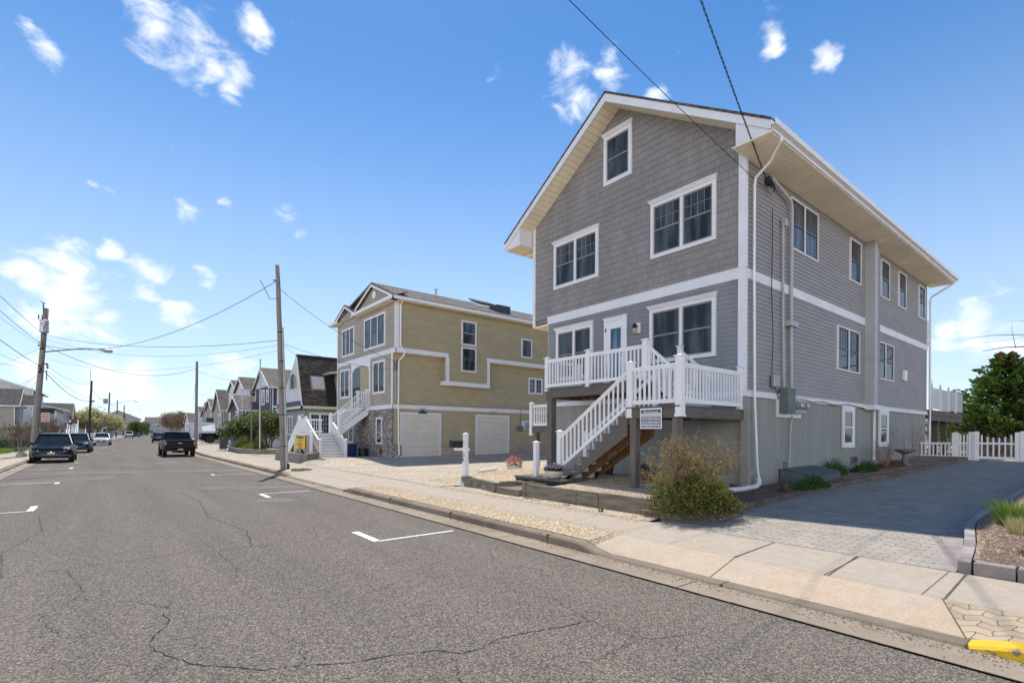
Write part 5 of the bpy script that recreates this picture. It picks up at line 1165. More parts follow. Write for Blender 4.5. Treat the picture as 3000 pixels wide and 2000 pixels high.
mb = MB(); roofbox(mb, 12.3, 13.35, 1.45, 2.6, .0, .14); sk = mb.build('skylight', 'tansiding', rf)
mb = MB(); roofbox(mb, 12.38, 13.27, 1.53, 2.52, .14, .15); mb.build('pane', 'frost', sk)
mb = MB(); roofbox(mb, 13.4, 15.6, -.0, 2.95, .03, .06); mb.build('dark_membrane', 'darkroof', rf)
mb = MB(); mb.prism([(13.25, 6.45), (13.4, 6.35), (17, 6.95), (17, 7.15)], 'y', 38.8, 40.7); mb.build('dormer_eave', 'ceramic', rf)
mb = MB(); mb.box(14.2, 17, 39.6, 40.8, 4.2, 6.5); mb.build('dormer_wall', 'slate', rf)
window(t, PL('x', AX+.31, -1), 40.3, 41.6, 1.6, 3.2, 2, tw=.08, head=False, grid=(2, 4), sash='trim', dh=False); window(t, PL('x', AX+.31, -1), 43.2, 44.5, 1.6, 3.2, 2, tw=.08, head=False, grid=(2, 4), sash='trim', dh=False)
window(t, PL('y', AY0+.36, -1), 12.1, 13.7, 1.3, 3.35, 2, tw=.1, head=False, grid=(3, 5), sash='trim', dh=False); window(t, PL('y', AY0+.36, -1), 14.3, 15.6, 1.3, 3.35, 2, tw=.1, head=False, grid=(3, 5), sash='trim', dh=False)

def house(label, x0, x1, y0, y1, zb, ze, zr, axis, wall, roofm, name='beach_house', ovh=.35, wins=(), lap=.18, zg=.1, corner=True, group=None, face=-1):
    """a gabled house. wins: (plane 'f' street side / 's' near side, a0,a1,z0,z1,n)"""
    t = thing(name, label, 'house', ((x0+x1)/2, (y0+y1)/2, zg), group)
    mb = MB(); xf = x0 if face < 0 else x1; lo = zg
    mb.box(x0+.02, x1-.02, y0+.02, y1-.02, lo, ze)
    if axis == 'x': mb.prism([(y0+.02, ze), (y1-.02, ze), ((y0+y1)/2, zr-.12)], 'x', x0+.02, x1-.02)
    else: mb.prism([(x0+.02, ze), (x1-.02, ze), ((x0+x1)/2, zr-.12)], 'y', y0+.02, y1-.02)
    mb.build('wall_core', wall, t)
    mb = MB(); pf = PL('x', xf, face); ps = PL('y', y0, -1)
    ym, xm = (y0+y1)/2, (x0+x1)/2
    def gp(a, b, m): return lambda z: (a, b) if z <= ze else (a+(m-a)*(z-ze)/(zr-ze), b-(b-m)*(z-ze)/(zr-ze))
    if axis == 'x': laps(mb, pf, gp(y0, y1, ym), lo, zr-.2, lap, .02); laps(mb, ps, lambda z: (x0, x1), lo, ze, lap, .02)
    else: laps(mb, pf, lambda z: (y0, y1), lo, ze, lap, .02); laps(mb, ps, gp(x0, x1, xm), lo, zr-.2, lap, .02)
    mb.build('siding', wall, t)
    if corner:
        mb = MB(); mb.box(xf-.05, xf+.05, y0-.05, y0+.15, lo, ze); mb.box(xf-.05 if face < 0 else xf-.15, xf+.15 if face < 0 else xf+.05, y0-.05, y0, lo, ze); mb.box(xf-.05, xf+.05, y1-.12, y1+.03, lo, ze); mb.build('corner_board', 'trim', t)
    o = ovh; dz = (zr-ze)/(((y1-y0) if axis == 'x' else (x1-x0))/2)*o
    if axis == 'x': gable_roof(t, x0-o, x1+o, y0-o, y1+o, ze-dz+.1, zr+.1, 'x', roofm)
    else: gable_roof(t, x0-o, x1+o, y0-o, y1+o, ze-dz+.1, zr+.1, 'y', roofm)
    for w in wins:
        pl = pf.off(.02) if w[0] == 'f' else ps.off(.02)
        window(t, pl, *w[1:6], tw=.12, head=False, grid=(2, 2) if len(w) < 7 else w[6], sash='trim' if len(w) < 7 else 'sashdark', dh=False)
    return t
# the dark navy house: tall rear block, lower front wing, covered upper porch
nv = house('dark navy house with white trim, tan roofs and a steep front gable', 12.9, 30, 54.6, 61.5, .2, 6.55, 8.55, 'x', 'navy', 'rooft',
      wins=[('s', 14.15, 15.5, 5.3, 6.45, 1), ('f', 55.5, 56.5, 4.9, 6.2, 1), ('f', 57.2, 58.6, 4.7, 6.3, 2)])
mb = MB(); mb.box(12.92, 30, 54.54, 54.58, 4.3, 4.5); mb.box(12.92, 30, 54.54, 54.58, 2.3, 2.5); mb.box(13.4, 13.6, 54.53, 54.58, 2.5, 6.5); mb.build('white_bands', 'trim', nv)
mb = MB(); mb.prism([(54.6, 6.55), (61.5, 6.55), (58.05, 8.4)], 'x', 12.80, 12.89); mb.build('white_gable', 'palesiding', nv)
window(nv, PL('y', 54.58, -1), 13.7, 15.3, 2.75, 4.2, 2, tw=.12, head=False, grid=(2, 2), sash='trim', dh=False)
nf = house('low navy front wing with wide windows and tan roof beside the tall navy house', 11.2, 13.5, 60.0, 66, .2, 4.35, 5.85, 'x', 'navy', 'rooft',
      wins=[('s', 11.5, 12.7, 3.0, 4.2, 2), ('f', 61, 62.6, 3.0, 4.2, 2)])
mb = MB(); mb.box(13.0, 14.6, 59.6, 59.9, 4.4, 5.9); mb.build('porch_screen', 'darkroof', nf)
h2 = house('white trimmed house with a covered upper corner porch and grey roof', 13.2, 26, 68, 74, .2, 7.15, 8.7, 'x', 'palesiding', 'roofw',
      wins=[('f', 69, 70, 4.2, 5.6, 1), ('f', 71, 72.5, 4.2, 5.6, 2)])
mb = MB(); mb.box(13.7, 17.5, 67.88, 67.98, 5.45, 6.9); mb.build('porch_opening', 'darkroof', h2)
mb = MB(); mb.box(13.15, 13.6, 67.8, 68.0, 5.2, 7.1); mb.box(13.2, 17.6, 67.84, 67.98, 5.2, 5.45); mb.box(14.8, 15.0, 67.82, 67.9, 5.45, 6.9); mb.build('porch_posts', 'trim', h2)
h3 = house('narrow white house with a dark shadowed side wall and grey roof', 13.6, 26, 75.5, 81, .2, 7.6, 8.9, 'x', 'navy', 'roofw', wins=[('f', 76.5, 78, 4.2, 5.8, 1)])  # shade of the white house's side wall is put into the navy colour
mb = MB(); mb.box(13.5, 13.57, 75.5, 81, .3, 7.7); mb.prism([(75.5, 7.7), (81, 7.7), (78.25, 8.9)], 'x', 13.5, 13.57); mb.build('white_front', 'palesiding', h3)
house('pale tan house with a steep plain grey roof, fourth from the brown cottage', 13.2, 26, 84, 91, .2, 5.3, 8.2, 'x', 'tansiding', 'roofw', wins=[('f', 85, 87, 3.2, 4.6, 2), ('s', 14, 15.5, 3.3, 4.8, 1)])
h5 = house('pale tan house with a low tan roof and an open carport', 13.4, 24, 93.5, 101, .2, 5.6, 7.3, 'x', 'tansiding', 'rooft', wins=[('f', 95, 96.5, 3.4, 4.8, 2), ('s', 14.2, 15.4, 3.9, 5.1, 1)])
mb = MB(); mb.box(11.8, 20, 92.0, 93.4, 3.0, 3.35); mb.build('carport_roof', 'trim', h5)
for x in (12.0, 14.5):
    mb = MB(); mb.box(x, x+.2, 92.1, 92.3, .2, 3.0); mb.build('carport_post', 'trim', h5)
mb = MB(); mb.box(12.2, 20, 92.0, 92.05, 3.36, 4.1); mb.build('carport_rail', 'green', h5)
house('light grey house with a hipped looking roof, sixth on the right side', 14.5, 24, 106, 114, .2, 5.0, 6.9, 'x', 'greysiding', 'roofw', wins=[('s', 15.5, 17, 3.2, 4.6, 2), ('f', 108, 110, 3.0, 4.4, 2)])
t = house('white house with a tapering dark red brick chimney', 15.5, 25, 122, 131, .2, 5.2, 7.2, 'x', 'palesiding', 'roofw', wins=[('s', 18, 20, 3.4, 4.8, 2), ('f', 124, 126, 3, 4.4, 2)])
mb = MB(); mb.add([(15.3, 119.9, 3.9), (17.0, 119.9, 3.9), (17.0, 121.3, 3.9), (15.3, 121.3, 3.9), (15.75, 120.2, 8.0), (16.6, 120.2, 8.0), (16.6, 121, 8.0), (15.75, 121, 8.0)], [(0, 3, 2, 1), (4, 5, 6, 7), (0, 1, 5, 4), (1, 2, 6, 5), (2, 3, 7, 6), (3, 0, 4, 7)]); mb.box(15.4, 16.9, 120, 121.2, .2, 3.95)
mb.build('chimney', 'redbrick', t)
house('pale house with a grey roof just right of the bare tree', 18, 28, 165, 176, .2, 4.6, 7.2, 'x', 'palesiding', 'roofw', wins=[('s', 19, 21, 3, 4.4, 2), ('f', 168, 170, 2.8, 4.2, 2)])
# closing the far end of the street
house('grey house with brown roof and white corners closing the far end of the street', 17.5, 40, 352, 364, .3, 6.6, 10.3, 'x', 'greysiding', 'rooft', wins=[('s', 19, 21, 1.0, 3, 1), ('s', 22, 24, 4.2, 6, 2), ('s', 27, 30, 4, 6, 3), ('s', 33, 35, 1, 3, 2)], ovh=.4, lap=.4)
house('wide pale grey house with a low gable at the far left end of the street', -4, 12.5, 300, 312, .3, 8.2, 11.9, 'y', 'greysiding', 'rooft', wins=[('s', -1, 1, 5, 6.8, 2), ('s', 5, 8, 5, 6.8, 3), ('s', 2, 4, 1.2, 3, 2)], ovh=.8, lap=.4)
# ================================================================ houses along the left side
hl = house('low taupe house with a skylight in its grey roof, nearest on the left', -22, -8.35, 83.0, 89.5, .2, 5.0, 6.9, 'x', 'tansiding', 'roofg', name='beach_house', face=1, wins=[('f', 85.5, 86.6, 2.9, 4.6, 1)])
mb = MB(); mb.add([(-13.5, 83.6, 5.5), (-11.0, 83.6, 5.5), (-11.0, 84.6, 6.08), (-13.5, 84.6, 6.08)], [(0, 1, 2, 3)])
for i in range(4): v = mb.v[i]; mb.v[i] = (v[0], v[1], v[2]+.16)
mb.build('skylight', 'frost', hl)
mb = MB(); mb.prism([(84.0, 5.1), (86.0, 6.3), (88.0, 5.1), (88, 5.0), (84, 5.0)], 'x', -8.3, -6.9); mb.build('porch_roof', 'roofg', hl)
for y in (84.1, 87.8):
    mb = MB(); mb.box(-7.1, -6.95, y, y+.15, .2, 5.0); mb.build('porch_post', 'trim', hl)
mb = MB(); mb.box(-8.3, -6.9, 84.0, 84.1, 4.7, 5.0); mb.build('porch_beam', 'trim', hl)
railing(hl, (-7.0, 84.2, 2.4), (-7.0, 87.9, 2.4), .9, .3, bw=.08); mb = MB(); mb.box(-8.3, -6.9, 84.0, 88.0, 2.2, 2.4); mb.build('porch_floor', 'trim', hl)
hw = house('big white house with a long low gable seen from the side, behind the taupe house', -32, -8.5, 104, 117, .2, 8.0, 12.4, 'y', 'palesiding', 'roofgy', face=1, wins=[('f', 106.2, 109.3, 5.7, 7.6, 2, None)], ovh=.6)
mb = MB(); mb.box(-8.5, -5.8, 100, 117, 4.9, 5.2); mb.build('porch_roof', 'roofgy', hw)
for y in (100.2, 104, 108, 112, 116):
    mb = MB(); mb.box(-6.0, -5.8, y, y+.25, .2, 4.9); mb.build('porch_post', 'trim', hw)
mb = MB(); mb.box(-8.4, -8.2, 101, 116, 3.0, 4.8); mb.build('porch_windows', 'glass', hw); railing(hw, (-5.9, 100.3, 2.4), (-5.9, 116.5, 2.4), .95, .35, bw=.1); mb = MB(); mb.box(-8.5, -5.8, 100, 117, 2.1, 2.4); mb.build('porch_floor', 'trim', hw)
def outstair(par, x, y0, y1, z0, z1, w=1.2):
    mb = MB(); n = 10
    for i in range(n): y = y0+(y1-y0)*i/n; z = z0+(z1-z0)*i/n; mb.box(x, x+w, y, y+(y1-y0)/n, z-.05, z)
    mb.build('stair_treads', 'white', par); railing(par, (x+w, y0, z0), (x+w, y1, z1), .9, .35, bw=.1); railing(par, (x, y0, z0), (x, y1, z1), .9, .35, bw=.1)
    mb = MB(); mb.bar((x+w, y0, z0-.1), (x+w, y1, z1-.1), .08, .35); mb.build('stair_stringer', 'white', par)
outstair(hw, -5.6, 119, 124, .3, 2.4)
hg = house('white house with a plain grey roof and a glazed front porch, third on the left', -22, -5.9, 140, 155, .2, 5.4, 7.9, 'x', 'palesiding', 'roofg', face=1, wins=[('f', 142, 145, 3.2, 4.7, 3), ('f', 147, 150, 3.2, 4.7, 3), ('s', -9, -7, 3.2, 4.7, 2)])
mb = MB(); mb.prism([(-12.5, 7.3), (-6.2, 5.9), (-6.2, 3.6), (-12.5, 3.6)], 'y', 128, 139.5); mb.build('side_wing', 'greysiding', hg); mb = MB(); mb.prism([(-12.7, 7.5), (-5.9, 6.0), (-5.9, 5.8), (-12.7, 7.3)], 'y', 127.6, 139.6); mb.build('wing_roof', 'trim', hg); outstair(hg, -4.6, 134, 141, .3, 2.6)
outstair(hg, -5.6, 126, 132, .3, 3.2)
house('small dark roofed cottage behind the brown utility pole', -14, -2.0, 172, 182, .2, 4.6, 6.8, 'x', 'tansiding', 'roofg', face=1, wins=[('s', -6, -4, 2.8, 4, 2)])
house('grey house with a white balcony behind the blossoming tree', -8, 1.6, 200, 214, .2, 6.2, 7.8, 'y', 'greysiding', 'roofgy', face=1, wins=[('s', -5, -2, 4, 5.6, 3), ('s', -1, 1, 1.2, 3, 1)])
# fences and low walls
def slatfence(label, p, q, z, h, mat, name='fence', st=.14, rail=True, w=.09, post=2.2, kind='fence'):
    t = thing(name, label, kind, ((p[0]+q[0])/2, (p[1]+q[1])/2, z)); L = math.hypot(q[0]-p[0], q[1]-p[1]); ux, uy = (q[0]-p[0])/L, (q[1]-p[1])/L
    mb = MB(); s = 0
    while s < L: a = (p[0]+ux*s, p[1]+uy*s); b = (p[0]+ux*(s+w), p[1]+uy*(s+w)); mb.bar((a[0], a[1], z+h/2), (b[0], b[1], z+h/2), .03, h); s += st
    mb.build('pickets', mat, t)
    if rail: mb = MB(); mb.bar((*p, z+h*.85), (*q, z+h*.85), .06, .09); mb.bar((*p, z+.15), (*q, z+.15), .06, .09); mb.build('rails', mat, t)
    return t
slatfence('solid white vinyl fence running along the left pavement past the parked cars', (-4.2+sY(100), 96), (-4.2+sY(150), 150), .15, 1.5, 'palesiding', st=.15, w=.145)
slatfence('pale low fence across the far end of the street', (12, 346), (32, 346), .3, 1.1, 'palesiding', st=.5, w=.3)
slatfence('solid white fence beside the navy house', (11.5, 52.3), (16.5, 52.3), .2, 1.35, 'white', st=.15, w=.148)
t = thing('chain_link_fence', 'green mesh fence with round posts at the edge of the left lawn', 'fence', (-7, 67, .1))
mb = MB(); mb.add([(-9.6, 64, .15), (-6.05, 70.5, .15), (-6.05, 70.5, 1.05), (-9.6, 64, 1.05)], [(0, 1, 2, 3)]); mb.build('mesh', 'green', t)
for i in range(4):
    a = i/3; mb = MB(); mb.tube([(-9.6+3.55*a, 64+6.5*a, .1), (-9.6+3.55*a, 64+6.5*a, 1.2)], .05); mb.build('post', 'green', t)
mb = MB(); mb.tube([(-9.6, 64, 1.15), (-6.05, 70.5, 1.15)], .03); mb.build('top_rail', 'green', t)
def lawnblades():
    mb = MB()
    for i in range(5000):
        x, y = U(-9.5, -6.1), U(45, 70); x += sY(y); h = U(.06, .2); a = U(0, 6.28); mb.add([(x, y, .14), (x+.03, y, .14), (x+.06*math.cos(a), y+.06*math.sin(a), .14+h)], [(0, 1, 2)], random.random())
    o = mb.build('lawn_grass', 'grass', None, loc=(0, 0, 0), fixn=False); o['kind'] = 'stuff'; o['label'] = 'bright green grass on the left beyond the pavement'; o['category'] = 'grass'
lawnblades()
t = thing('roadside_rock', 'small whitish boulder at the kerb beside the front dark car', 'rock', (-4.3, 44, .13))
bm = bmesh.new(); bmesh.ops.create_icosphere(bm, subdivisions=2, radius=.3)
for v in bm.verts: v.co = v.co*U(.85, 1.1); v.co.z = max(-.1, v.co.z*1.0)
mb = MB(); mb.add([(v.co.x-4.35, v.co.y+46, v.co.z+.2) for v in bm.verts], [[v.index for v in f.verts] for f in bm.faces]); bm.free(); mb.build('rock', 'conc', t, smooth=False)

# ================================================================ white picket fence and gate at the driveway's end
FX = 27.5; zf = .8
def picket_panel(t, y0, y1, h0, dip=0.0, n=None, part='pickets', top_rail=.68):
    mb = MB(); n = n or max(2, int((y1-y0)/.15))
    for i in range(n):
        c = y0+(y1-y0)*(i+.5)/n; k = 1-4*((c-(y0+y1)/2)/(y1-y0))**2; h = h0-dip*k; mb.box(FX-.012, FX+.012, c-.025, c+.025, zf+.1, zf+h)
    mb.box(FX-.03, FX+.03, y0, y1, zf+.1, zf+.2); mb.box(FX-.03, FX+.03, y0, y1, zf+top_rail, zf+top_rail+.08); return mb.build(part, 'white', t)
def fpost(t, y, h=1.12, w=.07):
    mb = MB(); mb.box(FX-w, FX+w, y-w, y+w, zf-.05, zf+h); cap(mb, FX, y, zf+h, w+.01); return mb.build('post', 'white', t)
t = thing('picket_gate', 'white picket gate with dipped top at the end of the paver driveway', 'gate', (FX, 3.6, zf)); picket_panel(t, 3.08, 4.1, 1.1, .16); 
mb = MB(); mb.box(FX-.07, FX+.07, 4.1, 4.24, zf, zf+1.2); mb.box(FX-.05, FX+.05, 4.25, 4.32, zf, zf+1.18); mb.build('gate_post', 'white', t); mb = MB(); mb.box(FX-.07, FX+.07, 2.78, 2.92, zf, zf+1.2); mb.box(FX-.07, FX+.07, 2.93, 3.06, zf, zf+1.16); mb.build('gate_post', 'white', t)
t = thing('picket_fence', 'narrow white picket fence panel left of the gate', 'fence', (FX, 4.6, zf)); picket_panel(t, 4.4, 4.72, 1.12, .06, 3); fpost(t, 4.36, 1.14, .05); fpost(t, 4.82, 1.12, .1)
t = thing('picket_fence', 'low white baluster fence between the grey house and the picket gate', 'fence', (FX, 5.4, zf)); picket_panel(t, 4.95, 6.0, .72, 0, 8, top_rail=.66)
t = thing('picket_fence', 'white picket fence right of the gate, running out of the picture', 'fence', (FX, 1, zf)); picket_panel(t, 1.4, 2.75, 1.1, .16); fpost(t, 1.35); picket_panel(t, -.3, 1.28, 1.1, .16)
# bird bath, bulkhead
t = thing('bird_bath', 'stone bird bath in the bed by the grey house wall', 'bird bath', (21.6, 5.12, .72))
mb = MB(); mb.lathe([(.17, 0), (.16, .05), (.09, .12), (.075, .35), (.11, .44)], (21.6, 5.12, .76), 14); mb.build('pedestal', 'statue', t, smooth=True)
mb = MB(); mb.lathe([(.1, .43), (.26, .5), (.33, .56), (.33, .585), (.29, .57), (.2, .53)], (21.6, 5.12, .76), 20); mb.build('bowl', 'statue', t, smooth=True)
t = thing('cellar_bulkhead', 'dark grey steel cellar hatch lying against the side wall of the grey house', 'hatch', (15.3, 5.6, .5))
mb = MB(); mb.add([(13.9, 5.98, .4), (13.9, 5.2, .4), (16.3, 5.35, .45), (16.3, 5.98, .45), (13.9, 5.98, .92), (14.0, 5.2, .74), (16.3, 5.35, .78), (16.3, 5.98, .92)], [(0, 3, 2, 1), (4, 5, 6, 7), (0, 1, 5, 4), (1, 2, 6, 5), (2, 3, 7, 6), (3, 0, 4, 7)]); mb.build('frame', 'bulk', t, bevel=.01)
for a, b in ((13.95, 15.1), (15.13, 16.28)):
    mb = MB(); mb.add([(a, 5.97, .935), (a, 5.22+(a-13.9)*.06, .755+(a-13.9)*.017), (b, 5.22+(b-13.9)*.06, .755+(b-13.9)*.017), (b, 5.97, .935)], [(0, 1, 2, 3)]); mb.build('door_leaf', 'bulk', t)
for i, (x, y) in enumerate(((9.0, 11.25),)):
    pass
# timber walls and step of the front yard
def timber(label, p, q, z0, z1, w=.17, name='landscape_timber'):
    t = thing(name, label, 'timber', (p[0], p[1], z0)); mb = MB(); L = math.hypot(q[0]-p[0], q[1]-p[1]); n = max(1, int(L/.35))
    P_, Q_ = Vector((*p, 0)), Vector((*q, 0)); d = (Q_-P_)/n; nr = Vector((-d.y, d.x, 0)).normalized()*w/2
    rows = []
    for i in range(n+1):
        c = P_+d*i; k = U(-.008, .008); rows.append([c-nr+Vector((0, 0, z0)), c-nr*U(.95, 1.03)+Vector((0, 0, z1-.015+k)), c-nr*.85+Vector((0, 0, z1+k)), c+nr*.85+Vector((0, 0, z1+U(-.006, .006))), c+nr+Vector((0, 0, z0))])
    mb.add([v for r in rows for v in r], [(i*5+k, i*5+k+1, (i+1)*5+k+1, (i+1)*5+k) for i in range(n) for k in range(4)]+[(0, 1, 2, 3, 4), tuple(n*5+k for k in (4, 3, 2, 1, 0))]); mb.build('beam', 'timber', t); return t
timber('weathered timber by the foot of the foreground bush, last of the row', (8.25, 5.55), (8.2, 7.18), .2, .56, .16); timber('short weathered timber in the middle of the row before the stairs', (8.2, 7.2), (8.2, 7.82), .2, .56); timber('long weathered timber right of the wooden step', (8.2, 7.84), (8.22, 9.6), .2, .56)
timber('stub of timber standing at the right end of the wooden step', (8.1, 9.62), (8.45, 9.62), .2, .60, .12)
timber('long weathered timber beside the mailbox post', (8.12, 10.75), (8.62, 13.1), .2, .50); timber('dark timber returning from the sidewalk to the deck boards', (8.2, 10.7), (8.9, 10.55), .2, .53, .13); timber('dark timber under the edge of the deck boards', (8.78, 9.5), (8.78, 10.5), .26, .52, .12)
t = thing('wooden_step', 'low wooden step between the timbers at the sidewalk', 'step', (8.3, 10.1, .2)); mb = MB(); mb.box(8.02, 8.68, 9.72, 10.62, .16, .36, .4); mb.build('step_block', 'timber', t, bevel=.01)
mb = MB(); mb.box(8.02, 8.35, 9.72, 10.62, .361, .40); mb.box(8.36, 8.7, 9.72, 10.62, .361, .40); mb.build('step_boards', 'timber', t)
t = thing('wooden_platform', 'low grey board platform at the foot of the front stairs', 'platform', (9.2, 10, .5)); mb = MB()
for i in range(7): mb.box(8.85+i*.15, 8.85+i*.15+.14, 9.0, 10.9, .60, .655)
mb.build('boards', 'wood', t); mb = MB(); mb.box(8.86, 9.9, 9.05, 10.85, .4, .6); mb.build('frame', 'black', t)
# posts, mailbox, pots, pipe
t = thing('fence_post', 'lone white vinyl post beside the flower bowl at the front stairs', 'post', (9.0, 10.65, .6)); mb = MB(); mb.box(9.14, 9.26, 10.32, 10.44, .62, 1.56); mb.build('shaft', 'white', t); mb = MB(); cap(mb, 9.2, 10.38, 1.56, .085); mb.build('cap', 'white', t)
mx, my = 8.62, 13.0
t = thing('mailbox_post', 'white house number post holding the black mailbox', 'post', (mx, my, .2))
mb = MB(); mb.box(mx-.06, mx+.06, my-.06, my+.06, .18, 1.78); mb.box(mx-.075, mx+.075, my-.075, my+.075, .18, .95); cap(mb, mx, my, 1.78, .08); mb.build('shaft', 'white', t)
mb = MB(); mb.add([(mx-.2, my-.2, .2), (mx+.2, my-.2, .2), (mx+.2, my+.2, .2), (mx-.2, my+.2, .2), (mx-.08, my-.08, .33), (mx+.08, my-.08, .33), (mx+.08, my+.08, .33), (mx-.08, my+.08, .33)], [(0, 1, 5, 4), (1, 2, 6, 5), (2, 3, 7, 6), (3, 0, 4, 7), (4, 5, 6, 7)]); mb.build('post_skirt', 'white', t)
mb = MB(); mb.box(mx-.08, mx+.06, my-.14, my+.55, 1.28, 1.36); mb.build('mailbox_arm', 'white', t)
pp = PL('x', mx-.06, -1)
for s, z in (('1', 1.52), ('3', 1.15), ('1', .99)): text_mesh(t, s, pp, my+.0, z, .16, 'black', .02 if z < 1 else .004, .003, name='number')
t2 = thing('mailbox', 'black arched mailbox on the white number post', 'mailbox', (mx, my+.4, 1.36))
mb = MB(); pr = [(my+.13+.0, 1.365)]+[(my+.34+.11*math.cos(a)*-1, 1.50+.11*math.sin(a)) for a in [i*math.pi/8 for i in range(9)]]+[(my+.45, 1.365)]
pr[0] = (my+.23, 1.365)
mb.prism(pr, 'x', mx-.3, mx+.2); mb.build('box', 'black', t2)
mb = MB(); mb.box(mx-.32, mx-.30, my+.235, my+.445, 1.37, 1.58); mb.build('door', 'black', t2); mb = MB(); mb.box(mx-.10, mx-.0, my+.455, my+.462, 1.46, 1.53); mb.build('flag_mark', 'white', t2)
def potc(x, y, z, r, h, mat, label, flowers=None, name='flower_pot', leaf='leafgc', n=260, hh=.16, sq=False, group=None):
    t = thing(name, label, 'flower pot', (x, y, z))
    mb = MB()
    if sq: mb.lathe([(r*.72, 0), (r*.98, h*.9), (r*1.08, h*.91), (r*1.08, h), (r*.9, h), (r*.85, h*.8)], (x, y, z), 4 if sq == 4 else 18)
    else: mb.lathe([(r*.5, 0), (r*.75, h*.2), (r*.95, h*.7), (r, h), (r*.93, h), (r*.9, h*.85)], (x, y, z), 20)
    mb.build('pot', mat, t, smooth=not sq)
    if n:
        mb = MB(); mc = MB()
        for i in range(n):
            a = U(0, 6.28); q = r*1.05*math.sqrt(random.random()); px, py = x+q*math.cos(a), y+q*math.sin(a); pz = z+h+U(0, hh)*(1-.5*q/r); s = U(.015, .035); b = U(0, 6.28); c_ = U(-.6, .6)
            m_ = mc if (flowers and pz > z+h+hh*.28 and random.random() < .75) else mb
            d1 = Vector((math.cos(b), math.sin(b), c_))*s; d2 = Vector((-math.sin(b), math.cos(b), U(-.5, .9)))*s; c = Vector((px, py, pz)); m_.add([c-d1-d2*.3, c-d2, c+d1, c+d2], [(0, 1, 2, 3)], random.random())
        mb.build('leaves', leaf, t, fixn=False)
        if flowers: mc.build('blooms', flowers, t, fixn=False)
    return t
potc(9.08, 9.55, .655, .25, .2, 'ceramic', 'round cream bowl of purple pansies at the foot of the stairs', 'purple', n=700, hh=.22)
potc(11.6, 14.3, .47, .30, .18, 'ceramic', 'cream bowl of pink and yellow tulips standing on the gravel by the olive house drive', 'pink', n=500, hh=.42, leaf='leafyg')
potc(10.35, 7.55, .6, .2, .36, 'terra', 'terracotta pot with a small green plant behind the front deck post', None, n=160, hh=.2, sq=18)
potc(11.3, 9.6, .62, .2, .33, 'black', 'dark square plastic pot under the front stairs', None, n=0, sq=4)
t = thing('drain_pipe', 'white drain pipe lying on the gravel by the tulip bowl', 'pipe', (10.5, 14.5, .55)); mb = MB(); mb.tube([(9.9, 14.15, .50), (10.75, 14.3, .54)], .075, 12, caps=False); mb.tube([(9.9, 14.15, .50), (9.93, 14.156, .50)], .07, 12); mb.build('tube', 'pipe', t, smooth=False)
# the police sign on the landing beam
sp = PL('x', 9.27, -1)
t = thing('support_sign', 'small white bordered police support sign hanging on the front landing beam', 'sign', (9.26, 6.7, 2.2))
mb = MB(); sp.box(mb, 6.42, 6.98, 1.93, 2.38, 0, .006); mb.build('board', 'white', t)
mb = MB(); sp.box(mb, 6.445, 6.955, 2.275, 2.345, .006, .009); mb.build('top_panel', 'signdark', t); mb = MB(); sp.box(mb, 6.445, 6.955, 2.19, 2.275, .006, .009); mb.build('skyline_panel', 'frost', t)
mb = MB(); sp.box(mb, 6.445, 6.955, 2.02, 2.19, .006, .009); sp.box(mb, 6.445, 6.955, 1.955, 2.0, .006, .009); mb.build('lower_panel', 'signgrey', t)
text_mesh(t, 'We Support', sp, 6.7, 2.30, .09, 'ceramic', .011, .002, width=.4); text_mesh(t, 'POINT PLEASANT BEACH', sp, 6.7, 2.145, .07, 'white', .011, .001, width=.47); text_mesh(t, 'POLICE DEPARTMENT', sp, 6.7, 2.065, .08, 'white', .011, .001, width=.47)
mb = MB()
for i in range(7):
    c = 6.5+i*.067; pts = [(c+.017*(1 if k % 2 == 0 else .42)*math.sin(k*math.pi/5), 1.977+.017*(1 if k % 2 == 0 else .42)*math.cos(k*math.pi/5)) for k in range(10)]
    mb.add([sp.P(a, z, .012) for a, z in pts]+[sp.P(c, 1.977, .012)], [(k, (k+1) % 10, 10) for k in range(10)])
mb.build('stars', 'white', t)
# ================================================================ VEHICLES
def paintm(name, c, metal=.3, rough=.25): return pm(name, c, rough, .03, 2, 0, metal=metal*.3, coat=.12, spec=.18)
M['carblack'] = paintm('car_paint_black', (.004, .0045, .006), .0); M['carnavy'] = paintm('car_paint_navy', (.004, .007, .012), .1); M['carblue'] = paintm('car_paint_blue', (.008, .016, .034), .2)
M['carsilver'] = paintm('car_paint_silver', (.50, .51, .52), .35, .3); M['carwhite'] = paintm('car_paint_white', (.6, .62, .6), .0)
M['cargreen'] = paintm('van_green', (.12, .32, .16), 0); M['carglass'] = pm('car_glass', (.012, .018, .022), .05, .3, 3, spec=.4)
M['plate'] = pm('licence_plate', (.62, .52, .18), .5, .2, 30, c2=(.55, .5, .35)); M['red'] = pm('tail_lamp_red', (.30, .008, .008), .15, .15, 20, coat=.5); M['lampclear'] = pm('head_lamp', (.45, .47, .5), .1, .1, 20, coat=.6)
M['rim'] = pm('alloy_rim', (.42, .43, .44), .3, .08, 4, metal=.8)
def loft(mb, secs):
    n = len(secs[0]); vs = [v for s in secs for v in s]; fs = [(i*n+k, i*n+(k+1) % n, (i+1)*n+(k+1) % n, (i+1)*n+k) for i in range(len(secs)-1) for k in range(n)]
    fs += [tuple(range(n-1, -1, -1)), tuple((len(secs)-1)*n+k for k in range(n))]; mb.add(vs, fs)
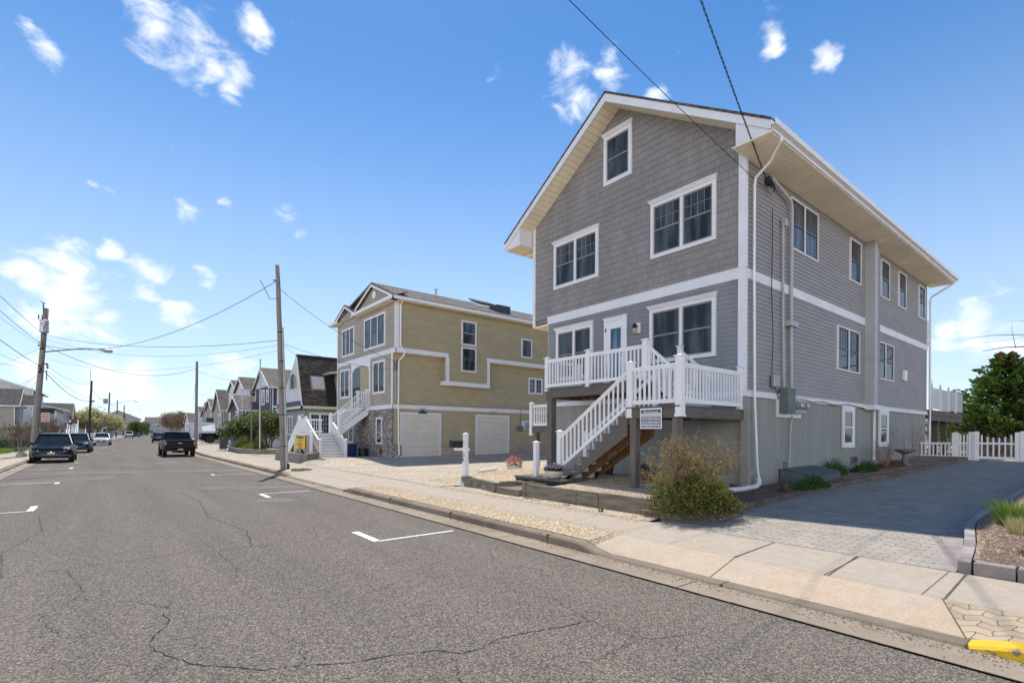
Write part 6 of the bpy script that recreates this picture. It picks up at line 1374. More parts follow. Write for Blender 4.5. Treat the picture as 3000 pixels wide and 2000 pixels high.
def ring(y, w, zl, zt, dome=.03, tuck=.90):
    zm = zl+(zt-zl)*.55
    return [(-w*tuck, y, zl), (w*tuck, y, zl), (w*.985, y, zl+.12), (w, y, zm), (w*.985, y, zt-.10), (w*.93, y, zt-.02), (w*.6, y, zt+dome*.7), (0, y, zt+dome), (-w*.6, y, zt+dome*.7), (-w*.93, y, zt-.02), (-w*.985, y, zt-.10), (-w, y, zm), (-w*.985, y, zl+.12)]
def vehicle(name, label, cat, x, y, rot, paint, kind='suv', front=True, rear=True, z=0.0, group='vehicles parked along the street', s=1.0):
    """built about the origin with its nose at -Y, then moved to its bay"""
    t = thing(name, label, cat, (0, 0, 0), group)
    if kind == 'suv': L, W_, H, belt, zl = 4.7, .93, 1.66, 1.02, .26; prof = [(-2.35, .70, .36, .70), (-2.28, .80, .28, .80), (-2.05, .88, zl, .90), (-1.6, .93, zl, .98), (-.95, .93, zl, 1.06), (0, .93, zl, 1.06), (1.2, .93, zl, 1.09), (1.9, .92, zl, 1.10), (2.25, .88, .30, 1.05), (2.35, .80, .38, .95)]; gh_ = [(-1.15, .84), (-.45, .66), (1.55, .62), (2.2, .80)]; wy = (-1.42, 1.42); wr = .36
    elif kind == 'pickup': L, W_, H, belt, zl = 5.6, .98, 1.86, 1.18, .42; prof = [(-2.8, .86, .55, 1.0), (-2.65, .95, .45, 1.12), (-1.5, .97, zl, 1.2), (-.3, .97, zl, 1.2), (.9, .97, zl, 1.2), (.92, .97, zl, 1.19), (2.7, .97, zl, 1.22), (2.8, .95, .50, 1.22)]; gh_ = [(-1.25, .88), (-.6, .70), (.75, .70), (.95, .86)]; wy = (-1.85, 1.75); wr = .41
    elif kind == 'van': L, W_, H, belt, zl = 5.0, .98, 2.05, 1.25, .3; prof = [(-2.5, .85, .4, .85), (-2.3, .93, .3, 1.0), (-1.7, .97, zl, 1.2), (-1.2, .97, zl, 1.25), (0, .97, zl, 1.25), (2.4, .97, zl, 1.25), (2.5, .95, .35, 1.2)]; gh_ = [(-1.75, .9), (-.9, .8), (2.35, .84), (2.45, .93)]; wy = (-1.6, 1.5); wr = .34
    mb = MB(); loft(mb, [ring(*p) for p in prof]); mb.build('body', paint, t, smooth=False, bevel=.03)
    b0, bt = gh_[0]; (f0, wb), (f1, wt), (r1, wt2), (r0, wb2) = gh_
    zb = belt+.0
    mb = MB(); vs = [(-wb, f0, zb), (wb, f0, zb), (wb2, r0, zb), (-wb2, r0, zb), (-wt, f1, H-.06), (wt, f1, H-.06), (wt2, r1, H-.06), (-wt2, r1, H-.06)]
    mb.add(vs, [(0, 1, 5, 4), (1, 2, 6, 5), (2, 3, 7, 6), (3, 0, 4, 7), (4, 5, 6, 7)]); mb.build('windows', 'carglass' , t)
    mb = MB(); k = 1.02; loft(mb, [[(-wt*k, yy, H-.075), (wt*k, yy, H-.075), (wt*k, yy, H-.04), (wt*.8, yy, H-d), (0, yy, H-d+.015), (-wt*.8, yy, H-d), (-wt*k, yy, H-.04)] for yy, d in ((f1-.08, .03), (f1+.2, .0), ((f1+r1)/2, -.01), (r1-.1, .0), (r1+.08, .03))]); mb.build('roof', paint if kind != 'van' else paint, t, bevel=.01)
    for sx in (-1, 1):
        for p, q in (((sx*wb, f0-.02, zb), (sx*wt, f1-.03, H-.06)), ((sx*wb2, r0+.02, zb), (sx*wt2, r1+.03, H-.06)), ((sx*(wb+.01), (f0+r0)/2+.05, zb), (sx*(wt+.01), (f1+r1)/2, H-.06))):
            mb = MB(); mb.tube([p, q], .045 if kind != 'van' else .06, 6); mb.build('pillar', paint, t)
        if kind == 'van': mb = MB(); mb.add([(sx*(wb+.012), -.4, zb), (sx*(wb2+.012), 2.42, zb), (sx*(wt2+.03), 2.36, H-.06), (sx*(wt+.03), -.4, H-.06)], [(0, 1, 2, 3)]); mb.build('side_panel', paint, t)
    for sx in (-1, 1):
        for yy in wy:
            mb = MB(); xw = sx*(W_-.12); mb.lathe([(wr*.72, -.10), (wr*.96, -.11), (wr, -.06), (wr, .06), (wr*.96, .11), (wr*.72, .10)], (xw, yy, wr), 22, 'x'); tr = mb.build('wheel', 'rubber', t)
            mb = MB(); xo = xw+sx*.075; mb.lathe([(wr*.70, -.03), (wr*.70, .03)], (xo, yy, wr), 20, 'x')
            mb.build('rim', 'rim', tr)
            mb = MB()
            for a in range(5):
                a0 = a*math.tau/5+.3; mb.tube([(xo+sx*.035, yy+.42*wr*math.cos(a0), wr+.42*wr*math.sin(a0)), (xo+sx*.035, yy+.42*wr*math.cos(a0+.35), wr+.42*wr*math.sin(a0+.35))], .035, 5)
            mb.build('rim_gaps', 'black', tr)
            mb = MB(); mb.lathe([(wr+.07, -.02), (wr+.07, .02)], (sx*(W_-.012), yy, wr+.02), 22, 'x'); mb.build('wheel_arch', 'black', t)
    for sx in (-1, 1):
        mb = MB(); mb.box(sx*(wb+.04), sx*(wb+.25), f0+.35, f0+.45, zb-.02, zb+.15); mb.build('mirror', paint if kind == 'pickup' else 'black', t, bevel=.03)
    if front:
        yf = prof[0][0]; zt_ = prof[0][3]
        if kind == 'suv':
            mb = MB(); mb.add([(-.55, yf-.012, .66), (.55, yf-.012, .66), (.34, yf-.02, .50), (-.34, yf-.02, .50)], [(0, 1, 2, 3)]); g = mb.build('grille', 'black', t)
            mb = MB(); mb.tube([(-.72, yf+.04, .70), (-.58, yf-.02, .66), (-.34, yf-.03, .52), (0, yf-.035, .50), (.34, yf-.03, .52), (.58, yf-.02, .66), (.72, yf+.04, .70)], .012); mb.build('chrome_strip', 'chrome', g)
            mb = MB(); mb.lathe([(.045, -.0), (.048, -.01), (.02, -.012)], (0, yf-.03, .60), 14, 'y'); mb.build('badge', 'chrome', g)
            for sx in (-1, 1):
                mb = MB(); mb.add([(sx*.50, yf+.01, .72), (sx*.86, yf+.24, .80), (sx*.885, yf+.30, .72), (sx*.56, yf+.0, .64)], [(0, 1, 2, 3)]); 
                mb.v = [(a, b-.035, c) for a, b, c in mb.v]; mb.build('headlight', 'lampclear', t)
            mb = MB(); mb.box(-.62, .62, yf-.03, yf+.06, .34, .42); mb.build('lower_intake', 'black', t); mb = MB(); mb.tube([(-.80, yf+.04, .40), (-.6, yf-.035, .45), (0, yf-.045, .46), (.6, yf-.035, .45), (.80, yf+.04, .40)], .012); mb.build('bumper_strip', 'chrome', t)
            mb = MB(); mb.box(-.16, .16, yf-.05, yf-.03, .50, .61); mb.build('number_plate', 'plate', t)
        else:
            mb = MB(); mb.box(-.6, .6, yf-.02, yf+.02, .62, .95); mb.build('grille', 'black', t)
            for sx in (-1, 1): mb = MB(); mb.box(sx*.62, sx*.84, yf-.02, yf+.1, .72, .95); mb.build('headlight', 'lampclear', t)
    if rear:
        yr = prof[-1][0]
        if kind == 'pickup':
            mb = MB(); mb.box(-.80, .80, yr-.02, yr+.03, .62, 1.20); tg = mb.build('tailgate', paint, t, bevel=.03)
            mb = MB(); mb.box(-.12, -.05, yr+.03, yr+.04, .99, 1.03); mb.box(.05, .12, yr+.03, yr+.04, .99, 1.03); mb.box(-.05, .05, yr+.03, yr+.036, .985, 1.035); mb.build('badge', 'chrome', tg)
            for sx in (-1, 1): mb = MB(); mb.box(sx*.81, sx*.965, yr-.12, yr+.02, .80, 1.17); mb.build('tail_light', 'red', t, bevel=.02); mb = MB(); mb.box(sx*.84, sx*.93, yr+.02, yr+.025, .96, 1.04); mb.build('reverse_light', 'lampclear', t)
            mb = MB(); mb.box(-.92, .92, yr-.05, yr+.16, .44, .62); mb.build('rear_bumper', 'carblack', t, bevel=.03); mb = MB(); mb.box(-.16, .16, yr+.16, yr+.17, .50, .61); mb.build('number_plate', 'plate', t)
            mb = MB(); mb.box(-.88, .88, .96, yr-.1, 1.10, 1.235); mb.build('bed_cover', 'rubber', t); mb = MB(); mb.tube([(-.5, yr-.2, .36), (.5, yr-.2, .36)], .05); mb.lathe([(.1, -.1), (.1, .1)], (0, yr-.3, .38), 10, 'x'); mb.build('rear_axle', 'black', t)
        else:
            for sx in (-1, 1): mb = MB(); mb.box(sx*.55, sx*.86, yr-.12, yr+.015, .78, 1.0); mb.build('tail_light', 'red', t, bevel=.02)
            mb = MB(); mb.box(-.24, .24, yr+.0, yr+.012, .66, .80); mb.build('number_plate', 'plate', t); mb = MB(); mb.box(-.5, .5, yr-.0, yr+.01, .88, .91); mb.build('chrome_strip', 'chrome', t)
    t.location = (x, y, z); t.rotation_euler = (0, 0, R(rot)); t.scale = (s, s, s); return t
V = vehicle
V('parked_car', 'dark navy crossover facing the camera, nearest of the cars on the left kerb', 'car', -2.45, 41.2, 0, 'carnavy', s=1.02)
V('parked_car', 'dark blue sport utility car, second in the row on the left kerb', 'car', -1.95, 58.5, -2, 'carblue')
V('parked_car', 'silver white sport utility car, third in the row on the left kerb', 'car', -.45, 88, -2.4, 'carsilver')
V('parked_van', 'pale green and white van at the left kerb far down the street', 'van', 5.2, 188, -2.4, 'carwhite', 'van')
mb = MB(); mb.box(4.25, 6.15, 185.42, 185.45, .5, 1.2); 
t = [o for o in bpy.data.objects if o.name == 'parked_van'][0]
mb = MB(); mb.box(-.98, .98, -2.56, -2.52, .45, 1.0); o = mb.build('green_panel', 'cargreen', t); 
V('parked_car', 'dark sport utility car just beyond the green van', 'car', 8.0, 215, -2.4, 'carblack')
V('parked_truck', 'shiny black pickup seen from behind at the right kerb', 'pickup truck', 4.2, 46.6, 180, 'carblack', 'pickup')
V('parked_car', 'black car with red tail lights further ahead of the black pickup', 'car', 7.0, 106, 177.6, 'carblack')
V('parked_truck', 'pale pickup far down the right kerb', 'pickup truck', 12.6, 210, 177.6, 'carwhite', 'pickup')
V('parked_truck', 'black pickup parked across the sidewalk in a driveway, beside the grey bin', 'pickup truck', 12.5, 77.5, 90, 'carblack', 'pickup', z=.42, s=1.05)
# covered boat behind the pickup
t = thing('covered_boat', 'boat under a pale silver cover behind the black pickup in the driveway', 'boat', (14, 84, .3)); mb = MB(); secs = []
for i in range(9):
    a = i/8; xx = 10.6+a*6.4; w = 1.15*math.sin(math.pi*min(1, .18+a*.75))**.6; zt_ = 2.35+.75*math.sin(math.pi*(.12+a*.8)); secs.append([(xx, 84-w, 1.7), (xx, 84-w*.9, 2.0), (xx, 84, zt_), (xx, 84+w*.9, 2.0), (xx, 84+w, 1.7)])
loft(mb, secs); mb.build('cover', 'carwhite', t); mb = MB(); secs = [[(s[0][0], 84-abs(s[0][1]-84)*k, z) for k, z in ((1, 1.72), (.8, 1.1), (-.8, 1.1), (-1, 1.72))] for s in secs]; loft(mb, secs); mb.build('hull', 'metal', t)
mb = MB(); mb.box(10.5, 17, 83.5, 83.6, .75, .9); mb.box(10.5, 17, 84.4, 84.5, .75, .9); mb.build('trailer_frame', 'galv', t)
for yy in (83.2, 84.8): mb = MB(); mb.lathe([(.34, -.1), (.34, .1)], (14.5, yy, .6), 14, 'y'); mb.build('wheel', 'rubber', t)
wheelie('grey wheeled bin on the right pavement beside the pine bush', 8.35, 52.6, .28, 'greybin', .33, 1.0)

# ================================================================ POLES, LAMPS, WIRES
def pole(label, x, y, z0, x1, y1, z1, r0, r1, mat='pole'):
    t = thing('utility_pole', label, 'utility pole', (x, y, z0)); n = 9; mb = MB()
    mb.tube([(x+(x1-x)*i/n+U(-.01, .01), y+(y1-y)*i/n, z0-.1+(z1-z0+.1)*i/n) for i in range(n+1)], [r0+(r1-r0)*i/n for i in range(n+1)], 14); mb.build('shaft', mat, t, smooth=True)
    return t
def at(p0, p1, z): k = (z-p0[2])/(p1[2]-p0[2]); return Vector((p0[0]+(p1[0]-p0[0])*k, p0[1]+(p1[1]-p0[1])*k, z))
def lamp(t, p, L=3.6, rise=.45, d=(1, 0), s=1):
    mb = MB(); p = Vector(p); u = Vector((d[0], d[1], 0)).normalized(); mb.tube([p, p+u*L*.45+Vector((0, 0, rise*.75)), p+u*L*.62+Vector((0, 0, rise)), p+u*L*.8+Vector((0, 0, rise))], [.05, .045, .04, .04], 8); a = mb.build('lamp_arm', 'galv', t)
    mb = MB(); c = p+u*L*.8+Vector((0, 0, rise)); mb.tube([c, c+u*.15, c+u*.4-Vector((0, 0, .03)), c+u*.75-Vector((0, 0, .06)), c+u*.85-Vector((0, 0, .07))], [.05, .09, .15, .12, .03], 10); h = mb.build('lamp_head', 'galv', a, smooth=True)
    mb = MB(); mb.lathe([(.06, -.18), (.13, -.1), (.14, -.04)], c+u*.5, 10); mb.build('lens', 'frost', h)
A0, A1 = (-3.95, 47.5, .1), (-3.25, 47.1, 10.25)
P1 = pole('thick leaning utility pole with transformer and street lamp behind the front dark car', *A0, *A1, .205, .135)
q = at(A0, A1, 8.95); mb = MB(); mb.lathe([(.22, -.42), (.24, -.4), (.24, .38), (.25, .4), (.2, .46)], q+Vector((.0, -.36, 0)), 16); tr = mb.build('transformer', 'galv', P1, smooth=False)
mb = MB(); 
for dx in (-.18, .0): mb.tube([q+Vector((dx-.1, -.42, .45)), q+Vector((dx-.1, -.42, .75))], .035, 6)
mb.tube([q+Vector((-.15, -.58, .2)), q+Vector((0, -.62, -.1)), q+Vector((.17, -.58, .22))], .02); mb.tube([q+Vector((0, -.62, -.1)), q+Vector((-.15, -.5, -.6)), q+Vector((-.1, -.2, -1.3))], .02); mb.build('bushings', 'black', tr)
mb = MB(); q = at(A0, A1, 10.25); mb.tube([q+Vector((-.16, 0, -.5)), q+Vector((-.16, 0, .35))], .035); mb.tube([q+Vector((-.3, 0, .45)), q+Vector((-.16, 0, .35)), q+Vector((-.05, 0, .36))], .025); mb.build('top_insulator', 'black', P1)
mb = MB(); q = at(A0, A1, 6.2)
for i in range(9): c = q+Vector((U(-.1, .35), -.2+U(-.1, .1), U(-.35, .3))); mb.tube([c, c+Vector((U(-.15, .15), U(-.1, .1), U(-.2, .1)))], U(.02, .07), 6)
mb.tube([q+Vector((.3, -.2, -.2)), q+Vector((.3, -.2, -.9))], .03); mb.build('cable_splice', 'black', P1)
mb = MB(); q = at(A0, A1, 7.7)
for i in range(5): c = q+Vector((U(-.2, .2), -.2, U(-.3, .2))); mb.tube([c, c+Vector((U(-.1, .1), 0, U(-.15, .1)))], .045, 6)
mb.build('clamps', 'black', P1); lamp(P1, at(A0, A1, 7.25), 3.7, .5)
B0, B1 = (6.21, 24.04, .14), (5.95, 24.26, 9.3)
P2 = pole('tall grey utility pole with a white conduit, nearest on the right verge', *B0, *B1, .145, .09)
mb = MB(); pts = [at(B0, B1, z)+Vector((.10, -.145, 0)) for z in (.1, 1.5, 3, 4.5, 6.5)]; mb.tube(pts, [.07, .05, .05, .045, .04], 8); mb.build('conduit', 'conduit', P2)
for z in (1.2, 2.6, 3.8, 5.0, 6.3): mb = MB(); c = at(B0, B1, z); mb.lathe([(.165-.005*z, -.015), (.165-.005*z, .015)], c, 14); mb.v = [(v[0]+.03, v[1]-.06, v[2]) for v in mb.v]; mb.build('band', 'black', P2)
mb = MB(); mb.box(6.28, 6.40, 23.82, 23.92, .12, .42); mb.build('ground_box', 'black', P2, bevel=.02)
mb = MB(); q = at(B0, B1, 8.6); mb.tube([q+Vector((-.2, 0, 0)), q+Vector((.1, 0, 0))], .035); mb.tube([q+Vector((-.05, -.1, -.8)), q+Vector((-.35, -.1, -.9)), q+Vector((-.6, -.1, -.4)), q+Vector((-.75, -.05, -.1))], .014); mb.build('insulators', 'wire', P2)
P3 = pole('bare utility pole beside the black pickup on the right verge', 6.9, 58.5, .1, 6.95, 58.5, 8.8, .14, .11)
poles = {}
for k, lab, x, y, zt_, rr in (('p2', 'dark brown utility pole behind the dark blue car', -1.95, 91.5, 8.9, .17), ('p3', 'brown pole with a box transformer by the blossoming tree', .2, 143.5, 10.5, .17), ('p4', 'thin dark pole right of the blossoming tree', 2.2, 190.5, 11.3, .17), ('p5', 'paired dark pole left of the green van', 5.5, 268.5, 13.1, .22), ('p6', 'most distant pole on the left side of the street', 11, 390, 13.4, .25)):
    poles[k] = (pole(lab, x, y, 0, x+.3, y, zt_, rr, rr*.75, 'poled'), (x, y, 0), (x+.3, y, zt_))
mb = MB(); q = Vector((.4, 143.4, 8.6)); mb.lathe([(.4, -.6), (.42, .5)], q+Vector((-.6, -.3, 0)), 12); mb.build('transformer', 'tansiding', poles['p3'][0])
lamp(poles['p3'][0], (.4, 143.4, 7.6), 5.4, 1.2); lamp(poles['p4'][0], (2.4, 190.4, 8.2), -5.5, 1.0); lamp(poles['p5'][0], (5.7, 268.4, 10.2), 6.5, 1.2); lamp(poles['p6'][0], (11.2, 389.9, 10.6), 7, 1.0)
mb = MB(); mb.tube([(5.6, 267, 12), (6.6, 262, .2)], .14, 6); mb.build('brace', 'poled', poles['p5'][0])
mb = MB(); mb.box(-1.75, -1.3, 91.3, 91.4, 5.95, 6.15); mb.tube([(-1.8, 91.3, 8.9), (-1.75, 91.3, 10.3)], .03); mb.build('cable_splice', 'black', poles['p2'][0])
pole('short wooden pole beyond the bare tree at the end of the street', 25, 262, 0, 25, 262, 9.5, .2, .16, 'poled')
pole('stubby pole between the bare tree and the right hand poles', 17.4, 150, 0, 17.4, 150, 6.3, .13, .1, 'pole')
def wire(label, p, q, sag, r=.014, n=22, mat='wire', twist=0):
    r *= .82
    p, q = Vector(p), Vector(q); mb = MB(); base = [p.lerp(q, i/n)-Vector((0, 0, 4*sag*(i/n)*(1-i/n))) for i in range(n+1)]
    if twist:
        d = (q-p).normalized(); a = d.orthogonal().normalized(); b = d.cross(a); N_ = int((q-p).length*12)
        for k in range(3):
            pts = []
            for i in range(N_+1):
                s = i/N_; c = p.lerp(q, s)-Vector((0, 0, 4*sag*s*(1-s))); an = s*(q-p).length*9+k*2.094; pts.append(c+(a*math.cos(an)+b*math.sin(an))*twist)
            mb.tube(pts, r*.75, 4)
    else: mb.tube(base, r, 5)
    o = mb.build('utility_wire', mat, None, loc=tuple(p)); tag(o, label, 'wire'); return o
wire('single black cable rising from the side of the grey house over the street', (13.14, 5.9, 7.92), (-6.0, 6.6, 12.4), .35, .009, 30)
wire('twisted black power cable from the corner of the grey house over the street', (12.9, 5.86, 8.06), (-5.2, 2.2, 14.9), .45, .011, 30, twist=.013)
w1 = lambda z: at(A0, A1, z); w2 = lambda z: at(B0, B1, z)
wire('deep sagging wire from the tall grey pole to the transformer pole', w2(8.55)+Vector((-.1, 0, 0)), w1(7.75), 1.35, .016)
wire('wire crossing the transformer at the left pole from the grey pole', w2(5.95), w1(8.45), .55, .014); wire('pale wire just under the straight one from the grey pole', w2(5.75), w1(8.2), .85, .009, mat='wiregrey'); wire('lowest pale wire from the grey pole to the left pole', w2(5.5), w1(6.9), .9, .008, mat='wiregrey')
wire('wire from the left pole across the street to the bare pole by the pickup', w1(7.75), (6.93, 58.5, 8.1), 1.3, .02)
wire('thick cable running from the left pole to the dark brown pole', w1(6.2), (-1.8, 91.4, 6.1), .75, .03); wire('thin wire above the thick cable between left pole and brown pole', w1(6.6), (-1.7, 91.4, 8.5), .6, .014); wire('thin middle wire between the left pole and the brown pole', w1(6.35), (-1.8, 91.4, 6.6), .5, .012, mat='wiregrey')
for i, (z, zz, yy, s, r, m, lab) in enumerate(((8.45, 9.4, 12, .5, .016, 'wire', 'uppermost wire leaving the picture left of the transformer pole'), (7.75, 9.0, 9, .6, .016, 'wire', 'wire with a splice leaving the picture left of the pole'), (7.6, 8.0, 16, .3, .01, 'wiregrey', 'thin wire leaving left below the spliced one'), (6.25, 8.2, 10, .6, .022, 'wire', 'thick black cable climbing out of the picture at the left'), (6.15, 7.0, 10, .9, .011, 'wire', 'slack wire below the thick cable at the left edge'), (6.1, 6.2, 12, 1.0, .009, 'wiregrey', 'slackest wire at the left edge'))):
    wire(lab, w1(z), (-5.2-i*.1, yy, zz), s, r, mat=m)
mb = MB(); c = w1(7.75).lerp(Vector((-5.3, 9, 9.0)), .14)-Vector((0, 0, .3))
for i, (z, x, y, zz, lab) in enumerate(((6.0, -10, 83, 5.2, 'service wire down to the low taupe house'), (5.7, -12, 83.5, 5.6, 'second service wire down to the taupe house'), (7.6, -16, 84, 6.4, 'upper service wire slanting to the left houses'), (5.9, -9, 104, 8.2, 'service wire to the big white house'))): wire(lab, w1(z), (x, y, zz), .4, .010, mat='wiregrey')
pk = [(-1.8, 91.4), (.4, 143.4), (2.4, 190.4), (5.7, 268.4), (11.2, 389.9)]
for i in range(4):
    for z, lab in ((6.1, 'low cable'), (8.2, 'high wire')): wire('%s between the %s pair of brown poles down the street' % (lab, ('first', 'second', 'third', 'last')[i]), (*pk[i], z+i*.7), (*pk[i+1], z+(i+1)*.7), 1.0, .03)
wire('service wire from the grey pole to the corner of the olive house', w2(8.3), (12.86, 26.8, 5.95), .35, .012); wire('lower service wire from the grey pole to the olive house', w2(5.85), (12.86, 26.8, 5.45), .25, .010); wire('pale wire from the grey pole past the brown cottage', w2(5.9), (13.5, 40, 6.6), .3, .008, mat='wiregrey')
wire('wire from the bare pole to the navy house', (6.93, 58.5, 7.9), (13, 54.7, 6.4), .3, .012); wire('lower wire from the bare pole to the navy house', (6.93, 58.5, 5.6), (13, 54.7, 4.9), .25, .01); wire('wire from the bare pole down the street on the right', (6.93, 58.5, 8.0), (16.5, 150, 6.0), 1.2, .015, mat='wiregrey')
mb = MB(); mb.tube([(12.86, 26.76, 5.9), (12.84, 26.7, 5.7), (12.9, 26.7, 5.4), (12.98, 26.72, 5.75), (13.0, 26.74, 6.0)], .02); mb.build('cable_loop', 'wire', oh)
# masts in the planted bed
for x, y, zt_, m, lab in ((8.9, 41.0, 7.15, 'galv', 'tallest pale flagpole with a ball on top in the planted bed'), (9.2, 45.3, 5.75, 'pole', 'brown middle mast in the planted bed'), (9.7, 51.5, 5.65, 'galv', 'shortest grey mast behind the pine bush')):
    t = thing('flagpole', lab, 'flagpole', (x, y, .5)); mb = MB(); mb.tube([(x, y, .4), (x, y, zt_)], [.06, .045], 8); mb.build('mast', m, t); mb = MB(); mb.lathe([(.02, -.08), (.08, 0), (.02, .08)], (x, y, zt_+.05), 10); mb.build('finial', m, t)
# parking sign and flag on the left
t = thing('parking_sign', 'red lettered white parking sign on a post left of the cars', 'sign', (-4.1, 52, .1)); mb = MB(); mb.tube([(-3.75, 54, .1), (-3.75, 54, 3.3)], .04); mb.build('post', 'green', t)
mb = MB(); mb.box(-4.0, -3.5, 53.93, 53.96, 2.55, 3.3); b = mb.build('board', 'ceramic', t)
mb = MB()
for i in range(5): mb.box(-3.95, -3.55, 53.92, 53.928, 2.6+i*.135, 2.67+i*.135)
mb.build('red_print', 'red', b)
t = thing('flag_on_pole', 'small furled flag sticking out over the stairs of a left hand house', 'flag', (-5, 118, 3)); mb = MB(); mb.tube([(-5.4, 118, 3.2), (-3.0, 117, 4.6)], .05); mb.build('staff', 'pole', t); mb = MB(); mb.add([(-5.2, 118, 3.4), (-4.2, 117.6, 3.9), (-4.4, 117.6, 3.5), (-5.1, 118, 2.9)], [(0, 1, 2, 3)]); mb.build('cloth', 'red', t)
# planted bed on the right pavement
t = thing('planter_wall', 'low brown block wall of the planted bed with the pine bush and flagpoles', 'planter', (8.2, 45, .2)); mb = MB(); blockwall(mb, (8.15, 48.4), (8.0, 43.0), .1, 3); blockwall(mb, (8.0, 43.0), (8.9, 40.4), .1, 3); blockwall(mb, (8.9, 40.4), (11.4, 39.0), .1, 3); mb.build('blocks', 'block', t)
mb = MB(); mb.add([(8.2, 48.3, .55), (8.1, 43.1, .55), (9.0, 40.6, .55), (11.4, 39.2, .55), (11.2, 52, .55)], [(0, 1, 2, 3, 4)]); mb.build('soil', 'soil', t)

# ================================================================ PLANTS
def leafcard(mb, c, s, el=1.6, up=0.0, tn=None, dirv=None):
    if dirv is None:
        a = U(0, 6.28); z = U(-.7, .9); d = Vector((math.cos(a), math.sin(a), z)).normalized()
    else: d = (Vector(dirv)+Vector((U(-.4, .4), U(-.4, .4), U(-.3, .3)))).normalized()
    n = d.orthogonal().normalized(); n.rotate(Matrix.Rotation(U(0, 6.28), 3, d)); c = Vector(c)
    mb.add([c, c+d*s*.45+n*s*.3/el*1.3, c+d*s, c+d*s*.45-n*s*.3/el*1.3], [(0, 1, 2, 3)], tn if tn is not None else random.random())
def grow(mb, p, d, L, r, depth, tips, spread=.6, n=3, gnarl=.25, shrink=.68, up=.15, minr=.004):
    pts = [p]; rs = [r]; cur = p; dd = d.copy(); k = 4
    for i in range(k):
        dd = (dd+Vector((U(-1, 1), U(-1, 1), U(-1, 1)))*gnarl*.5+Vector((0, 0, up*.2))).normalized(); cur = cur+dd*L/k; pts.append(cur); rs.append(max(minr, r*(1-.4*(i+1)/k)))
        if depth > 0 and i >= 1 and random.random() < .55:
            a = (dd+Vector((U(-1, 1), U(-1, 1), U(-.6, 1)))*spread*1.2).normalized(); grow(mb, cur, a, L*shrink*U(.7, 1), max(minr, r*.5), depth-1, tips, spread, n, gnarl, shrink, up, minr)
    mb.tube(pts, rs, 5 if r > .02 else 3, caps=False)
    if depth <= 0: tips.append((cur, dd)); return
    for i in range(n):
        a = (dd+Vector((U(-1, 1), U(-1, 1), U(-.7, 1)))*spread).normalized(); grow(mb, cur, a, L*shrink*U(.75, 1.1), max(minr, r*.62), depth-1, tips, spread, n, gnarl, shrink, up, minr)
# foreground bush: leafy skirt, bare twiggy dome above
bx, by, bz = 8.66, 5.34, .32
t = thing('shrub', 'foreground shrub, green below and bare twigs above, at the corner of the driveway', 'shrub', (bx, by, bz))
mb = MB(); tips = []
for i in range(30):
    a = U(0, 6.28); r0 = U(0, .25); tilt = U(.1, .72); d = Vector((math.cos(a)*tilt, math.sin(a)*tilt, 1)).normalized(); grow(mb, Vector((bx+r0*math.cos(a), by+r0*math.sin(a), bz)), d, U(.50, .68), .011, 3, tips, .55, 2, .35, .66, .1, .0024)
mb.build('twigs', 'twigpale', t, fixn=False)
mb = MB()
def inb(): 
    while True:
        a = U(0, 6.28); r = math.sqrt(random.random()); z = random.random()
        rx = .90*(1-.45*z**2); k = .55+.45*r
        if math.sin(a*3+z*5)*.22+math.cos(a*5+2)*.14+r < 1.08: return bx+rx*r*math.cos(a), by+rx*r*math.sin(a), bz+.04+z*.98*(1-.30*r)*(1+.16*math.sin(a*3+1))
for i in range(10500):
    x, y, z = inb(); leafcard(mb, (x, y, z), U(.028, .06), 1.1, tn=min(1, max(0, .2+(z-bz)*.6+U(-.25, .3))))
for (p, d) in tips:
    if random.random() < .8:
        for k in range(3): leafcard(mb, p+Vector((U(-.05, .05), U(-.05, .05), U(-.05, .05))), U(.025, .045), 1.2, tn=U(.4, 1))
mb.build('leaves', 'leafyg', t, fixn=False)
mb = MB()
for (p, d) in tips:
    if random.random() < .4: leafcard(mb, p, U(.03, .055), 1.1)
for i in range(1300): a = U(0, 6.28); r = 1.0*math.sqrt(random.random()); leafcard(mb, (bx+r*math.cos(a), by+r*math.sin(a), bz+U(.0, .25)), U(.02, .05), 1.1)
mb.build('dead_leaves', 'leafbr', t, fixn=False)
mb = MB()
for (p, d) in tips:
    for k in range(2): e = (d+Vector((U(-.8, .8), U(-.8, .8), U(-.4, .8)))).normalized(); mb.tube([p, p+e*U(.05, .13)], [.0024, .0012], 3, caps=False)
mb.build('fine_twigs', 'twigtan', t, fixn=False)
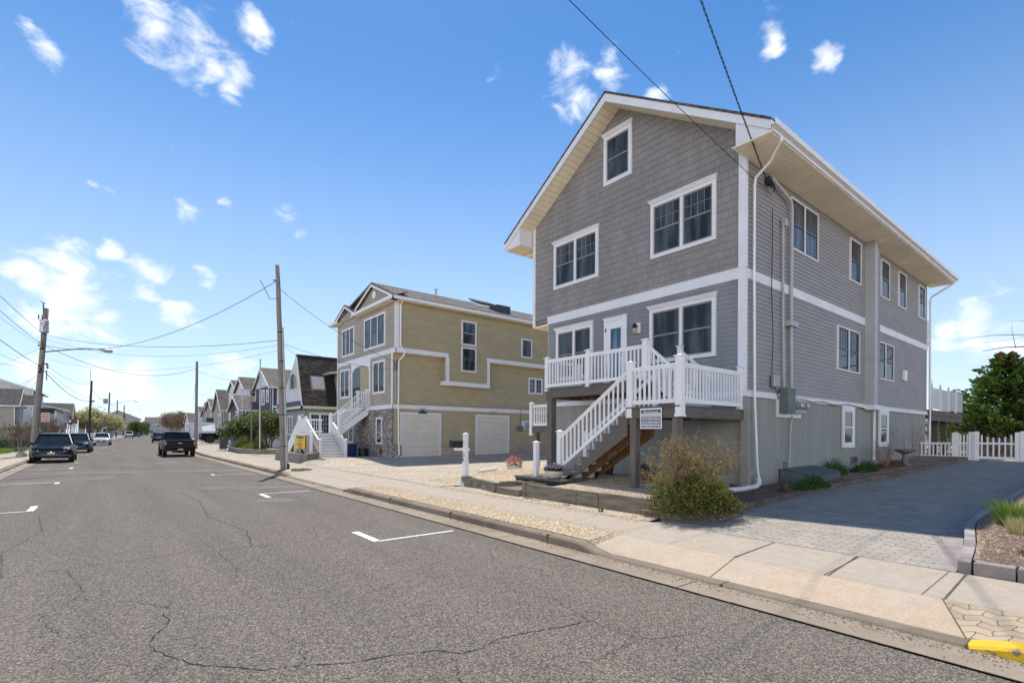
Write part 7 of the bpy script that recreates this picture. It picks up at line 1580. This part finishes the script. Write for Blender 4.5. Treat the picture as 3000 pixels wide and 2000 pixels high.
# big cypress
cx, cy = 43.2, 5.2
t = thing('cypress_tree', 'big dark green cypress with browned tips behind the picket fence', 'tree', (cx, cy, .8))
mb = MB(); mb.tube([(cx, cy, .7), (cx, cy, 3), (cx-.1, cy+.1, 6.4)], [.22, .16, .03], 8); mb.build('trunk', 'bark', t)
mb = MB(); mbr = MB(); bw = MB()
for i in range(360):
    h = random.random()**1.05; z = 1.0+h*5.85; R_ = (4.2*(1-h)**.92+.16)*U(.62, 1.1); a = U(0, 6.28)
    if abs(h-.42) < .05: R_ *= 1.1
    d = Vector((math.cos(a), math.sin(a), U(-.05, .32))); p = Vector((cx, cy, z)); n = 6; tip = p+d*R_; tip.z += .12*R_; bw.tube([p, p.lerp(tip, .5)+Vector((0, 0, -.05)), tip], [.04, .025, .006], 4, caps=False)
    m = int(18+R_*15); brown = random.random()
    for k in range(m):
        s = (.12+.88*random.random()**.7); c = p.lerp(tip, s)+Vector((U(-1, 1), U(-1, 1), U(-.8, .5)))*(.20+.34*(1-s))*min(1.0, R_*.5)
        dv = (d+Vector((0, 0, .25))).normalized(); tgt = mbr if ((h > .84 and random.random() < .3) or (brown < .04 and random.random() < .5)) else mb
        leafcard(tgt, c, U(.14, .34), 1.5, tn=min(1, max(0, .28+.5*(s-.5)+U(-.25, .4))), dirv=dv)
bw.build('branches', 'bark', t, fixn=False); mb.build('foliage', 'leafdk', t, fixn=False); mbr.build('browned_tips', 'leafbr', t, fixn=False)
# bare branch reaching in from the right
t = thing('bare_tree', 'leafless tree whose thin branches reach in at the right edge', 'tree', (30, -2.5, .8)); mb = MB()
mb.tube([(30.5, -3.2, .7), (30.6, -3, 3), (31, -2.4, 4.8), (31.5, -1.2, 5.3)], [.17, .14, .11, .08], 8); mb.build('trunk', 'bark', t)
mb = MB(); tips = []
def br(pts, r):
    mb.tube(pts, [r*(1-.75*i/(len(pts)-1)) for i in range(len(pts))], 5, caps=False)
br([(31.5, -1.2, 5.3), (31.9, 1.5, 5.55), (32.3, 3.2, 5.85), (32.4, 4.0, 5.92), (32.54, 4.75, 5.85)], .05); br([(32.35, 3.6, 5.85), (32.7, 3.7, 6.3), (33, 3.8, 6.75), (33.1, 3.8, 7.1)], .018); br([(32.45, 4.35, 5.9), (32.6, 4.6, 6.1), (32.7, 4.75, 6.45)], .009)
br([(31.5, -1.2, 5.3), (31.6, .8, 6.1), (33, 3.0, 6.45), (34.2, 4.6, 6.8), (34.64, 5.55, 6.85)], .034); br([(33, 3.0, 6.45), (33.8, 4.2, 6.42), (34.2, 4.9, 6.5)], .009); br([(32.2, 1.9, 6.3), (32.6, 2.6, 6.85), (33.2, 3.6, 7.2), (33.5, 4.1, 7.25)], .012)
br([(31.6, .8, 6.1), (31.8, 1.6, 5.2), (32.1, 2.4, 4.6)], .012); br([(30.6, -3, 3), (29.4, -.4, 2.6), (28.7, 1.2, 1.9), (28.4, 2.2, 1.5)], .012); br([(30.6, -3, 2), (27.6, .3, 1.9), (26.4, 1.3, 1.2)], .01)
mb.build('branches', 'twig', t, fixn=False)
def shrubby(label, x, y, z, h, w, nst, mat, tipfn=None, name='shrub', depth=3, r=.03, leaf=None, nl=0, ls=.06, cat='shrub', spread=.6, nsub=2, minr=.004, gn=.3):
    t = thing(name, label, cat, (x, y, z)); mb = MB(); tips = []
    for i in range(nst):
        a = U(0, 6.28); tilt = U(.1, w/h); d = Vector((math.cos(a)*tilt, math.sin(a)*tilt, 1)).normalized(); grow(mb, Vector((x+.1*w*math.cos(a), y+.1*w*math.sin(a), z)), d, h*U(.34, .45), r, depth, tips, spread, nsub, gn, .68, .1, minr)
    mb.build('branches', mat, t, fixn=False)
    if leaf:
        mb = MB()
        for (p, d) in tips:
            for k in range(nl): leafcard(mb, p+Vector((U(-1, 1), U(-1, 1), U(-1, 1)))*ls*2.2, ls*U(.6, 1.3), 1.3)
        mb.build('leaves', leaf, t, fixn=False)
    return t
shrubby('bare shrub of many upright canes under the second basement window', 20.3, 5.35, .72, 1.35, .6, 26, 'twig', depth=1, r=.010, minr=.003, spread=.3)
shrubby('thin bare sapling against the foundation wall by the bird bath', 23.6, 5.4, .80, 1.75, .5, 5, 'twig', depth=2, r=.012, minr=.003, spread=.35, leaf='leafbr', nl=1, ls=.035)
shrubby('spreading bare shrub left of the thick leaning pole', -5.4, 56.5, .15, 2.4, 2.3, 12, 'twig', depth=4, r=.035, minr=.008, spread=.6, leaf='leafyg', nl=1, ls=.05)
shrubby('bare shrub right of the thick leaning pole, behind the front car', -4.05, 60.5, .15, 2.9, 2.0, 12, 'twig', depth=4, r=.035, minr=.009, spread=.6)
# ground cover clumps
def clump(label, x, y, z, rx, ry, h, n, mat, s=.04, name='ground_cover', cat='plant'):
    mb = MB()
    for i in range(n):
        a = U(0, 6.28); r = math.sqrt(random.random()); px, py = x+rx*r*math.cos(a), y+ry*r*math.sin(a); leafcard(mb, (px, py, z+h*(1-r*r)*random.random()**.5*(1+.3*math.sin(a*4))), s*U(.6, 1.3), 1.0)
    o = mb.build(name, mat, None, loc=(x, y, z), fixn=False); return tag(o, label, cat)
clump('bright green ground cover in front of the cellar hatch', 13.7, 5.12, .50, 1.1, .22, .26, 3000, 'leafgc'); clump('dark dead clump just right of the drain elbow', 12.3, 5.15, .45, .3, .16, .2, 900, 'bark', name='dead_plant')
clump('rounded green clump beyond the cellar hatch', 17.0, 5.75, .62, .8, .3, .42, 2400, 'leafgc'); clump('low green clump under the first basement window', 18.7, 5.45, .68, .9, .3, .3, 2400, 'leafgc'); clump('heap of dry brown canes and leaves around the bare shrub', 21.2, 5.4, .72, 1.4, .4, .22, 2200, 'leafbr', .05, name='dry_leaves')
tuft('ornamental_grass', 'bright green grass clump in the mulch at the right edge', 10.75, 1.22, .42, 520, .42, .16, 'grass', 'grass', .8, .006); tuft('ornamental_grass', 'straw coloured grass clump in front of the bright green one', 10.05, 1.05, .40, 420, .28, .14, 'leafpale', 'grass', .5, .005); tuft('ornamental_grass', 'small dry brown tuft by the paving at the right edge', 8.6, .75, .37, 160, .10, .16, 'leafbr', 'grass', .8, .005)
tuft('weed', 'single green weed in the gravel beside the sidewalk', 7.82, 6.85, .22, 26, .14, .05, 'leafgc', 'weed', .6, .007)
for x, y, n, lab in ((7.95, 9.3, 60, 'tiny green weeds below the wooden step'), (7.9, 8.9, 30, 'small weed patch right of the step weeds'), (7.85, 7.9, 30, 'small weed patch in the gravel under the middle timber'), (7.9, 6.0, 14, 'smallest weed near the last timber')): tuft('weed', lab, x, y, .23, n, .05, .13, 'grass', 'weed', .8, .006)
# planted bed
shrubby('large olive green pine bush with pale tips in the planted bed', 10.2, 50.5, .5, 3.1, 2.9, 12, 'bark', depth=2, r=.07, leaf='leafpine', nl=36, ls=.22, name='pine_bush', spread=.7, nsub=3)
shrubby('second clump of the pine bush, nearer the navy house', 10.9, 47.0, .5, 3.3, 1.8, 8, 'bark', depth=2, r=.06, leaf='leafpine', nl=34, ls=.2, name='pine_bush', spread=.6, nsub=3)
clump('rounded golden clipped bush in front of the pine bush', 8.9, 46.6, .55, .75, .75, .85, 3500, 'leafyg', .07, name='clipped_bush', cat='bush'); clump('low bright green cushion plant in the planted bed', 8.7, 43.6, .55, .5, .5, .4, 1500, 'grass', .06, name='cushion_plant'); clump('reddish brown flower stalks in the planted bed', 9.3, 44.6, .55, 1.0, .8, .6, 1400, 'leafbr', .08, name='dry_perennials'); clump('dark dense bush at the right end of the planted bed', 9.0, 41.5, .5, .45, .45, 1.15, 1500, 'leafdk', .09, name='dark_bush', cat='bush')
clump('dark shrubs against the slate cottage wall', 10.4, 37.5, .3, .8, .9, .8, 1200, 'leafdk', .09, name='dark_bush', cat='bush')
# distant trees
shrubby('tree with pale yellow blossom on the left side of the street', -1.8, 142, .2, 6.4, 4.2, 7, 'bark', depth=3, r=.2, leaf='leafpale', nl=14, ls=.34, name='blossom_tree', cat='tree', spread=.75, nsub=3, minr=.03)
shrubby('round bare brown tree near the end of the street', 17.6, 205, .2, 8.0, 4.6, 10, 'twigtan', depth=4, r=.2, leaf='twigtan', nl=3, ls=.36, name='bare_tree', cat='tree', spread=.75, nsub=3, minr=.035)
shrubby('dark green tree left of the grey house at the street end', 10.8, 262, .2, 5.6, 5.5, 9, 'bark', depth=2, r=.2, leaf='leafpine', nl=50, ls=.55, name='evergreen_tree', cat='tree', spread=.8, nsub=3, minr=.05)
# ================================================================ beyond the grey house: canal side
def at2(x, y): return x, y
house('distant white cottage with a small gable across the water', 150, 158, 28.5, 36, .5, 3.4, 6.6, 'x', 'palesiding', 'rooft', wins=[('f', 30, 31.2, 1.6, 2.8, 1), ('f', 33, 34.2, 1.6, 2.8, 1)], lap=.4)
house('distant brown roofed house right of the white cottage across the water', 160, 176, 14, 27.5, .5, 4.6, 7.6, 'y', 'tansiding', 'roofty', wins=[('f', 18, 20, 2.2, 3.6, 2)], lap=.4)
t = thing('lumber_stack', 'orange brown stack of new lumber in the yard behind the grey house', 'lumber', (60, 9, .8)); mb = MB()
for i in range(7): mb.box(60, 62, 3.5, 12.6, .9+i*.22, 1.09+i*.22, random.random())
mb.build('boards', 'orangewood', t)
shrubby('tangle of bare brush in the yard behind the rear deck', 48, 8.8, .8, 1.9, 2.4, 16, 'twig', depth=3, r=.03, minr=.01, leaf='leafbr', nl=1, ls=.1); shrubby('leafless bush between the rear deck and the cypress', 46, 7.6, .8, 3.6, 1.6, 9, 'twig', depth=3, r=.04, minr=.01)
shrubby('golden foliage tree across the water behind the rear deck', 110, 18.5, .6, 4.6, 4, 8, 'bark', depth=2, r=.12, leaf='leafyg', nl=24, ls=.4, name='distant_tree', cat='tree', nsub=3)
mb = MB(); mb.add([(64, -60, .55), (140, -60, .55), (140, 120, .55), (64, 120, .55)], [(0, 1, 2, 3)]); M['water'] = pm('canal_water', (.10, .14, .17), .12, .2, .5, .2, 4); struct(mb.build('water', 'water', None, loc=(0, 0, 0)))
mb = MB()
for k in range(900): c = Vector((31+U(-1.5, 3), U(-1.5, 4.4), .85)); mb.tube([c, c+Vector((U(-.5, .5), U(-.6, .6), U(.2, 1.1)))], .018, 3, caps=False)
tag(mb.build('brush_pile', 'bark', None, loc=(31, 2, .9), fixn=False), 'dark pile of brush behind the picket gate', 'brush')
# the ceiling lamp and far window glimpsed through the upper left window are left to the glass
